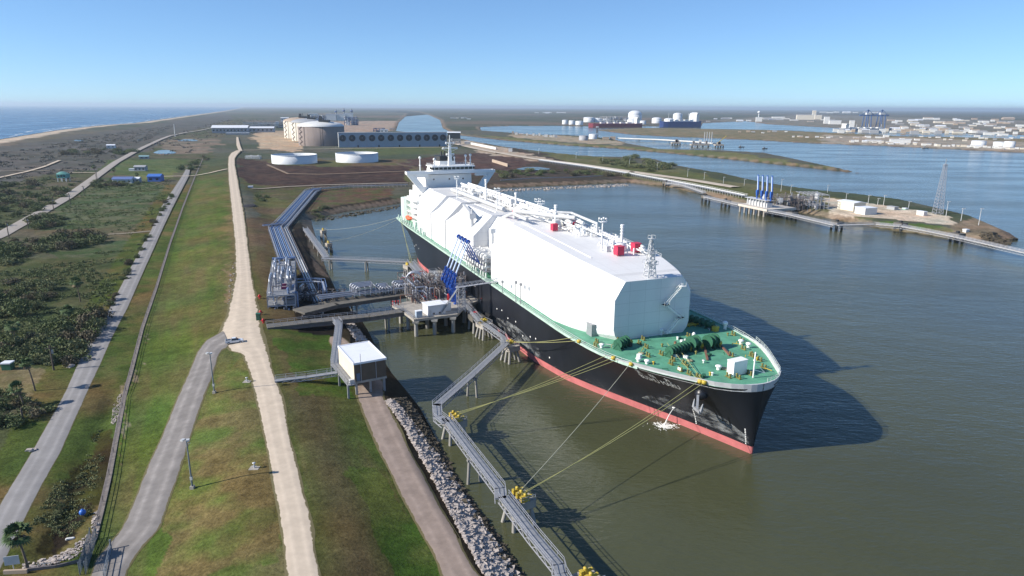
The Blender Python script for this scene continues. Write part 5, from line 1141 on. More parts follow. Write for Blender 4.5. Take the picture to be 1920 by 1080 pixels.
mb = MB(); mb.box(-w_ / 2 - 1.3, -.3, SZ - .25, 2.3, d_ + 2.6, .2); mb.rail([(-w_ / 2 - 2.4, d_ / 2 + .8, SZ), (-w_ / 2 - 2.4, -d_ / 2 - 1.5, SZ), (-w_ / 2 - .3, -d_ / 2 - 1.5, SZ)], 1.1, 1.5, .06); mb.build('landing', M_GRATE, e)
for j in (-d_ / 2 - 1.3, 0, d_ / 2): mb = MB(); mb.box(-w_ / 2 - 2.3, j, 0, .5, .5, SZ - .25); mb.build('landing_column', M_GREY, e)
mb = MB(); mb.box(-w_ / 2 - 1.0, -d_ / 2 - .4, SZ, 1.2, 1.1, 1.1); mb.build('equipment_box', M_LGREY, e)
la = e.matrix_basis @ Vector((-w_ / 2 - 2.4, 1.5, SZ)); g0 = PT(516, 716)
walkway('footbridge', [Vector((g0.x, g0.y, g0.z + .5)), g0.lerp(la, .5) + Vector((0, 0, .1)), la], 2.0, 'ramped footbridge from the gravel road to the building on columns', truss=.5, group='footbridges to the building on columns')
lb2 = e.matrix_basis @ Vector((-w_ / 2 - 1.2, d_ / 2 + 1.0, SZ))
walkway('footbridge', [lb2, G3(636, 607, JZ + .4), G3(629, 599, JZ + .2)], 2.2, 'footbridge from the access trestle to the building on columns', truss=.5, group='footbridges to the building on columns')
# pipe corridor racks
def rack(name, pts, w, z, n, label, m, r, posts_m, group, base=True):
    P = [G3(px, py, z) for px, py in pts]; o = P[0].copy(); o.z = 0; e = empty(name, o, 0, label, 'pipe rack', group); P = [p - o for p in P]
    offs = []
    for i, p in enumerate(P):
        d1 = dirn(P[max(0, i - 1)], P[i]) if i else dirn(P[0], P[1]); d2 = dirn(P[i], P[i + 1]) if i < len(P) - 1 else d1; dd = (d1 + d2).normalized(); offs.append(side(dd) / max(.5, dd.dot(d1)))
    for k in range(n):
        f = (k + .5) / n - .5; mb = MB(); mb.path([P[i] + offs[i] * f * w + Vector((0, 0, .25 * (k % 2))) for i in range(len(P))], r, 8); mb.build('pipe', m if k % 3 else M_SILV, e)
    mb = MB(); m2 = MB()
    for i in range(len(P) - 1):
        nb = max(1, int((P[i + 1] - P[i]).length / 4.2)); s_ = side(dirn(P[i], P[i + 1]))
        for k in range(nb):
            c = P[i].lerp(P[i + 1], (k + .5) / nb); zg = ht(c.x + o.x, c.y + o.y) - .3
            for sd in (-.5, .5): mb.beam(c + s_ * w * sd, (c.x + s_.x * w * sd, c.y + s_.y * w * sd, zg), .3); mb.beam(c + s_ * w * sd, c + s_ * w * sd + Vector((0, 0, 1.5)), .22)
            m2.beam(c + s_ * w * .56 - Vector((0, 0, r + .2)), c - s_ * w * .56 - Vector((0, 0, r + .2)), .3, .4)
    [mb.beam(P[i] + offs[i] * w * sd + Vector((0, 0, 1.4)), P[i + 1] + offs[i + 1] * w * sd + Vector((0, 0, 1.4)), .16) for i in range(len(P) - 1) for sd in (-.5, .5)]
    mb.build('rack_post', posts_m, e); m2.build('rack_beam', posts_m, e); return e
rack('pipe_rack', [(596, 353), (580, 358), (528, 417), (515, 428), (537, 486)], 7.5, 5.4, 8, 'blue grey pipe rack zigzagging along the bank to the valve module', M_BPIPE, .33, M_GALV, 'pipe racks along the inner basin')
rack('pipe_rack', [(600, 355), (592, 360), (534, 428), (586, 545), (596, 566)], 3.4, 4.6, 3, 'slim pale pipe rack beside the blue one and the dark bank', M_LGREY, .4, M_STEEL, 'pipe racks along the inner basin')
rack('pipe_rack', [(493, 423), (512, 421), (530, 419)], 3, 6.4, 3, 'short pipe stub branching left off the blue pipe rack', M_BPIPE, .36, M_STEEL, 'pipe racks along the inner basin')
rack('pipe_rack', [(600, 354), (650, 349), (700, 348), (764, 346)], 4, 5.0, 3, 'far pipe rack running level behind the ship stern', M_PIPE2, .4, M_CONC, 'pipe racks along the inner basin')
rack('pipe_rack', [(545, 530), (590, 528), (606, 529), (610, 545)], 1.4, 9.0, 1, 'single blue pipe crossing high from the valve module', M_BPIPE, .42, M_BPIPE, 'pipe racks along the inner basin')
# valve module
fl, fr, bl = G3(504, 594, 2.6), G3(556, 590, 2.6), G3(500, 548, 2.6); rz = math.atan2((fr - fl).y, (fr - fl).x); mw = (fr - fl).length; md = G(505, 489, 10.6)[1] - fl.y
e = empty('valve_module', fl, rz, 'steel framed valve module packed with silver and blue pipe loops', 'process module')
for z, nm in ((4.2, 'lower_floor'), (8.0, 'upper_floor')):
    mb = MB(); mb.box(mw / 2, md / 2, z, mw, md, .18); mb.build(nm, M_GRATE, e)
for i in range(4):
    for j in range(8): mb = MB(); mb.beam((mw * i / 3, md * j / 7, 0), (mw * i / 3, md * j / 7, 8.0), .3); mb.build('frame_column', M_GALV, e)
mb = MB()
for z in (4.0, 7.9):
    for i in range(4): mb.beam((mw * i / 3, 0, z), (mw * i / 3, md, z), .25, .35)
    for j in range(8): mb.beam((0, md * j / 7, z - .02), (mw, md * j / 7, z - .02), .25, .35)
for i in range(3): mb.beam((mw * i / 3, -.02, 0), (mw * (i + 1) / 3, -.02, 4), .12)
mb.build('frame_beam', M_GALV, e)
mb = MB(); mb.rail([(0, 0, 8.2), (mw, 0, 8.2), (mw, md, 8.2), (0, md, 8.2), (0, 0, 8.2)], 1.1, 2, .06); mb.rail([(0, 0, 4.4), (mw, 0, 4.4)], 1.1, 2, .06); mb.build('handrail', M_GALV, e)
rn = random.Random(21)
for k in range(18):
    x_ = rn.uniform(.8, mw - .8); y0_ = rn.uniform(2, md - 14); l_ = rn.uniform(5, 12); h_ = rn.uniform(2.2, 4.6); mb = MB()
    mb.path([(x_, y0_, 8.2), (x_, y0_, 8.2 + h_ - .7), (x_, y0_ + .7, 8.2 + h_), (x_, y0_ + l_ - .7, 8.2 + h_), (x_, y0_ + l_, 8.2 + h_ - .7), (x_, y0_ + l_, 8.2)], rn.uniform(.28, .5), 9); mb.build('pipe_loop', M_SILV, e)
for k in range(72):
    x_, y_ = rn.uniform(.5, mw - .5), rn.uniform(.5, md - 1); z_ = rn.choice((.6, 4.4, 4.4, 8.3)); mb = MB(); h_ = rn.uniform(.7, 2.8)
    t = rn.random()
    if t < .4: mb.tube((x_, y_, z_), (x_, y_, z_ + h_), rn.uniform(.2, .5), 9); mb.lathe([(.3, 0), (.62, .06), (.62, .2), (.3, .26)], x_, y_, z_ + h_ * .7, 10)
    elif t < .75: mb.path([(x_, y_, z_), (x_, y_, z_ + h_), (min(mw, x_ + 3), y_, z_ + h_)], .22, 7)
    else: mb.box(x_, y_, z_, 1.1, 1.0, h_ * .7)
    mb.build('valve', rn.choice((M_SILV, M_BPIPE, M_PIPE2, M_GALV)), e)
for k in range(6):
    x_ = mw * (k + .5) / 6; mb = MB(); mb.tube((x_, -1, 2.4 + .5 * (k % 2)), (x_, md + 1, 2.4 + .5 * (k % 2)), .38, 9); mb.build('pipe', M_SILV if k % 2 else M_BPIPE, e)
mb = MB(); mb.path([(mw - 1, 1, 8.6), (mw + .8, 1, 8.6), (mw + .8, 1, 2), (mw + 9, 1, 1.6), (mw + 9, 1, -2)], .3, 8); mb.build('header_pipe', M_BPIPE, e); mb = MB(); mb.path([(0, md, 9.6), (mw, md, 9.6)], .55, 9); mb.build('header_pipe', M_BPIPE, e)
mb = MB(); 
for y_ in (9, 14): mb.box(mw * .62, y_, 8.2, 2.6, .5, .9)
mb.build('actuator', mat('plum_paint', (.22, .03, .1), .5), e)
for px, py, lb_ in ((487, 560, 'red fire hydrant at the far end of the row beside the gravel road'), (489, 590, 'red fire hydrant beside the gravel road, middle of its row'), (494, 606, 'red fire hydrant nearest the access trestle')):
    c = PT(px, py); e = empty('fire_hydrant', c, 0, lb_, 'fire hydrant', 'red hydrants beside the gravel road'); mb = MB(); mb.tube((0, 0, 0), (0, 0, 1.3), .3, 10); mb.lathe([(.45, 0), (.45, .3), (.05, .6)], 0, 0, 1.2, 10); mb.build('body', M_REDP, e)
    mb = MB(); mb.tube((-.8, 0, .9), (.8, 0, .9), .2, 8); mb.tube((0, -.7, .9), (0, .7, .9), .2, 8); mb.build('outlet', M_REDP, e)
c = PT(485, 600); e = empty('hose_cabinet', c, .2, 'dark green hose cabinet on the gravel edge between red hydrants', 'cabinet'); mb = MB(); mb.box(0, 0, 0, 1.4, 1.6, 2.4); mb.build('body', M_GREEN, e); mb = MB(); mb.box(0, 0, 2.4, 1.6, 1.8, .12); mb.build('lid', M_GREEN, e)
# riprap
def rocks(name, pxpoly, n, m, label, rmin, rmax, seed, zoff=0.0):
    rg = np.random.default_rng(seed); P = PTs(pxpoly); xs = [p[0] for p in P]; ys = [p[1] for p in P]; X = rg.uniform(min(xs), max(xs), n * 6); Y = rg.uniform(min(ys), max(ys), n * 6)
    k = inside(X, Y, P); X, Y = X[k][:n], Y[k][:n]; Z = terrain(X, Y); Sx = rg.uniform(rmin, rmax, len(X)) * rg.choice([.55, .8, 1, 1.2, 1.8], len(X), p=[.25, .25, .25, .18, .07])
    base = np.array([(-1, -1, -1), (1, -1, -1), (1, 1, -1), (-1, 1, -1), (-1, -1, 1), (1, -1, 1), (1, 1, 1), (-1, 1, 1)], float); fc = np.array([(3, 2, 1, 0), (4, 5, 6, 7), (0, 1, 5, 4), (1, 2, 6, 5), (2, 3, 7, 6), (3, 0, 4, 7)])
    V = base[None] * (0.62 + rg.uniform(-.3, .38, (len(X), 8, 3))); an = rg.uniform(0, 6.28, len(X)); c, s = np.cos(an)[:, None], np.sin(an)[:, None]
    V = np.stack([V[..., 0] * c - V[..., 1] * s, V[..., 0] * s + V[..., 1] * c, V[..., 2] * .7], -1) * Sx[:, None, None]; V += np.stack([X, Y, np.maximum(Z, -.3) + zoff + rg.uniform(0, .25, len(X))], 1)[:, None]
    Fc = (fc[None] + (np.arange(len(X)) * 8)[:, None, None]).reshape(-1, 4); o = mesh_np(name, V.reshape(-1, 3), Fc, m, smooth=False); tag(o, label, 'rocks', kind='stuff'); return o
M_STONE = mat('pale_riprap_stone', (0.42, 0.37, 0.34), 0.9, 0, 0.45, 0.9, 0.1)
M_STOND = mat('wet_dark_stone', (0.075, 0.062, 0.042), 0.8, 0, 0.6, 0.8, 0.1)
rocks('riprap', [(722, 752), (742, 752), (772, 790), (840, 880), (905, 985), (975, 1085), (1010, 1160), (960, 1160), (905, 1075), (860, 990), (805, 885), (757, 800)], 9500, M_STONE, 'pale broken stone revetment beside the dirt track', .2, .42, 1)
rocks('riprap_toe', [(738, 748), (762, 748), (800, 800), (840, 866), (878, 930), (930, 1002), (976, 1070), (1060, 1180), (1000, 1160), (965, 1085), (895, 985), (830, 880), (765, 790)], 7000, M_STOND, 'dark weedy stones at the waterline', .2, .45, 2)
rocks('riprap', [(655, 600), (690, 640), (668, 640), (640, 600)], 200, M_STONE, 'patch of pale stones under the footbridge', .3, .7, 4)
# ================================================================== plant, second berth, far shore, town
M_TCONC = mat('tank_concrete', (0.25, 0.205, 0.185), 0.85, 0, 0.3, 0.06, 0.05, streak=0.25)
M_CREAMW = mat('cream_tank_wall', (0.62, 0.57, 0.48), 0.8, 0, 0.12, 0.08)
M_TWHITE = mat('white_tank_paint', (0.66, 0.68, 0.7), 0.5, 0, 0.08, 0.08)
M_TIN = mat('tank_inner_steel', (0.22, 0.23, 0.25), 0.6, 0, 0.2, 0.1)
M_FANW = mat('blue_grey_cladding', (0.3, 0.36, 0.44), 0.6, 0, 0.14, 0.06, streak=0.3)
M_FAND = mat('fan_dark', (0.03, 0.035, 0.05), 0.6, 0, 0.2, 0.3)
M_WBLD = mat('white_cladding', (0.66, 0.66, 0.64), 0.6, 0, 0.1, 0.15)
M_GBLD = mat('grey_cladding', (0.34, 0.35, 0.37), 0.6, 0, 0.12, 0.15)
M_BBLD = mat('tan_cladding', (0.42, 0.33, 0.25), 0.7, 0, 0.15, 0.15)
M_NAVY = mat('navy_structure', (0.06, 0.1, 0.24), 0.6, 0.1, 0.4, 0.1)
M_CRANE = mat('crane_blue', (0.05, 0.13, 0.34), 0.5, 0.1, 0.15, 0.2)
M_TEAL = mat('teal_siding', (0.08, 0.3, 0.28), 0.6, 0, .15, .5)
M_BLUEH = mat('blue_siding', (0.05, 0.13, 0.42), 0.55, 0, .15, .5)
M_BROOF = mat('blue_roof', (0.12, 0.17, 0.36), 0.5, 0, .15, .5)
M_HRED = mat('far_red_hull', (0.24, 0.03, 0.05), .6, 0, .2, .05)
M_HBLUE = mat('far_blue_hull', (0.02, 0.05, 0.2), .6, 0, .2, .05)
def at(px, py, z=2.0):
    p = G3(px, py, z); dep = p.y * cp - (z - H) * sp; return p, dep / F
def yaw(p): return math.atan2(-p.x, p.y)
def tank(px, py, rpx, ytop, label, wall, roofm, cat='storage tank', group=None, dome=.22, name='storage_tank', n=40, openm=None, stair=None):
    p, s = at(px, py); r = rpx * s; p.y += r * .0; ztop = height_for(p.x, p.y, ytop) ; h = max(2, ztop - 2.0); e = empty(name, (p.x, p.y, 1.6), 0, label, cat, group)
    mb = MB(); mb.lathe([(r, 0), (r, h)] + ([(r, h)] if not openm else [(r - .4, h), (r - .4, h - .01)]), 0, 0, 0, n); 
    if openm: mb = MB(); mb.lathe([(r, 0), (r, h), (r - .5, h), (r - .5, h * .45)], 0, 0, 0, n); mb.f.pop(); mb.smooth.pop()
    else: mb.f.pop(); mb.smooth.pop()
    mb.build('wall', wall, e)
    if openm:
        mb = MB(); mb.lathe([(.01, h * .45), (r - .5, h * .45)], 0, 0, 0, n); mb.f.pop(); mb.smooth.pop(); o = mb.build('floating_roof', openm, e)
        if o.data.polygons[0].normal.z < 0: o.data.flip_normals()
        mb = MB(); mb.lathe([(r + .02, h - .5), (r + .35, h - .5), (r + .35, h - .3), (r + .02, h - .3)], 0, 0, 0, n); mb.f.pop(); mb.smooth.pop(); mb.build('wind_girder', M_TWHITE, e)
    elif dome:
        mb = MB(); prof = [(r * math.cos(a), h + r * dome * math.sin(a)) for a in [math.pi / 2 * k / 8 for k in range(9)]]; prof[0] = (r * 1.015, h - .2); prof[-1] = (.01, h + r * dome)
        mb.lathe(prof, 0, 0, 0, n); mb.build('dome_roof', roofm, e)
    e['r'] = r; e['h'] = h; return e, r, h
# big cryogenic tanks
for px, py, rp, yt, lb_, wm, rm in ((566, 258.5, 31, 226.5, 'cream storage tank farthest left of the three big domed tanks', M_CREAMW, M_BBLD), (582, 263.5, 33, 229, 'middle big domed tank half hidden behind the brown concrete one', M_CREAMW, M_GBLD), (604, 272, 42, 236, 'nearest big brown concrete tank with white dome roof', M_TCONC, M_WBLD)):
    e, r, h = tank(px, py, rp, yt, lb_, wm, rm, group='big domed storage tanks', dome=.22, name='domed_tank', n=56)
    mb = MB(); mb.box(r * .25, -r * .3, h + r * .17, r * .42, r * .4, r * .1); mb.box(r * .1, -r * .35, h + r * .27, r * .12, r * .12, r * .16); mb.tube((r * .2, -r * .2, h), (r * .2, -r * .2, h + r * .45), .5, 6)
    for k in range(5): mb.beam((r * (.05 + .1 * k), -r * .5, h + r * .1), (r * (.05 + .1 * k), -r * .5, h + r * .32), .5)
    mb.build('roof_platform', M_DARK, e)
    mb = MB(); 
    for k in range(8): a0 = -2.35 + .0 * k; z0_, z1_ = h * k / 8, h * (k + 1) / 8; da = .1 * (1 if k % 2 else -1); q = lambda a, z: (r * 1.03 * math.cos(a), r * 1.03 * math.sin(a), z); mb.beam(q(a0 - da, z0_), q(a0 + da, z1_), 1.2, .5)
    if px != 604:
        for i in range(len(mb.v)): pass
    mb.build('stair', M_STEEL, e)
    for a in (-2.1, -1.35, -1.25): mb = MB(); mb.beam((r * 1.012 * math.cos(a), r * 1.012 * math.sin(a), 0), (r * 1.012 * math.cos(a), r * 1.012 * math.sin(a), h), .5); mb.build('wall_pipe', M_DARK, e)
tank(553, 306.5, 41, 288.8, 'left one of the two white open topped tanks', M_TWHITE, None, group='white open topped tanks', name='open_tank', openm=M_TIN, n=56)
tank(670, 303.8, 39, 286, 'right one of the two white open topped tanks', M_TWHITE, None, group='white open topped tanks', name='open_tank', openm=M_TIN, n=56)
tank(622.5, 272, 5.6, 257.5, 'small white upright tank left of the fan building', M_TWHITE, M_TWHITE, name='water_tank', dome=.2, n=20)
# fan cooler building
a, b = G3(636, 276.5, 2), G3(838, 274.5, 2); ctr = (a + b) / 2; W = (b - a).length; rz = math.atan2((b - a).y, (b - a).x); hgt = height_for(a.x, a.y, 249) - 2
e = empty('fan_building', (ctr.x, ctr.y, 1.8), rz, 'long blue grey cooler building with a row of round dark fans', 'industrial building')
mb = MB(); mb.box(0, 9, 0, W, 18, hgt); mb.build('wall', M_FANW, e)
mb = MB(); mb.box(0, 9, hgt, W + .6, 18.6, .5); mb.build('roof', M_GBLD, e)
mb = MB(); mb.box(-W / 2 - .3, 9, 0, .6, 18, hgt + .4); mb.build('end_wall', M_WBLD, e)
for fx in (641.7, 659, 677.5, 695.5, 712.5, 730.5, 748, 765, 782, 799, 815, 830.5):
    x_ = -W / 2 + W * (fx - 634.5) / (838 - 634.5); zc = hgt * .64; rr = hgt * .225; o = MB(); o.lathe([(rr, 0), (rr, 1.2), (rr * .86, 1.2), (rr * .86, .2)], 0, 0, 0, 22); o.f.pop(); o.smooth.pop(); o.v = [(v[0] + x_, -v[2], v[1] + zc) for v in o.v]; o.add([(x_ + rr * .9 * math.cos(t * .3927), -.14, zc + rr * .9 * math.sin(t * .3927)) for t in range(16)], [list(range(16))]); o.build('fan_ring', M_FAND, e)
    o = MB()
    for k in range(7): t = k * 6.283 / 7; o.beam((x_, -.5, zc), (x_ + rr * .84 * math.cos(t), -.5, zc + rr * .84 * math.sin(t)), rr * .2, .12)
    o.ball((x_, -.6, zc), rr * .2, 8, 5); o.build('fan_blade', mat('fan_blade_grey', (.1, .12, .16), .5), e)
mb = MB()
for k in range(13): x_ = -W / 2 + W * k / 12; mb.box(x_ + (.4 if k == 0 else -.4 if k == 12 else 0), -.12, 0, .5, .25, hgt)
mb.build('wall_rib', M_GBLD, e)
mb = MB(); [mb.box(-W / 2 + W * f, -.16, .2, 2.6, .25, 4) for f in (.17, .36, .55, .74, .93)]; mb.build('door', M_FAND, e)
# generic buildings ---------------------------------------------------
def bldg(px, py, wpx, ytop, label, wm=None, rm=None, group=None, depth=.6, rot=None, gable=0.0, name='building', wins=0, cat='building', z=2.0):
    p, s = at(px, py, z); w_ = wpx * s; h = max(1.5, height_for(p.x, p.y, ytop) - z); d_ = max(3, w_ * depth); rot = yaw(p) * .6 if rot is None else rot
    e = empty(name, (p.x, p.y, z - .3), rot, label, cat, group); wm = wm or M_WBLD; rm = rm or M_WROOF
    mb = MB(); mb.box(0, d_ / 2, 0, w_, d_, h + .3)
    if gable:
        for x_ in (-w_ / 2, w_ / 2): mb.add([(x_, 0, h + .3), (x_, d_, h + .3), (x_, d_ / 2, h + .3 + gable * d_)], [(0, 1, 2)])
    mb.build('wall', wm, e); mb = MB(); o = w_ * .02 + .3
    if gable:
        g = h + .32; q = [(-w_ / 2 - o, -o, g - o * gable * 2), (w_ / 2 + o, -o, g - o * gable * 2), (w_ / 2 + o, d_ / 2, g + gable * d_), (-w_ / 2 - o, d_ / 2, g + gable * d_), (w_ / 2 + o, d_ + o, g - o * gable * 2), (-w_ / 2 - o, d_ + o, g - o * gable * 2)]
        q2 = [(a, b, c + .3) for a, b, c in q]; mb.add(q + q2, [(0, 3, 2, 1), (3, 5, 4, 2), (6, 7, 8, 9), (9, 8, 10, 11), (0, 1, 7, 6), (5, 11, 10, 4), (0, 6, 9, 3), (3, 9, 11, 5), (1, 2, 8, 7), (2, 4, 10, 8)])
    else: mb.box(0, d_ / 2, h + .3, w_ + o, d_ + o, .35 + h * .03)
    mb.build('roof', rm, e)
    for k in range(wins):
        mb = MB(); mb.box(-w_ / 2 + w_ * (k + .5) / wins, -.04, h * .42, w_ / wins * .45, .1, h * .3); mb.build('window', M_GLASS, e)
    return e
bldg(431, 250, 62, 239.5, 'long white gabled warehouse beside the coast road end', M_GBLD, M_WROOF, depth=.55, gable=.12, name='warehouse', wins=10)
bldg(489, 248, 46, 240, 'second white roofed warehouse right of the long gabled one', M_GBLD, M_WROOF, depth=.5, gable=.1, name='warehouse', wins=6)
bldg(445, 252.5, 40, 249.5, 'low white canopy roof in front of the warehouse', M_GBLD, M_WROOF, depth=.3, name='canopy')
bldg(534, 228, 14, 221, 'small white building left of the domed tanks', gable=.1, name='plant_building', wins=3)
bldg(587, 216.5, 16, 213.5, 'low white building above the domed tanks', name='plant_building', wins=3)
for px, w_, yt, lb_ in ((621, 19, 214.6, 'left one of the three tall white process halls'), (640, 16, 214.6, 'middle one of the three tall white process halls'), (654.5, 14, 212.8, 'right one of the three tall white process halls')):
    bldg(px, 226, w_, yt, lb_, depth=.8, name='process_hall', group='process halls behind the tanks')
for px, yt, lb_ in ((630, 206, 'left exhaust stack above the process halls'), (645, 204, 'middle exhaust stack above the process halls'), (659.5, 204.5, 'right exhaust stack above the process halls')):
    p, s = at(px, 225); zt = height_for(p.x, p.y, yt); e = empty('exhaust_stack', (p.x, p.y + 8, 2), 0, lb_, 'stack', 'exhaust stacks'); mb = MB(); mb.tube((0, 0, 0), (0, 0, zt), 1.5 * s, 10, 1.2 * s); mb.build('flue', M_GREY, e); mb = MB(); mb.lathe([(1.2 * s, 0), (2.6 * s, .6 * s), (2.6 * s, 2.4 * s), (1.2 * s, 3 * s)], 0, 0, zt * .72, 12); mb.build('collar', M_NAVY, e)
rn = random.Random(31)
def skeleton(px0, px1, py, ytop, label, m, n=7, depth=30, name='process_unit', cat='process unit', dense=30, z=2.0):
    a, s = at(px0, py, z); b, _ = at(px1, py, z); W = (b - a).length; h = max(3, height_for(a.x, a.y, ytop) - z); e = empty(name, a - Vector((0, 0, .2)), math.atan2((b - a).y, (b - a).x), label, cat)
    mb = MB(); w_ = max(.3, .55 * s)
    for i in range(n + 1):
        for j in range(3):
            mb.beam((W * i / n, depth * j / 2, 0), (W * i / n, depth * j / 2, h * rn.uniform(.65, 1)), w_)
    for f in (.35, .68, .95):
        for j in range(3): mb.beam((0, depth * j / 2, h * f), (W, depth * j / 2, h * f), w_ * .9)
        for i in range(n + 1): mb.beam((W * i / n, 0, h * f), (W * i / n, depth, h * f), w_ * .9)
    mb.build('frame', m, e)
    for k in range(dense):
        x_, y_ = rn.uniform(0, W), rn.uniform(0, depth); t = rn.random(); mb = MB(); hh = h * rn.uniform(.25, .8); z0_ = h * rn.choice((0, 0, .36, .69)) * .9
        if t < .4: mb.tube((x_, y_, z0_), (x_, y_, min(h * 1.1, z0_ + hh)), rn.uniform(.6, 1.6) * s, 8); mb.build('vessel', rn.choice((M_SILV, M_LGREY, m)), e)
        elif t < .7: mb.tube((x_, y_, z0_ + 1.2 * s), (min(W, x_ + W * .2), y_, z0_ + 1.2 * s), rn.uniform(.5, 1.2) * s, 8); mb.build('vessel', rn.choice((M_SILV, m, M_PIPE2)), e)
        else: mb.box(x_, y_, z0_, W * .08, depth * .2, hh * .6); mb.build('equipment', rn.choice((M_LGREY, m, M_PIPE2)), e)
    return e
skeleton(646, 672, 235, 219.5, 'dark blue process structure right of the domed tanks', M_NAVY, 8, 50)
skeleton(580, 612, 229, 217, 'grey process structure behind the domed tank roofs', M_NAVY, 8, 40)
skeleton(455, 530, 240, 229, 'low tangle of grey process equipment behind the warehouses', M_GBLD, 10, 60, dense=36)
skeleton(460, 487, 299, 292, 'cluster of white pumps and equipment left of the open tanks', M_WBLD, 5, 10, dense=16)
skeleton(700, 722, 247, 240, 'dark equipment behind the fan building roof', M_NAVY, 4, 20, dense=12)
bldg(720, 249, 14, 243, 'small white shed behind the fan building', name='plant_building', wins=2)
bldg(851, 260, 24, 249, 'dark walled shed with white roof beside the fan building', M_DARK, M_WROOF, gable=.12, name='shed')
skeleton(841, 864, 271, 261, 'blue grey pipe structure on the causeway start', M_GBLD, 5, 12, dense=14)
bldg(876, 271, 10, 266, 'small grey hut along the causeway road', M_GBLD, name='hut')
bldg(957, 284.5, 7, 279, 'tiny white hut with vehicles on the causeway road', name='hut')
bldg(735, 245, 9, 241, 'tan plant shed by the channel bank', M_BBLD, M_GBLD, name='plant_building')
# white wall panels on the causeway road (a long pale fence)
c1 = [G3(*p, 3) for p in ((880, 270), (930, 280), (945, 284))]
def wall_strip(name, pts, z, h, th, m, label, cat='wall'):
    P = [G3(px, py, z) for px, py in pts]; o = P[0].copy(); mb = MB()
    for i in range(len(P) - 1): mb.beam(P[i] - o + Vector((0, 0, h / 2)), P[i + 1] - o + Vector((0, 0, h / 2)), th, h)
    ob = mb.build(name, m); ob.location = o; return tag(ob, label, cat)
wall_strip('barrier_wall', [(878, 270), (930, 280.5)], 2, 4.5, 1.2, M_WBLD, 'bright white barrier wall beside the causeway road')
wall_strip('barrier_wall', [(923, 305), (952, 314)], 2, 5, .8, M_BBLD, 'brown sloping wall panel on the bare ground behind the bridge')
wall_strip('shore_fence', [(938, 340), (1000, 336), (1080, 334), (1150, 330)], 2, 1.6, .5, M_GBLD, 'low grey fence along the basin shore behind the ship', 'fence')
skeleton(560, 640, 570, 551, 'dark low pipe frames between the valve module and the pipe trestle', M_STEEL, 7, 9, dense=44, name='pipework_module', cat='pipework')
skeleton(800, 872, 556, 524, 'dark steel pipe frame behind the white control building', M_STEEL, 7, 13, dense=70, name='pipework_module', cat='pipework', z=JZ)
skeleton(503, 550, 585, 560, 'dark pipes and steel packed under the valve module', M_STEEL, 5, 24, dense=40, name='pipework_module', cat='pipework')
# second berth ---------------------------------------------------------
rack('pipe_rack', [(1012, 300), (1100, 312), (1180, 325), (1245, 337), (1320, 351), (1398, 367)], 5.0, 5.6, 3, 'long white pipe rack leading to the far berth', M_WBLD, .6, M_WBLD, 'pipe racks of the far berth')
FB = G3(1411, 391, 6); fl_, fr_ = G3(1384, 382, 6.2), G3(1438, 393, 6.2); rzf = math.atan2((fr_ - fl_).y, (fr_ - fl_).x); Wf = (fr_ - fl_).length
e = empty('far_loading_platform', (fl_.x, fl_.y, 0), rzf, 'white fronted concrete loading platform on columns at the far berth', 'jetty platform'); FPL = e
mb = MB(); mb.box(Wf / 2, 14, 4.6, Wf, 28, 1.7); mb.build('concrete_deck', mat('pale_concrete', (.55, .5, .44), .9, 0, .12, .2), e)
for k in range(6):
    for j in (1, 9): mb = MB(); mb.tube((Wf * (k + .3) / 6, j, 4.7), (Wf * (k + .3) / 6, j, -2.5), .75, 10); mb.build('column', M_CONC, e)
mb = MB(); mb.rail([(0, 0.2, 6.3), (Wf, .2, 6.3)], 1.2, 2.5, .08); mb.build('handrail', M_GALV, e)
mb = MB(); mb.box(Wf * .45, 8, 6.3, Wf * .7, 5, 3.4); [mb.box(Wf * (.15 + .1 * k), 5, 6.3, .8, .8, 5.5) for k in range(7)]; mb.box(Wf * .45, 7, 11.6, Wf * .75, 7, .3); mb.build('arm_plinth', M_LGREY, e)
M_ARM2 = mat('far_arm_blue', (.03, .11, .4), .45, 0, .2, .6)
for k, lb_ in enumerate(('leftmost of four blue loading arms at the far berth', 'second from left of four blue loading arms at the far berth', 'third from left of four blue loading arms at the far berth', 'rightmost of four blue loading arms at the far berth')):
    x_ = Wf * (.42 + .155 * k) ; p = FPL.matrix_basis @ Vector((x_, 6, 11.9)); ztop = height_for(p.x, p.y, 329 + k * .6); e = empty('marine_loader', p, rzf, lb_, 'loading arm', 'blue loading arms at the far berth'); hh = ztop - p.z
    mb = MB(); mb.tube((0, 0, 0), (0, 0, hh * .35), .6, 9); mb.box(0, 0, hh * .24, 1.5, 1.9, hh * .14); mb.build('riser', M_ARM2, e)
    mb = MB(); mb.path([(0, 0, hh * .35), (-2.4, 1, hh)], .42, 8); mb.build('inboard_arm', M_ARML, e)
    mb = MB(); mb.path([(-1.6, .9, hh), (.6, .6, hh * .3)], .34, 8); mb.lathe([(.1, -.3), (.9, -.2), (.9, .2), (.1, .3)], -2.3, 1, hh, 10); mb.build('outboard_arm', M_ARM2, e)
    mb = MB(); mb.box(.6, -.5, hh * .14, 1.2, 1.7, hh * .16); mb.build('counterweight', M_ARM2, e)
skeleton(1440, 1512, 394, 369, 'dark pipework of the far berth right of its loading arms', M_STEEL, 9, 26, dense=60, name='far_pipework', cat='pipework')
skeleton(1514, 1552, 396, 364, 'tall grey steel module at the right end of the far berth pipework', M_GALV, 5, 24, dense=26, name='far_module', cat='process module')
bldg(1584, 397, 38, 379, 'larger cream white building on the point behind the far berth', mat('cream_clad', (.68, .65, .54), .6, 0, .06, .2), M_WROOF, depth=.75, gable=.06, name='berth_building', wins=0, rot=rzf)
bldg(1611, 405, 24, 390, 'front white building on the point with grey side', M_WBLD, M_WROOF, depth=1.2, name='berth_building', rot=rzf)
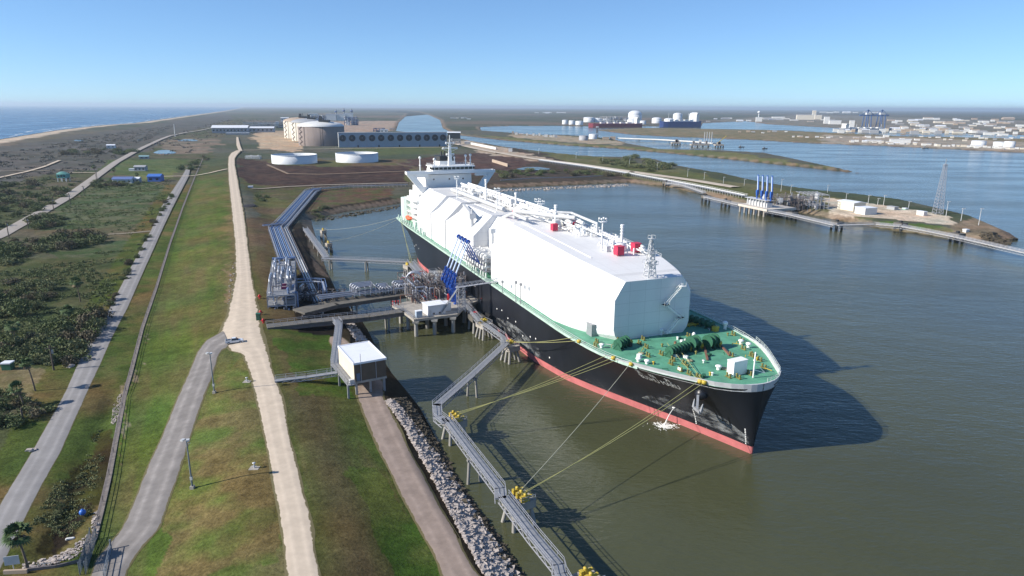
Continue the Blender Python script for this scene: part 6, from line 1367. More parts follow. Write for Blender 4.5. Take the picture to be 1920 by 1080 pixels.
bldg(1669, 396, 17, 388, 'small grey hut on the point behind the white buildings', M_GBLD, M_GBLD, name='hut', rot=rzf)
bldg(1694, 396, 7, 391, 'tiny green cabin on the point left of the lattice tower', mat('green_cabin', (.2, .42, .36), .6), name='hut', rot=rzf)
bldg(1724, 407, 15, 397, 'white box building between tower and grey hut', M_WBLD, name='hut', rot=rzf)
bldg(1807, 439, 7, 431, 'white kiosk at the end of the point', name='hut', rot=rzf)
p, s = at(1757, 405); zt = height_for(p.x + 0, p.y, 305); e = empty('lattice_tower', (p.x, p.y, 2), 0, 'tall grey lattice tower standing on the point', 'lattice tower'); mb = MB(); lattice(mb, (0, 0, 0), zt - 3, 5.5, 1.6, 16, .16); mb.build('lattice', M_GALV, e); mb = MB(); mb.box(0, 0, zt - 4, 2.4, 2.4, .3); mb.tube((0, 0, zt - 4), (0, 0, zt + 1), .25, 6); mb.build('top_platform', M_GREY, e); mb = MB(); [mb.box(i * 2.75, j * 2.75, -.4, 1.6, 1.6, 1) for i in (-1, 1) for j in (-1, 1)]; mb.build('footing', M_CONC, e)
for px, py, yt in ((1289, 333, 317), (1320, 338, 323), (1356, 346, 332), (1395, 350, 336), (1464, 361, 336), (1482, 365, 347), (1551, 363, 347), (1586, 376, 363), (1627, 386, 366), (1645, 387, 372), (1656, 388, 366), (1703, 393, 378), (1773, 409, 378), (1801, 418, 391), (1834, 426, 391), (1232, 320, 305), (1180, 312, 298), (1130, 305, 292), (1080, 298, 286), (1010, 290, 279)):
    p, s = at(px, py); zt = height_for(p.x, p.y, yt); e = empty('light_pole', (p.x, p.y, 1.6), 0, None, None); tag(e, 'slim pale light pole along the far berth, one of the row', 'light pole', 'light poles of the far berth')
    mb = MB(); mb.tube((0, 0, 0), (0, 0, zt - 1.6), .24, 7, .15); mb.build('pole', M_LGREY, e); mb = MB(); mb.box(.6, 0, zt - 1.9, 2.2, .6, .4); mb.build('lamp_head', M_LGREY, e)
FW = 5.2
fardol = [(1249, 350), (1280, 353), (1323, 378), (1360, 387), (1484, 411), (1568, 430), (1687, 432), (1793, 453)]
fl2 = ('first dark dolphin at the left end of the far berth', 'second dark dolphin near the left shore of the far berth', 'dark dolphin below the sloping gangway of the far berth', 'dark dolphin just left of the white far platform', 'dark dolphin right of the far platform', 'dark dolphin standing alone in the water right of the far berth', 'dark dolphin against the bank of the point', 'rightmost dark dolphin of the far berth')
for (px, py), lb_ in zip(fardol, fl2):
    p = G3(px, py, 0); e = empty('far_dolphin', p, rzf, lb_, 'mooring dolphin', 'mooring dolphins of the far berth'); mb = MB(); mb.box(0, 0, 3.2, 6.5, 6, 2.2); mb.build('concrete_cap', M_CONCD, e)
    for i in (-1, 1):
        for j in (-1, 1): mb = MB(); mb.tube((i * 2.2, j * 2, 3.3), (i * 2.6, j * 2.4, -2), .8, 8); mb.build('pile', M_DARK, e)
    mb = MB(); mb.box(0, 0, 5.4, 1.6, 1.6, 1.3); mb.build('mooring_hook', M_DARK, e)
def up(q, z=FW): return G3(q[0], q[1] - 6, z)
for pts, lb_ in (([(1249, 343), (1280, 347), (1321, 361)], 'pale catwalk at the left end of the far berth'), ([(1321, 369), (1360, 378), (1386, 384)], 'pale catwalk reaching the far platform from the left'), ([(1436, 394), (1484, 403), (1566, 422)], 'long pale catwalk right of the far platform'), ([(1570, 422), (1640, 420), (1687, 424)], 'pale catwalk hugging the bank of the point'), ([(1690, 424), (1740, 433), (1793, 444), (1925, 474), (1990, 490)], 'pale catwalk running out of the right edge of the photo')):
    walkway('catwalk', [G3(*p, FW) for p in pts], 3.0, lb_, truss=1.2, group='catwalks of the far berth', m=mat('pale_grating', (.5, .49, .48), .7, 0, .15, .5), fine=2.5)
# spit facility, far jetty
tank(1094, 263, 8.5, 254, 'dark grey low tank on the spit', M_GBLD, M_GBLD, name='storage_tank', dome=.05, n=24)
tank(1111.5, 260.5, 7.5, 251.5, 'white tank beside the dark one on the spit', M_TWHITE, M_TWHITE, name='storage_tank', dome=.12, n=24)
bldg(1136, 262, 12, 257, 'small tan building right of the white tank on the spit', M_BBLD, M_GBLD, name='shed'); bldg(1149, 262, 10, 256.5, 'second tan building at the landing of the far jetty', M_BBLD, M_BBLD, name='shed')
p, s = at(1119.5, 250); zt = height_for(p.x, p.y, 240.5); e = empty('watch_tower', p, 0, 'thin tower behind the white tank on the spit', 'tower'); mb = MB(); lattice(mb, (0, 0, 0), zt, 6, 4, 5, .8); mb.build('lattice', M_PIPE2, e); mb = MB(); mb.box(0, 0, zt, 7, 7, 4); mb.build('cabin', M_LGREY, e)
trestle('far_trestle', [(1158, 258), (1240, 261), (1300, 264.5), (1340, 268)], 9, 7, 'long pale trestle of the distant jetty', M_WBLD, 'trestle', th=2, every=40, rail=False)
for px, py, w_, lb_ in ((1268, 268.5, 16, 'left platform of the distant jetty'), (1313, 272, 34, 'middle platform of the distant jetty below the white arms'), (1349, 272.5, 16, 'right platform of the distant jetty with the yellow crane')):
    p, s = at(px, py, 4); e = empty('far_jetty_platform', (p.x, p.y, 0), 0, lb_, 'jetty platform'); mb = MB(); mb.box(0, 6, 3, w_ * s, 16, 3); mb.build('deck', M_CONC, e)
    for k in range(4): mb = MB(); mb.tube((w_ * s * (k / 3 - .5) * .9, 0, 3), (w_ * s * (k / 3 - .5) * .9, 0, -2), 1.4, 8); mb.build('pile', M_DARK, e)
    mb = MB(); [mb.box(rn.uniform(-.4, .4) * w_ * s, 6, 6, 4, 4, rn.uniform(3, 7)) for k in range(4)]; mb.build('equipment', M_PIPE2, e)
bldg(1313, 268, 5, 262.5, 'tiny white cabin on the distant jetty', name='hut', z=6)
for k in range(4):
    p, s = at(1320 + k * 4.6, 269, 6); zt = height_for(p.x, p.y, 247.5); e = empty('marine_loader', p, 0, 'pale upright loading arm of the distant jetty, one of a close row', 'loading arm', 'pale arms of the distant jetty'); mb = MB(); mb.tube((0, 0, 0), (0, 0, zt - 6), .7 * s, 7, .5 * s); mb.build('riser', M_LGREY, e); mb = MB(); mb.beam((0, 0, zt - 6), (1.5 * s, 0, (zt - 6) * .4), .5 * s); mb.build('outboard_arm', M_LGREY, e)
p, s = at(1347, 270, 6); e = empty('yellow_crane', p, 0, 'small yellow crane leaning right on the distant jetty', 'crane'); mb = MB(); mb.box(0, 0, 0, 5 * s, 4 * s, 3 * s); mb.build('body', M_YEL, e); mb = MB(); mb.beam((0, 0, 3 * s), (14 * s, 0, 15 * s), 1.1 * s); mb.build('jib', M_YEL, e)
rn = random.Random(41)
for k in range(14):
    px = 962 + k * 6.3 + rn.uniform(-2, 2); py = 249.5 + (px - 960) * .075 + rn.uniform(-.8, .8); bldg(px, py + 2, rn.uniform(3, 7), py - rn.uniform(0, 3), 'tiny pale shed or boat among the yard clutter on the spit', rn.choice((M_WBLD, M_GBLD, M_BBLD, M_WBLD)), rn.choice((M_WROOF, M_GBLD)), group='sheds in the spit yard', name='yard_shed')
# ships at the far dock
def farship(px0, px1, py, yt, label, m, sup):
    a, s = at(px0, py, 0); b, _ = at(px1, py, 0); Ls = (b - a).length; h = height_for(a.x, a.y, yt); e = empty('tanker_ship', a, math.atan2((b - a).y, (b - a).x), label, 'ship')
    mb = MB(); bw = Ls * .075; st = [(0, .25, 1.12), (.06, .8, 1.05), (.16, 1, 1), (.85, 1, 1), (.96, .7, 1.05), (1, .1, 1.2)]
    mb.loft([[(Ls * f, -bw * w_, 0), (Ls * f, -bw * w_ * 1.05, h * hh), (Ls * f, bw * w_ * 1.05, h * hh), (Ls * f, bw * w_, 0)] for f, w_, hh in st], close=True, caps=True); mb.build('hull', m, e, fix=True)
    mb = MB(); mb.box(Ls * sup, 0, h, Ls * .06, bw * 1.6, h * 1.4); mb.box(Ls * sup, 0, h * 2.4, Ls * .05, bw * 2, h * .3); mb.build('superstructure', M_WBLD, e)
    for f in (.25, .38, .5, .62, .74):
        if abs(f - sup) > .08: mb = MB(); mb.box(Ls * f, 0, h * .98, Ls * .08, bw * 1.2, h * .4); mb.build('deck_house', M_WBLD, e)
    mb = MB(); [mb.tube((Ls * f, 0, h), (Ls * f, 0, h * 2.6), .35 * s, 6) for f in (.2, .45, .68)]; mb.build('mast', M_LGREY, e)
farship(1104, 1204, 238.5, 231.5, 'long dark red tanker ship at the distant dock', M_HRED, .9)
farship(1237, 1314, 238, 228, 'navy blue tanker ship at the distant dock', M_HBLUE, .88)
for px, py, r, yt, dm, lb_ in ((1059, 233, 5, 225, .1, 'leftmost white tank at the distant dock'), (1072, 233.5, 5.5, 226, .1, 'second white tank from the left at the distant dock'), (1086, 234.5, 7, 227, .1, 'third white tank left of the red ship'), (1104, 229, 10, 220.5, .12, 'broad white tank behind the bow of the red ship'), (1120, 229, 8, 222.5, .2, 'white tank right of the broad one behind the red ship'), (1137, 229, 8, 224, .2, 'low white tank above the middle of the red ship'), (1190, 227, 12.5, 214, .55, 'tallest white domed tank above the stern of the red ship'), (1187, 231, 12, 225, .2, 'low white tank in front of the tall domed one'), (1205, 233, 6, 227, .2, 'small white tank at the stern of the red ship'), (1231, 231, 9, 223, .35, 'white domed tank between the two distant ships'), (1254, 230, 9, 224, .3, 'low white tank above the bow of the blue ship'), (1270, 228, 8.5, 215.5, .5, 'left one of two tall white domed tanks above the blue ship'), (1301, 228, 9, 215, .5, 'right one of two tall white domed tanks above the blue ship')):
    tank(px, py, r, yt, lb_, M_TWHITE, M_TWHITE, name='storage_tank', dome=dm, n=24)
skeleton(1140, 1178, 231, 219, 'pale pipework between the white tanks above the red ship', M_GBLD, 8, 120, dense=24)
# town ------------------------------------------------------------------
p, s = at(1422, 225); zt = height_for(p.x, p.y, 211); e = empty('water_tower', p, 0, 'white water tower standing above the distant town', 'water tower'); mb = MB(); mb.tube((0, 0, 0), (0, 0, zt), .9 * s, 10); mb.build('stem', M_TWHITE, e); mb = MB(); mb.ball((0, 0, zt), 3 * s, 16, 10, .75); mb.build('tank_bowl', M_TWHITE, e)
bldg(1423, 228, 11, 220, 'white block at the foot of the water tower', name='town_building')
bldg(1510, 224.5, 30, 215.5, 'broad white grain silo block in the distant town', M_CREAMW, name='silo_building', wins=0, depth=.4); bldg(1534, 224, 12, 216, 'right hand white silo block in the distant town', M_CREAMW, name='silo_building', depth=.6); bldg(1526, 223, 6, 207.5, 'slim white tower of the silo block', M_CREAMW, name='silo_building', depth=1)
bldg(1550, 232, 9, 219.5, 'tall white block right of the silos', name='town_building', depth=1); bldg(1566, 233, 20, 226, 'wide white block behind the grey ship', name='town_building'); bldg(1597, 240, 8, 226.5, 'white terminal block left of the blue cranes', name='town_building', depth=1)
bldg(1460, 222, 22, 219, 'low white shed left of the silos', name='town_building'); bldg(1440, 224, 14, 221, 'low grey shed right of the water tower', M_GBLD, name='town_building')
def crane(px, lb_):
    p, s = at(px, 240); zt = height_for(p.x, p.y, 216); hh = zt - 2; e = empty('harbour_crane', p, .1, lb_, 'harbour crane', 'blue harbour cranes'); g = 5.5 * s
    for i in (-1, 1):
        for j in (-1, 1): mb = MB(); mb.beam((i * g, j * g, 0), (i * g * .8, j * g * .8, hh), 1.1 * s); mb.build('leg', M_CRANE, e)
    mb = MB(); mb.beam((-16 * s, 0, hh), (14 * s, 0, hh), 2.6 * s, 1.8 * s); mb.build('boom', M_CRANE, e)
    mb = MB(); mb.beam((-2.5 * s, 0, hh), (0, 0, hh + 10 * s), 1 * s); mb.beam((2.5 * s, 0, hh), (0, 0, hh + 10 * s), 1 * s); mb.beam((0, 0, hh + 10 * s), (-13 * s, 0, hh), .6 * s); mb.beam((0, 0, hh + 10 * s), (12 * s, 0, hh), .6 * s); mb.build('a_frame', M_CRANE, e)
    mb = MB(); mb.box(0, 0, hh + .9 * s, 8 * s, 5 * s, 3.4 * s); mb.build('machine_house', M_WBLD, e)
crane(1624, 'left one of the two tall blue harbour cranes in the town'); crane(1650, 'right one of the two tall blue harbour cranes in the town')
farship(1670, 1574, 245.5, 240.5, 'grey container ship below the blue cranes', M_GBLD, .9)
rn = random.Random(77)
MWS = (M_WBLD, M_WBLD, M_WBLD, M_GBLD, M_BBLD, M_CREAMW)
def spread(n, x0, x1, f0, f1, wr, hr, label, group, name, mats_=MWS):
    for k in range(n):
        px = x0 + (x1 - x0) * (k + rn.random()) / n; py = rn.uniform(f0(px), f1(px)); bldg(px, py, rn.uniform(*wr), py - rn.uniform(*hr), label, rn.choice(mats_), rn.choice((M_WROOF, M_WROOF, M_GBLD, M_BBLD)), group, rn.uniform(.4, 1), None, rn.choice((0, 0, .12)), name, 0)
spread(46, 1560, 1920, lambda x: 246, lambda x: 250 + (x - 1560) * .012, (5, 16), (3, 6.5), 'small white dock building along the distant town waterfront', 'buildings on the town waterfront', 'dock_building')
spread(64, 1670, 1920, lambda x: 224, lambda x: 243, (5, 18), (1.6, 3.6), 'low pale town building among many on the right horizon', 'low buildings of the distant town', 'town_building')
spread(42, 1590, 1920, lambda x: 265 + (x - 1590) * .045, lambda x: 267 + (x - 1590) * .045, (4, 9), (2, 4.5), 'white house in the row behind the far beach', 'houses behind the far beach', 'beach_house', (M_WBLD, M_WBLD, M_CREAMW))
spread(26, 1600, 1920, lambda x: 256, lambda x: 262 + (x - 1600) * .02, (4, 10), (1.5, 3.5), 'pale shed on the sandy island in front of the town', 'sheds on the sandy island', 'yard_shed')
spread(9, 1478, 1580, lambda x: 257, lambda x: 259, (4, 7), (1.5, 3), 'white parked trailer or shed on the sandy island', 'sheds on the sandy island', 'yard_shed')
spread(7, 1380, 1480, lambda x: 247, lambda x: 250, (4, 9), (1.5, 3), 'pale shed on the low island right of the blue ship', 'sheds on the low island', 'yard_shed')
spread(16, 1320, 1560, lambda x: 222, lambda x: 229, (6, 16), (1, 2.4), 'low building on the far shore left of the silos', 'low buildings of the distant town', 'town_building')
spread(9, 1535, 1660, lambda x: 211, lambda x: 212.5, (7, 14), (1.6, 2.6), 'white plant block just under the horizon', 'blocks under the horizon', 'horizon_building', (M_WBLD,))
spread(7, 1005, 1065, lambda x: 211.5, lambda x: 213, (4, 9), (1.3, 2.2), 'tiny white block under the horizon above the lagoon', 'blocks under the horizon', 'horizon_building', (M_WBLD,))
spread(6, 845, 880, lambda x: 221, lambda x: 224, (4, 8), (1.2, 2), 'tiny pale building beyond the channel bend', 'buildings beyond the channel bend', 'yard_shed')
for px, py, r, yt, lb_ in ((1834, 275, 12, 264, 'large white tank behind the far beach houses'), (1872, 275, 9, 266, 'middle white tank behind the far beach houses'), (1892, 276, 9, 265, 'right white tank behind the far beach houses')): tank(px, py, r, yt, lb_, M_TWHITE, M_TWHITE, name='storage_tank', dome=.1, n=24)
bldg(1688, 268.5, 34, 261.5, 'long white hall on the far beach', depth=.3, name='hall'); bldg(1638, 266.5, 26, 263, 'low white hall left of the long one on the far beach', depth=.3, name='hall')
for px, py, lb_ in ((1735, 278, 'dark barge moored off the far beach on the right'), (1885, 283, 'dark barge moored at the far beach near the right edge'), (1434, 279, 'small workboat in the channel beside the spit'), (1390, 276, 'small dark boat at the end of the distant jetty')):
    p, s = at(px, py, 0); e = empty('workboat', p, rn.uniform(-.3, .3), lb_, 'boat'); mb = MB(); mb.loft([[(x_ * s, -w_ * s, 0), (x_ * s, -w_ * s * 1.1, hh * s), (x_ * s, w_ * s * 1.1, hh * s), (x_ * s, w_ * s, 0)] for x_, w_, hh in ((-5, 1.2, 1.1), (-2, 1.6, 1), (3, 1.5, 1), (5.5, .2, 1.6))], close=True, caps=True); mb.build('hull', M_DARK, e, fix=True); mb = MB(); mb.box(-2 * s, 0, 1 * s, 3 * s, 2 * s, 2 * s); mb.build('wheelhouse', M_GREY, e); mb = MB(); mb.tube((-1 * s, 0, 3 * s), (-1 * s, 0, 5 * s), .15 * s, 6); mb.build('mast', M_DARK, e)
# ================================================================== vegetation, houses, roadside things
def leaf_mat(name, a, b):
    m = bpy.data.materials.new(name); m.use_nodes = True; nt = m.node_tree; bs = nt.nodes['Principled BSDF']; bs.inputs['Roughness'].default_value = .7; bs.inputs['Specular IOR Level'].default_value = .2
    gm = nn(nt, 'ShaderNodeNewGeometry'); oi = nn(nt, 'ShaderNodeObjectInfo'); ad = nn(nt, 'ShaderNodeMath', operation='ADD'); nt.links.new(gm.outputs['Random Per Island'], ad.inputs[0]); nt.links.new(oi.outputs['Random'], ad.inputs[1])
    fr = nn(nt, 'ShaderNodeMath', operation='FRACT'); nt.links.new(ad.outputs[0], fr.inputs[0]); cr_ = nn(nt, 'ShaderNodeMix', data_type='RGBA'); cr_.inputs[6].default_value = (*a, 1); cr_.inputs[7].default_value = (*b, 1); nt.links.new(fr.outputs[0], cr_.inputs[0]); nt.links.new(cr_.outputs[2], bs.inputs['Base Color']); return m
M_LEAF = leaf_mat('scrub_leaf', (.055, .082, .03), (.14, .17, .068)); M_LEAF2 = leaf_mat('olive_leaf', (.085, .11, .045), (.17, .18, .085)); M_LEAF3 = leaf_mat('brown_leaf', (.08, .072, .042), (.15, .13, .085)); M_PALM = leaf_mat('palm_leaf', (.04, .075, .03), (.1, .15, .055)); M_DEAD = leaf_mat('dry_leaf', (.16, .12, .08), (.26, .2, .13))
M_BARK = mat('bark', (.14, .11, .085), .9, 0, .3, 1.5)
def leaf_cloud(rg, blobs, n, s0, s1):
    C_ = []
    for (bx, by, bz, rx, ry, rz) in blobs:
        k = int(n * rx * ry * rz / sum(b[3] * b[4] * b[5] for b in blobs)) + 8; v = rg.normal(size=(k, 3)); v /= np.linalg.norm(v, axis=1)[:, None]; r = rg.uniform(.55, 1.0, k) ** .6; q = v * r[:, None] * np.array([rx, ry, rz]) * (1 + .22 * rg.normal(size=(k, 1))) + np.array([bx, by, bz]); C_.append(q)
    C_ = np.concatenate(C_); C_ = C_[C_[:, 2] > .02]; k = len(C_); a = rg.normal(size=(k, 3)); a /= np.linalg.norm(a, axis=1)[:, None]; b = rg.normal(size=(k, 3)); b -= a * (a * b).sum(1)[:, None]; b /= np.linalg.norm(b, axis=1)[:, None]
    s = rg.uniform(s0, s1, (k, 1)); V = np.stack([C_ - a * s, C_ - b * s * .6, C_ + a * s, C_ + b * s * .6], 1).reshape(-1, 3); return V, np.arange(k * 4).reshape(-1, 4)
protos = []
for i in range(7):
    rg = np.random.default_rng(100 + i); R0 = 1.0; bl = []
    for k in range(rg.integers(4, 8)): rr = rg.uniform(.35, .7); bl.append((rg.uniform(-.75, .75), rg.uniform(-.75, .75), rr * .8 + rg.uniform(0, .3), rr, rr, rr * rg.uniform(.8, 1.1)))
    V, Fc = leaf_cloud(rg, bl, 620, .07, .15); protos.append((V, Fc))
def proto_mesh(i, m): 
    key = (i, m.name)
    if key not in PM:
        o = mesh_np('crown', *protos[i], m, smooth=False); PM[key] = o.data; bpy.data.objects.remove(o)
        mb = MB()
        for k in range(4): a = k * 1.57 + i; mb.tube((0, 0, -.1), (.35 * math.cos(a), .35 * math.sin(a), .7), .06, 5, .02)
        t = mb.build('trunk', M_BARK); TM[key] = t.data; bpy.data.objects.remove(t)
    return PM[key], TM[key]
PM, TM = {}, {}
def shrub(x, y, r, h, label, group, m=None, name='shrub', rnd_=random):
    i = rnd_.randrange(len(protos)); me, tm = proto_mesh(i, m or rnd_.choice((M_LEAF, M_LEAF, M_LEAF2, M_LEAF3))); e = empty(name, (x, y, ht(x, y) - .1), rnd_.uniform(0, 6.28), label, 'shrub', group); e.scale = (r, r * rnd_.uniform(.8, 1.2), h)
    c = bpy.data.objects.new('crown', me); COL.objects.link(c); c.parent = e; t = bpy.data.objects.new('trunk', tm); COL.objects.link(t); t.parent = e; return e
rv = random.Random(99)
def scatter(poly, n, rr, hr, label, group, m=None, mind=.7, name='shrub'):
    hr = (hr[0] * .72, hr[1] * .95)
    P = [tuple(G(px, py, 2.0)) for px, py in poly]; xs = [p[0] for p in P]; ys = [p[1] for p in P]; got = []; tries = 0
    while len(got) < n and tries < n * 60:
        tries += 1; x, y = rv.uniform(min(xs), max(xs)), rv.uniform(min(ys), max(ys))
        if not inside(np.array([x]), np.array([y]), P)[0]: continue
        r = rv.uniform(*rr)
        if any((x - a) ** 2 + (y - b) ** 2 < ((r + c) * mind) ** 2 for a, b, c in got): continue
        got.append((x, y, r)); shrub(x, y, r, r * rv.uniform(*hr), label, group, m, name, rv)
G_S = 'shrubs on the left plain'
scatter([(55, 640), (120, 610), (178, 588), (190, 612), (172, 648), (145, 684), (20, 682), (0, 660)], 46, (2.2, 4.2), (.9, 1.3), 'tall dark shrub in the dense thicket beside the paved road', G_S)
scatter([(-30, 545), (50, 522), (112, 553), (62, 592), (-30, 605)], 22, (2.2, 4.0), (.8, 1.2), 'dark shrub in the rounded thicket at the left edge', G_S)
scatter([(-20, 455), (60, 452), (150, 441), (205, 439), (195, 456), (110, 472), (-20, 508)], 36, (2.4, 4.8), (.8, 1.15), 'dark shrub in the long band below the side lane', G_S)
scatter([(320, 366), (327, 366), (286, 430), (265, 470), (218, 562), (192, 592), (186, 580), (212, 545), (256, 468), (280, 425)], 40, (1.2, 2.2), (.9, 1.4), 'small shrub of the hedge along the paved road', 'hedge shrubs along the paved road', mind=.55)
scatter([(165, 343), (215, 336), (262, 343), (262, 350), (215, 352), (168, 352)], 18, (3, 5), (.7, 1.0), 'shrub around the blue roofed beach house', G_S)
scatter([(55, 418), (80, 405), (128, 412), (125, 428), (75, 432)], 14, (3, 5), (.7, 1.0), 'grey green shrub beside the coast road below the poles', G_S)
scatter([(-30, 345), (60, 338), (150, 350), (160, 345), (112, 380), (60, 405), (-30, 432)], 40, (3.2, 6), (.6, .95), 'dark shrub on the seaward side of the coast road', G_S)
scatter([(110, 284), (180, 281), (262, 283), (250, 290), (180, 292), (112, 291)], 24, (4, 8), (.5, .8), 'far dark shrub in front of the dunes', G_S)
scatter([(-10, 735), (30, 742), (62, 758), (90, 772), (40, 803), (-10, 812)], 16, (1.6, 2.8), (.8, 1.1), 'dark shrub below the two palms at the left edge', G_S)
scatter([(330, 318), (372, 300), (385, 290), (390, 300), (360, 322)], 10, (3, 5), (.7, 1), 'shrub at the far end of the paved road', G_S)
scatter([(100, 935), (150, 880), (165, 930), (150, 1000), (90, 1010)], 6, (.6, 1.2), (.7, 1.1), 'low brown green shrub in the wet ditch', 'ditch shrubs', M_LEAF2)
scatter([(1110, 305), (1190, 297), (1262, 311), (1245, 327), (1180, 320)], 26, (5, 9), (.5, .75), 'round green shrub on the far berth causeway', 'shrubs beside the far berth road', M_LEAF2)
scatter([(930, 326), (1000, 320), (1130, 323), (1225, 333), (1130, 332), (1000, 331), (930, 337)], 44, (3, 5.5), (.6, .9), 'dark shrub in the row behind the basin shore', 'shrub row behind the basin')
scatter([(478, 372), (525, 374), (520, 381), (482, 381)], 5, (2.5, 4), (.6, .8), 'dark shrub on the bare bank left of the pipe rack', G_S)
scatter([(585, 398), (612, 388), (624, 396), (590, 408)], 7, (2, 3.4), (.6, .8), 'bright green shrub at the basin corner', G_S, M_LEAF2)
# uncountable low scrub
def scrub(polys, dens, s0, s1, label, m, seed):
    rg = np.random.default_rng(seed); Vs = []
    for poly, n, r, h in polys:
        P = [tuple(G(px, py, 2.0)) for px, py in poly]; xs = [p[0] for p in P]; ys = [p[1] for p in P]; X = rg.uniform(min(xs), max(xs), n * 5); Y = rg.uniform(min(ys), max(ys), n * 5); k = inside(X, Y, P) & (fbm(X, Y, 22, 3, seed) > .46); X, Y = X[k][:n], Y[k][:n]
        Z = terrain(X, Y); q = dens; rad = r * rg.uniform(.5, 1.2, len(X)); cx = X[:, None] + rg.normal(size=(len(X), q)) * rad[:, None] * .55; cy = Y[:, None] + rg.normal(size=(len(X), q)) * rad[:, None] * .55; cz = Z[:, None] + np.abs(rg.normal(size=(len(X), q))) * h * .5
        C_ = np.stack([cx, cy, cz], -1).reshape(-1, 3); kk = len(C_); a = rg.normal(size=(kk, 3)); a /= np.linalg.norm(a, axis=1)[:, None]; b = rg.normal(size=(kk, 3)); b -= a * (a * b).sum(1)[:, None]; b /= np.linalg.norm(b, axis=1)[:, None]; s = rg.uniform(s0, s1, (kk, 1)) * r
        Vs.append(np.stack([C_ - a * s, C_ - b * s * .6, C_ + a * s, C_ + b * s * .6], 1).reshape(-1, 3))
    V = np.concatenate(Vs); o = mesh_np('scrub', V, np.arange(len(V)).reshape(-1, 4), m, smooth=False); tag(o, label, 'scrub', kind='stuff')
scrub([([(-60, 470), (120, 475), (250, 470), (200, 560), (120, 610), (-60, 650)], 1000, 1.3, .8), ([(110, 395), (150, 352), (320, 335), (318, 360), (262, 440), (120, 440)], 1000, 1.2, .6), ([(-80, 345), (100, 330), (160, 340), (0, 440), (-80, 460)], 520, 2.0, 1.0), ([(100, 600), (170, 560), (170, 640), (20, 690), (-60, 690)], 500, 1.4, 1.2)], 26, .14, .3, 'low green scrub over the left plain', M_LEAF, 61)
scrub([([(-200, 340), (0, 285), (250, 245), (330, 235), (280, 262), (150, 330), (-200, 420)], 1500, 4.5, 1.8), ([(260, 270), (420, 225), (520, 225), (400, 262), (330, 300)], 500, 6, 2.2)], 22, .16, .3, 'grey brown marsh scrub behind the dunes', leaf_mat('marsh_leaf', (.1, .09, .075), (.15, .14, .11)), 62)
scrub([([(95, 1000), (115, 955), (185, 800), (205, 800), (180, 920), (150, 1005)], 130, .7, .35), ([(60, 985), (110, 900), (140, 900), (100, 985)], 60, .7, .4)], 26, .14, .3, 'tangled weeds in the ditch beside the paved road', M_LEAF2, 63)
# palms
def palm(bx, by, tx, ty, cr, label, n=34, seed=1, skirt=True):
    b = PT(bx, by); zt = height_for(b.x, b.y, ty); s = (b.y * cp + (H - b.z) * sp) / F; dx = (tx - bx) * s * .6; e = empty('fan_palm', b, 0, label, 'palm tree', 'palm trees on the left'); h = max(2.2, zt - b.z); rg = random.Random(seed); top = Vector((dx, 0, h))
    mb = MB(); prev = None
    for k in range(6): f0, f1 = k / 6, (k + 1) / 6; mb.tube((dx * f0 ** 1.5, 0, h * f0 - .1), (dx * f1 ** 1.5, 0, h * f1), .24 - .1 * f0, 8, .24 - .1 * f1, cap=False)
    mb.build('trunk', M_BARK, e)
    def fronds(n, e0, e1, m, nm, ln):
        mb = MB()
        for k in range(n):
            a = rg.uniform(0, 6.28); el = rg.uniform(e0, e1); d = Vector((math.cos(a) * math.cos(el), math.sin(a) * math.cos(el), math.sin(el))); L_ = ln * rg.uniform(.75, 1.05); st = top + d * L_ * .45; sd = d.cross(Vector((0, 0, 1))).normalized(); up_ = sd.cross(d).normalized()
            mb.add([top + sd * .04, st + sd * .03, st - sd * .03, top - sd * .04], [(0, 1, 2, 3)])
            nl = 9
            for j in range(nl):
                t = (j / (nl - 1) - .5) * 2.6; q = (d * math.cos(t) + sd * math.sin(t)).normalized(); tip = st + q * L_ * .58 * (1 - .12 * abs(t)) - Vector((0, 0, L_ * .16)); m1 = st + q * L_ * .3; w_ = L_ * .055; pr_ = up_.cross(q).normalized() * w_
                mb.add([st, m1 + pr_, tip, m1 - pr_], [(0, 1, 2, 3)])
        mb.build(nm, m, e)
    fronds(n, -.35, 1.35, M_PALM, 'crown', cr)
    if skirt: fronds(int(n * .5), -1.3, -.5, M_DEAD, 'dead_frond_skirt', cr * .75)
    return e
palm(53, 1068, 40, 1003, 2.9, 'fan palm at the gate in the lower left corner', 38, 1)
palm(45, 762, 33, 728, 2.6, 'fan palm at the left edge beside the paved road, lower one', 34, 2)
palm(66, 733, 56, 682, 2.2, 'slim taller fan palm just above the lower palm', 30, 3)
palm(151, 566, 147, 530, 3.2, 'tall fan palm standing alone above the red clay path', 34, 4)
palm(130, 600, 127, 583, 3.2, 'short bushy fan palm left of the red clay path', 36, 5, False)
palm(30, 640, 28, 612, 3, 'palm rising out of the dark thicket at the left edge', 30, 9); palm(181, 338, 179, 313, 3.2, 'distant palm on the seaward side of the coast road', 28, 6)
palm(214, 328, 214, 318, 3.5, 'distant palm in front of the blue roofed house', 28, 7); palm(259, 338, 257, 327, 3, 'distant palm between the two blue houses', 28, 8)
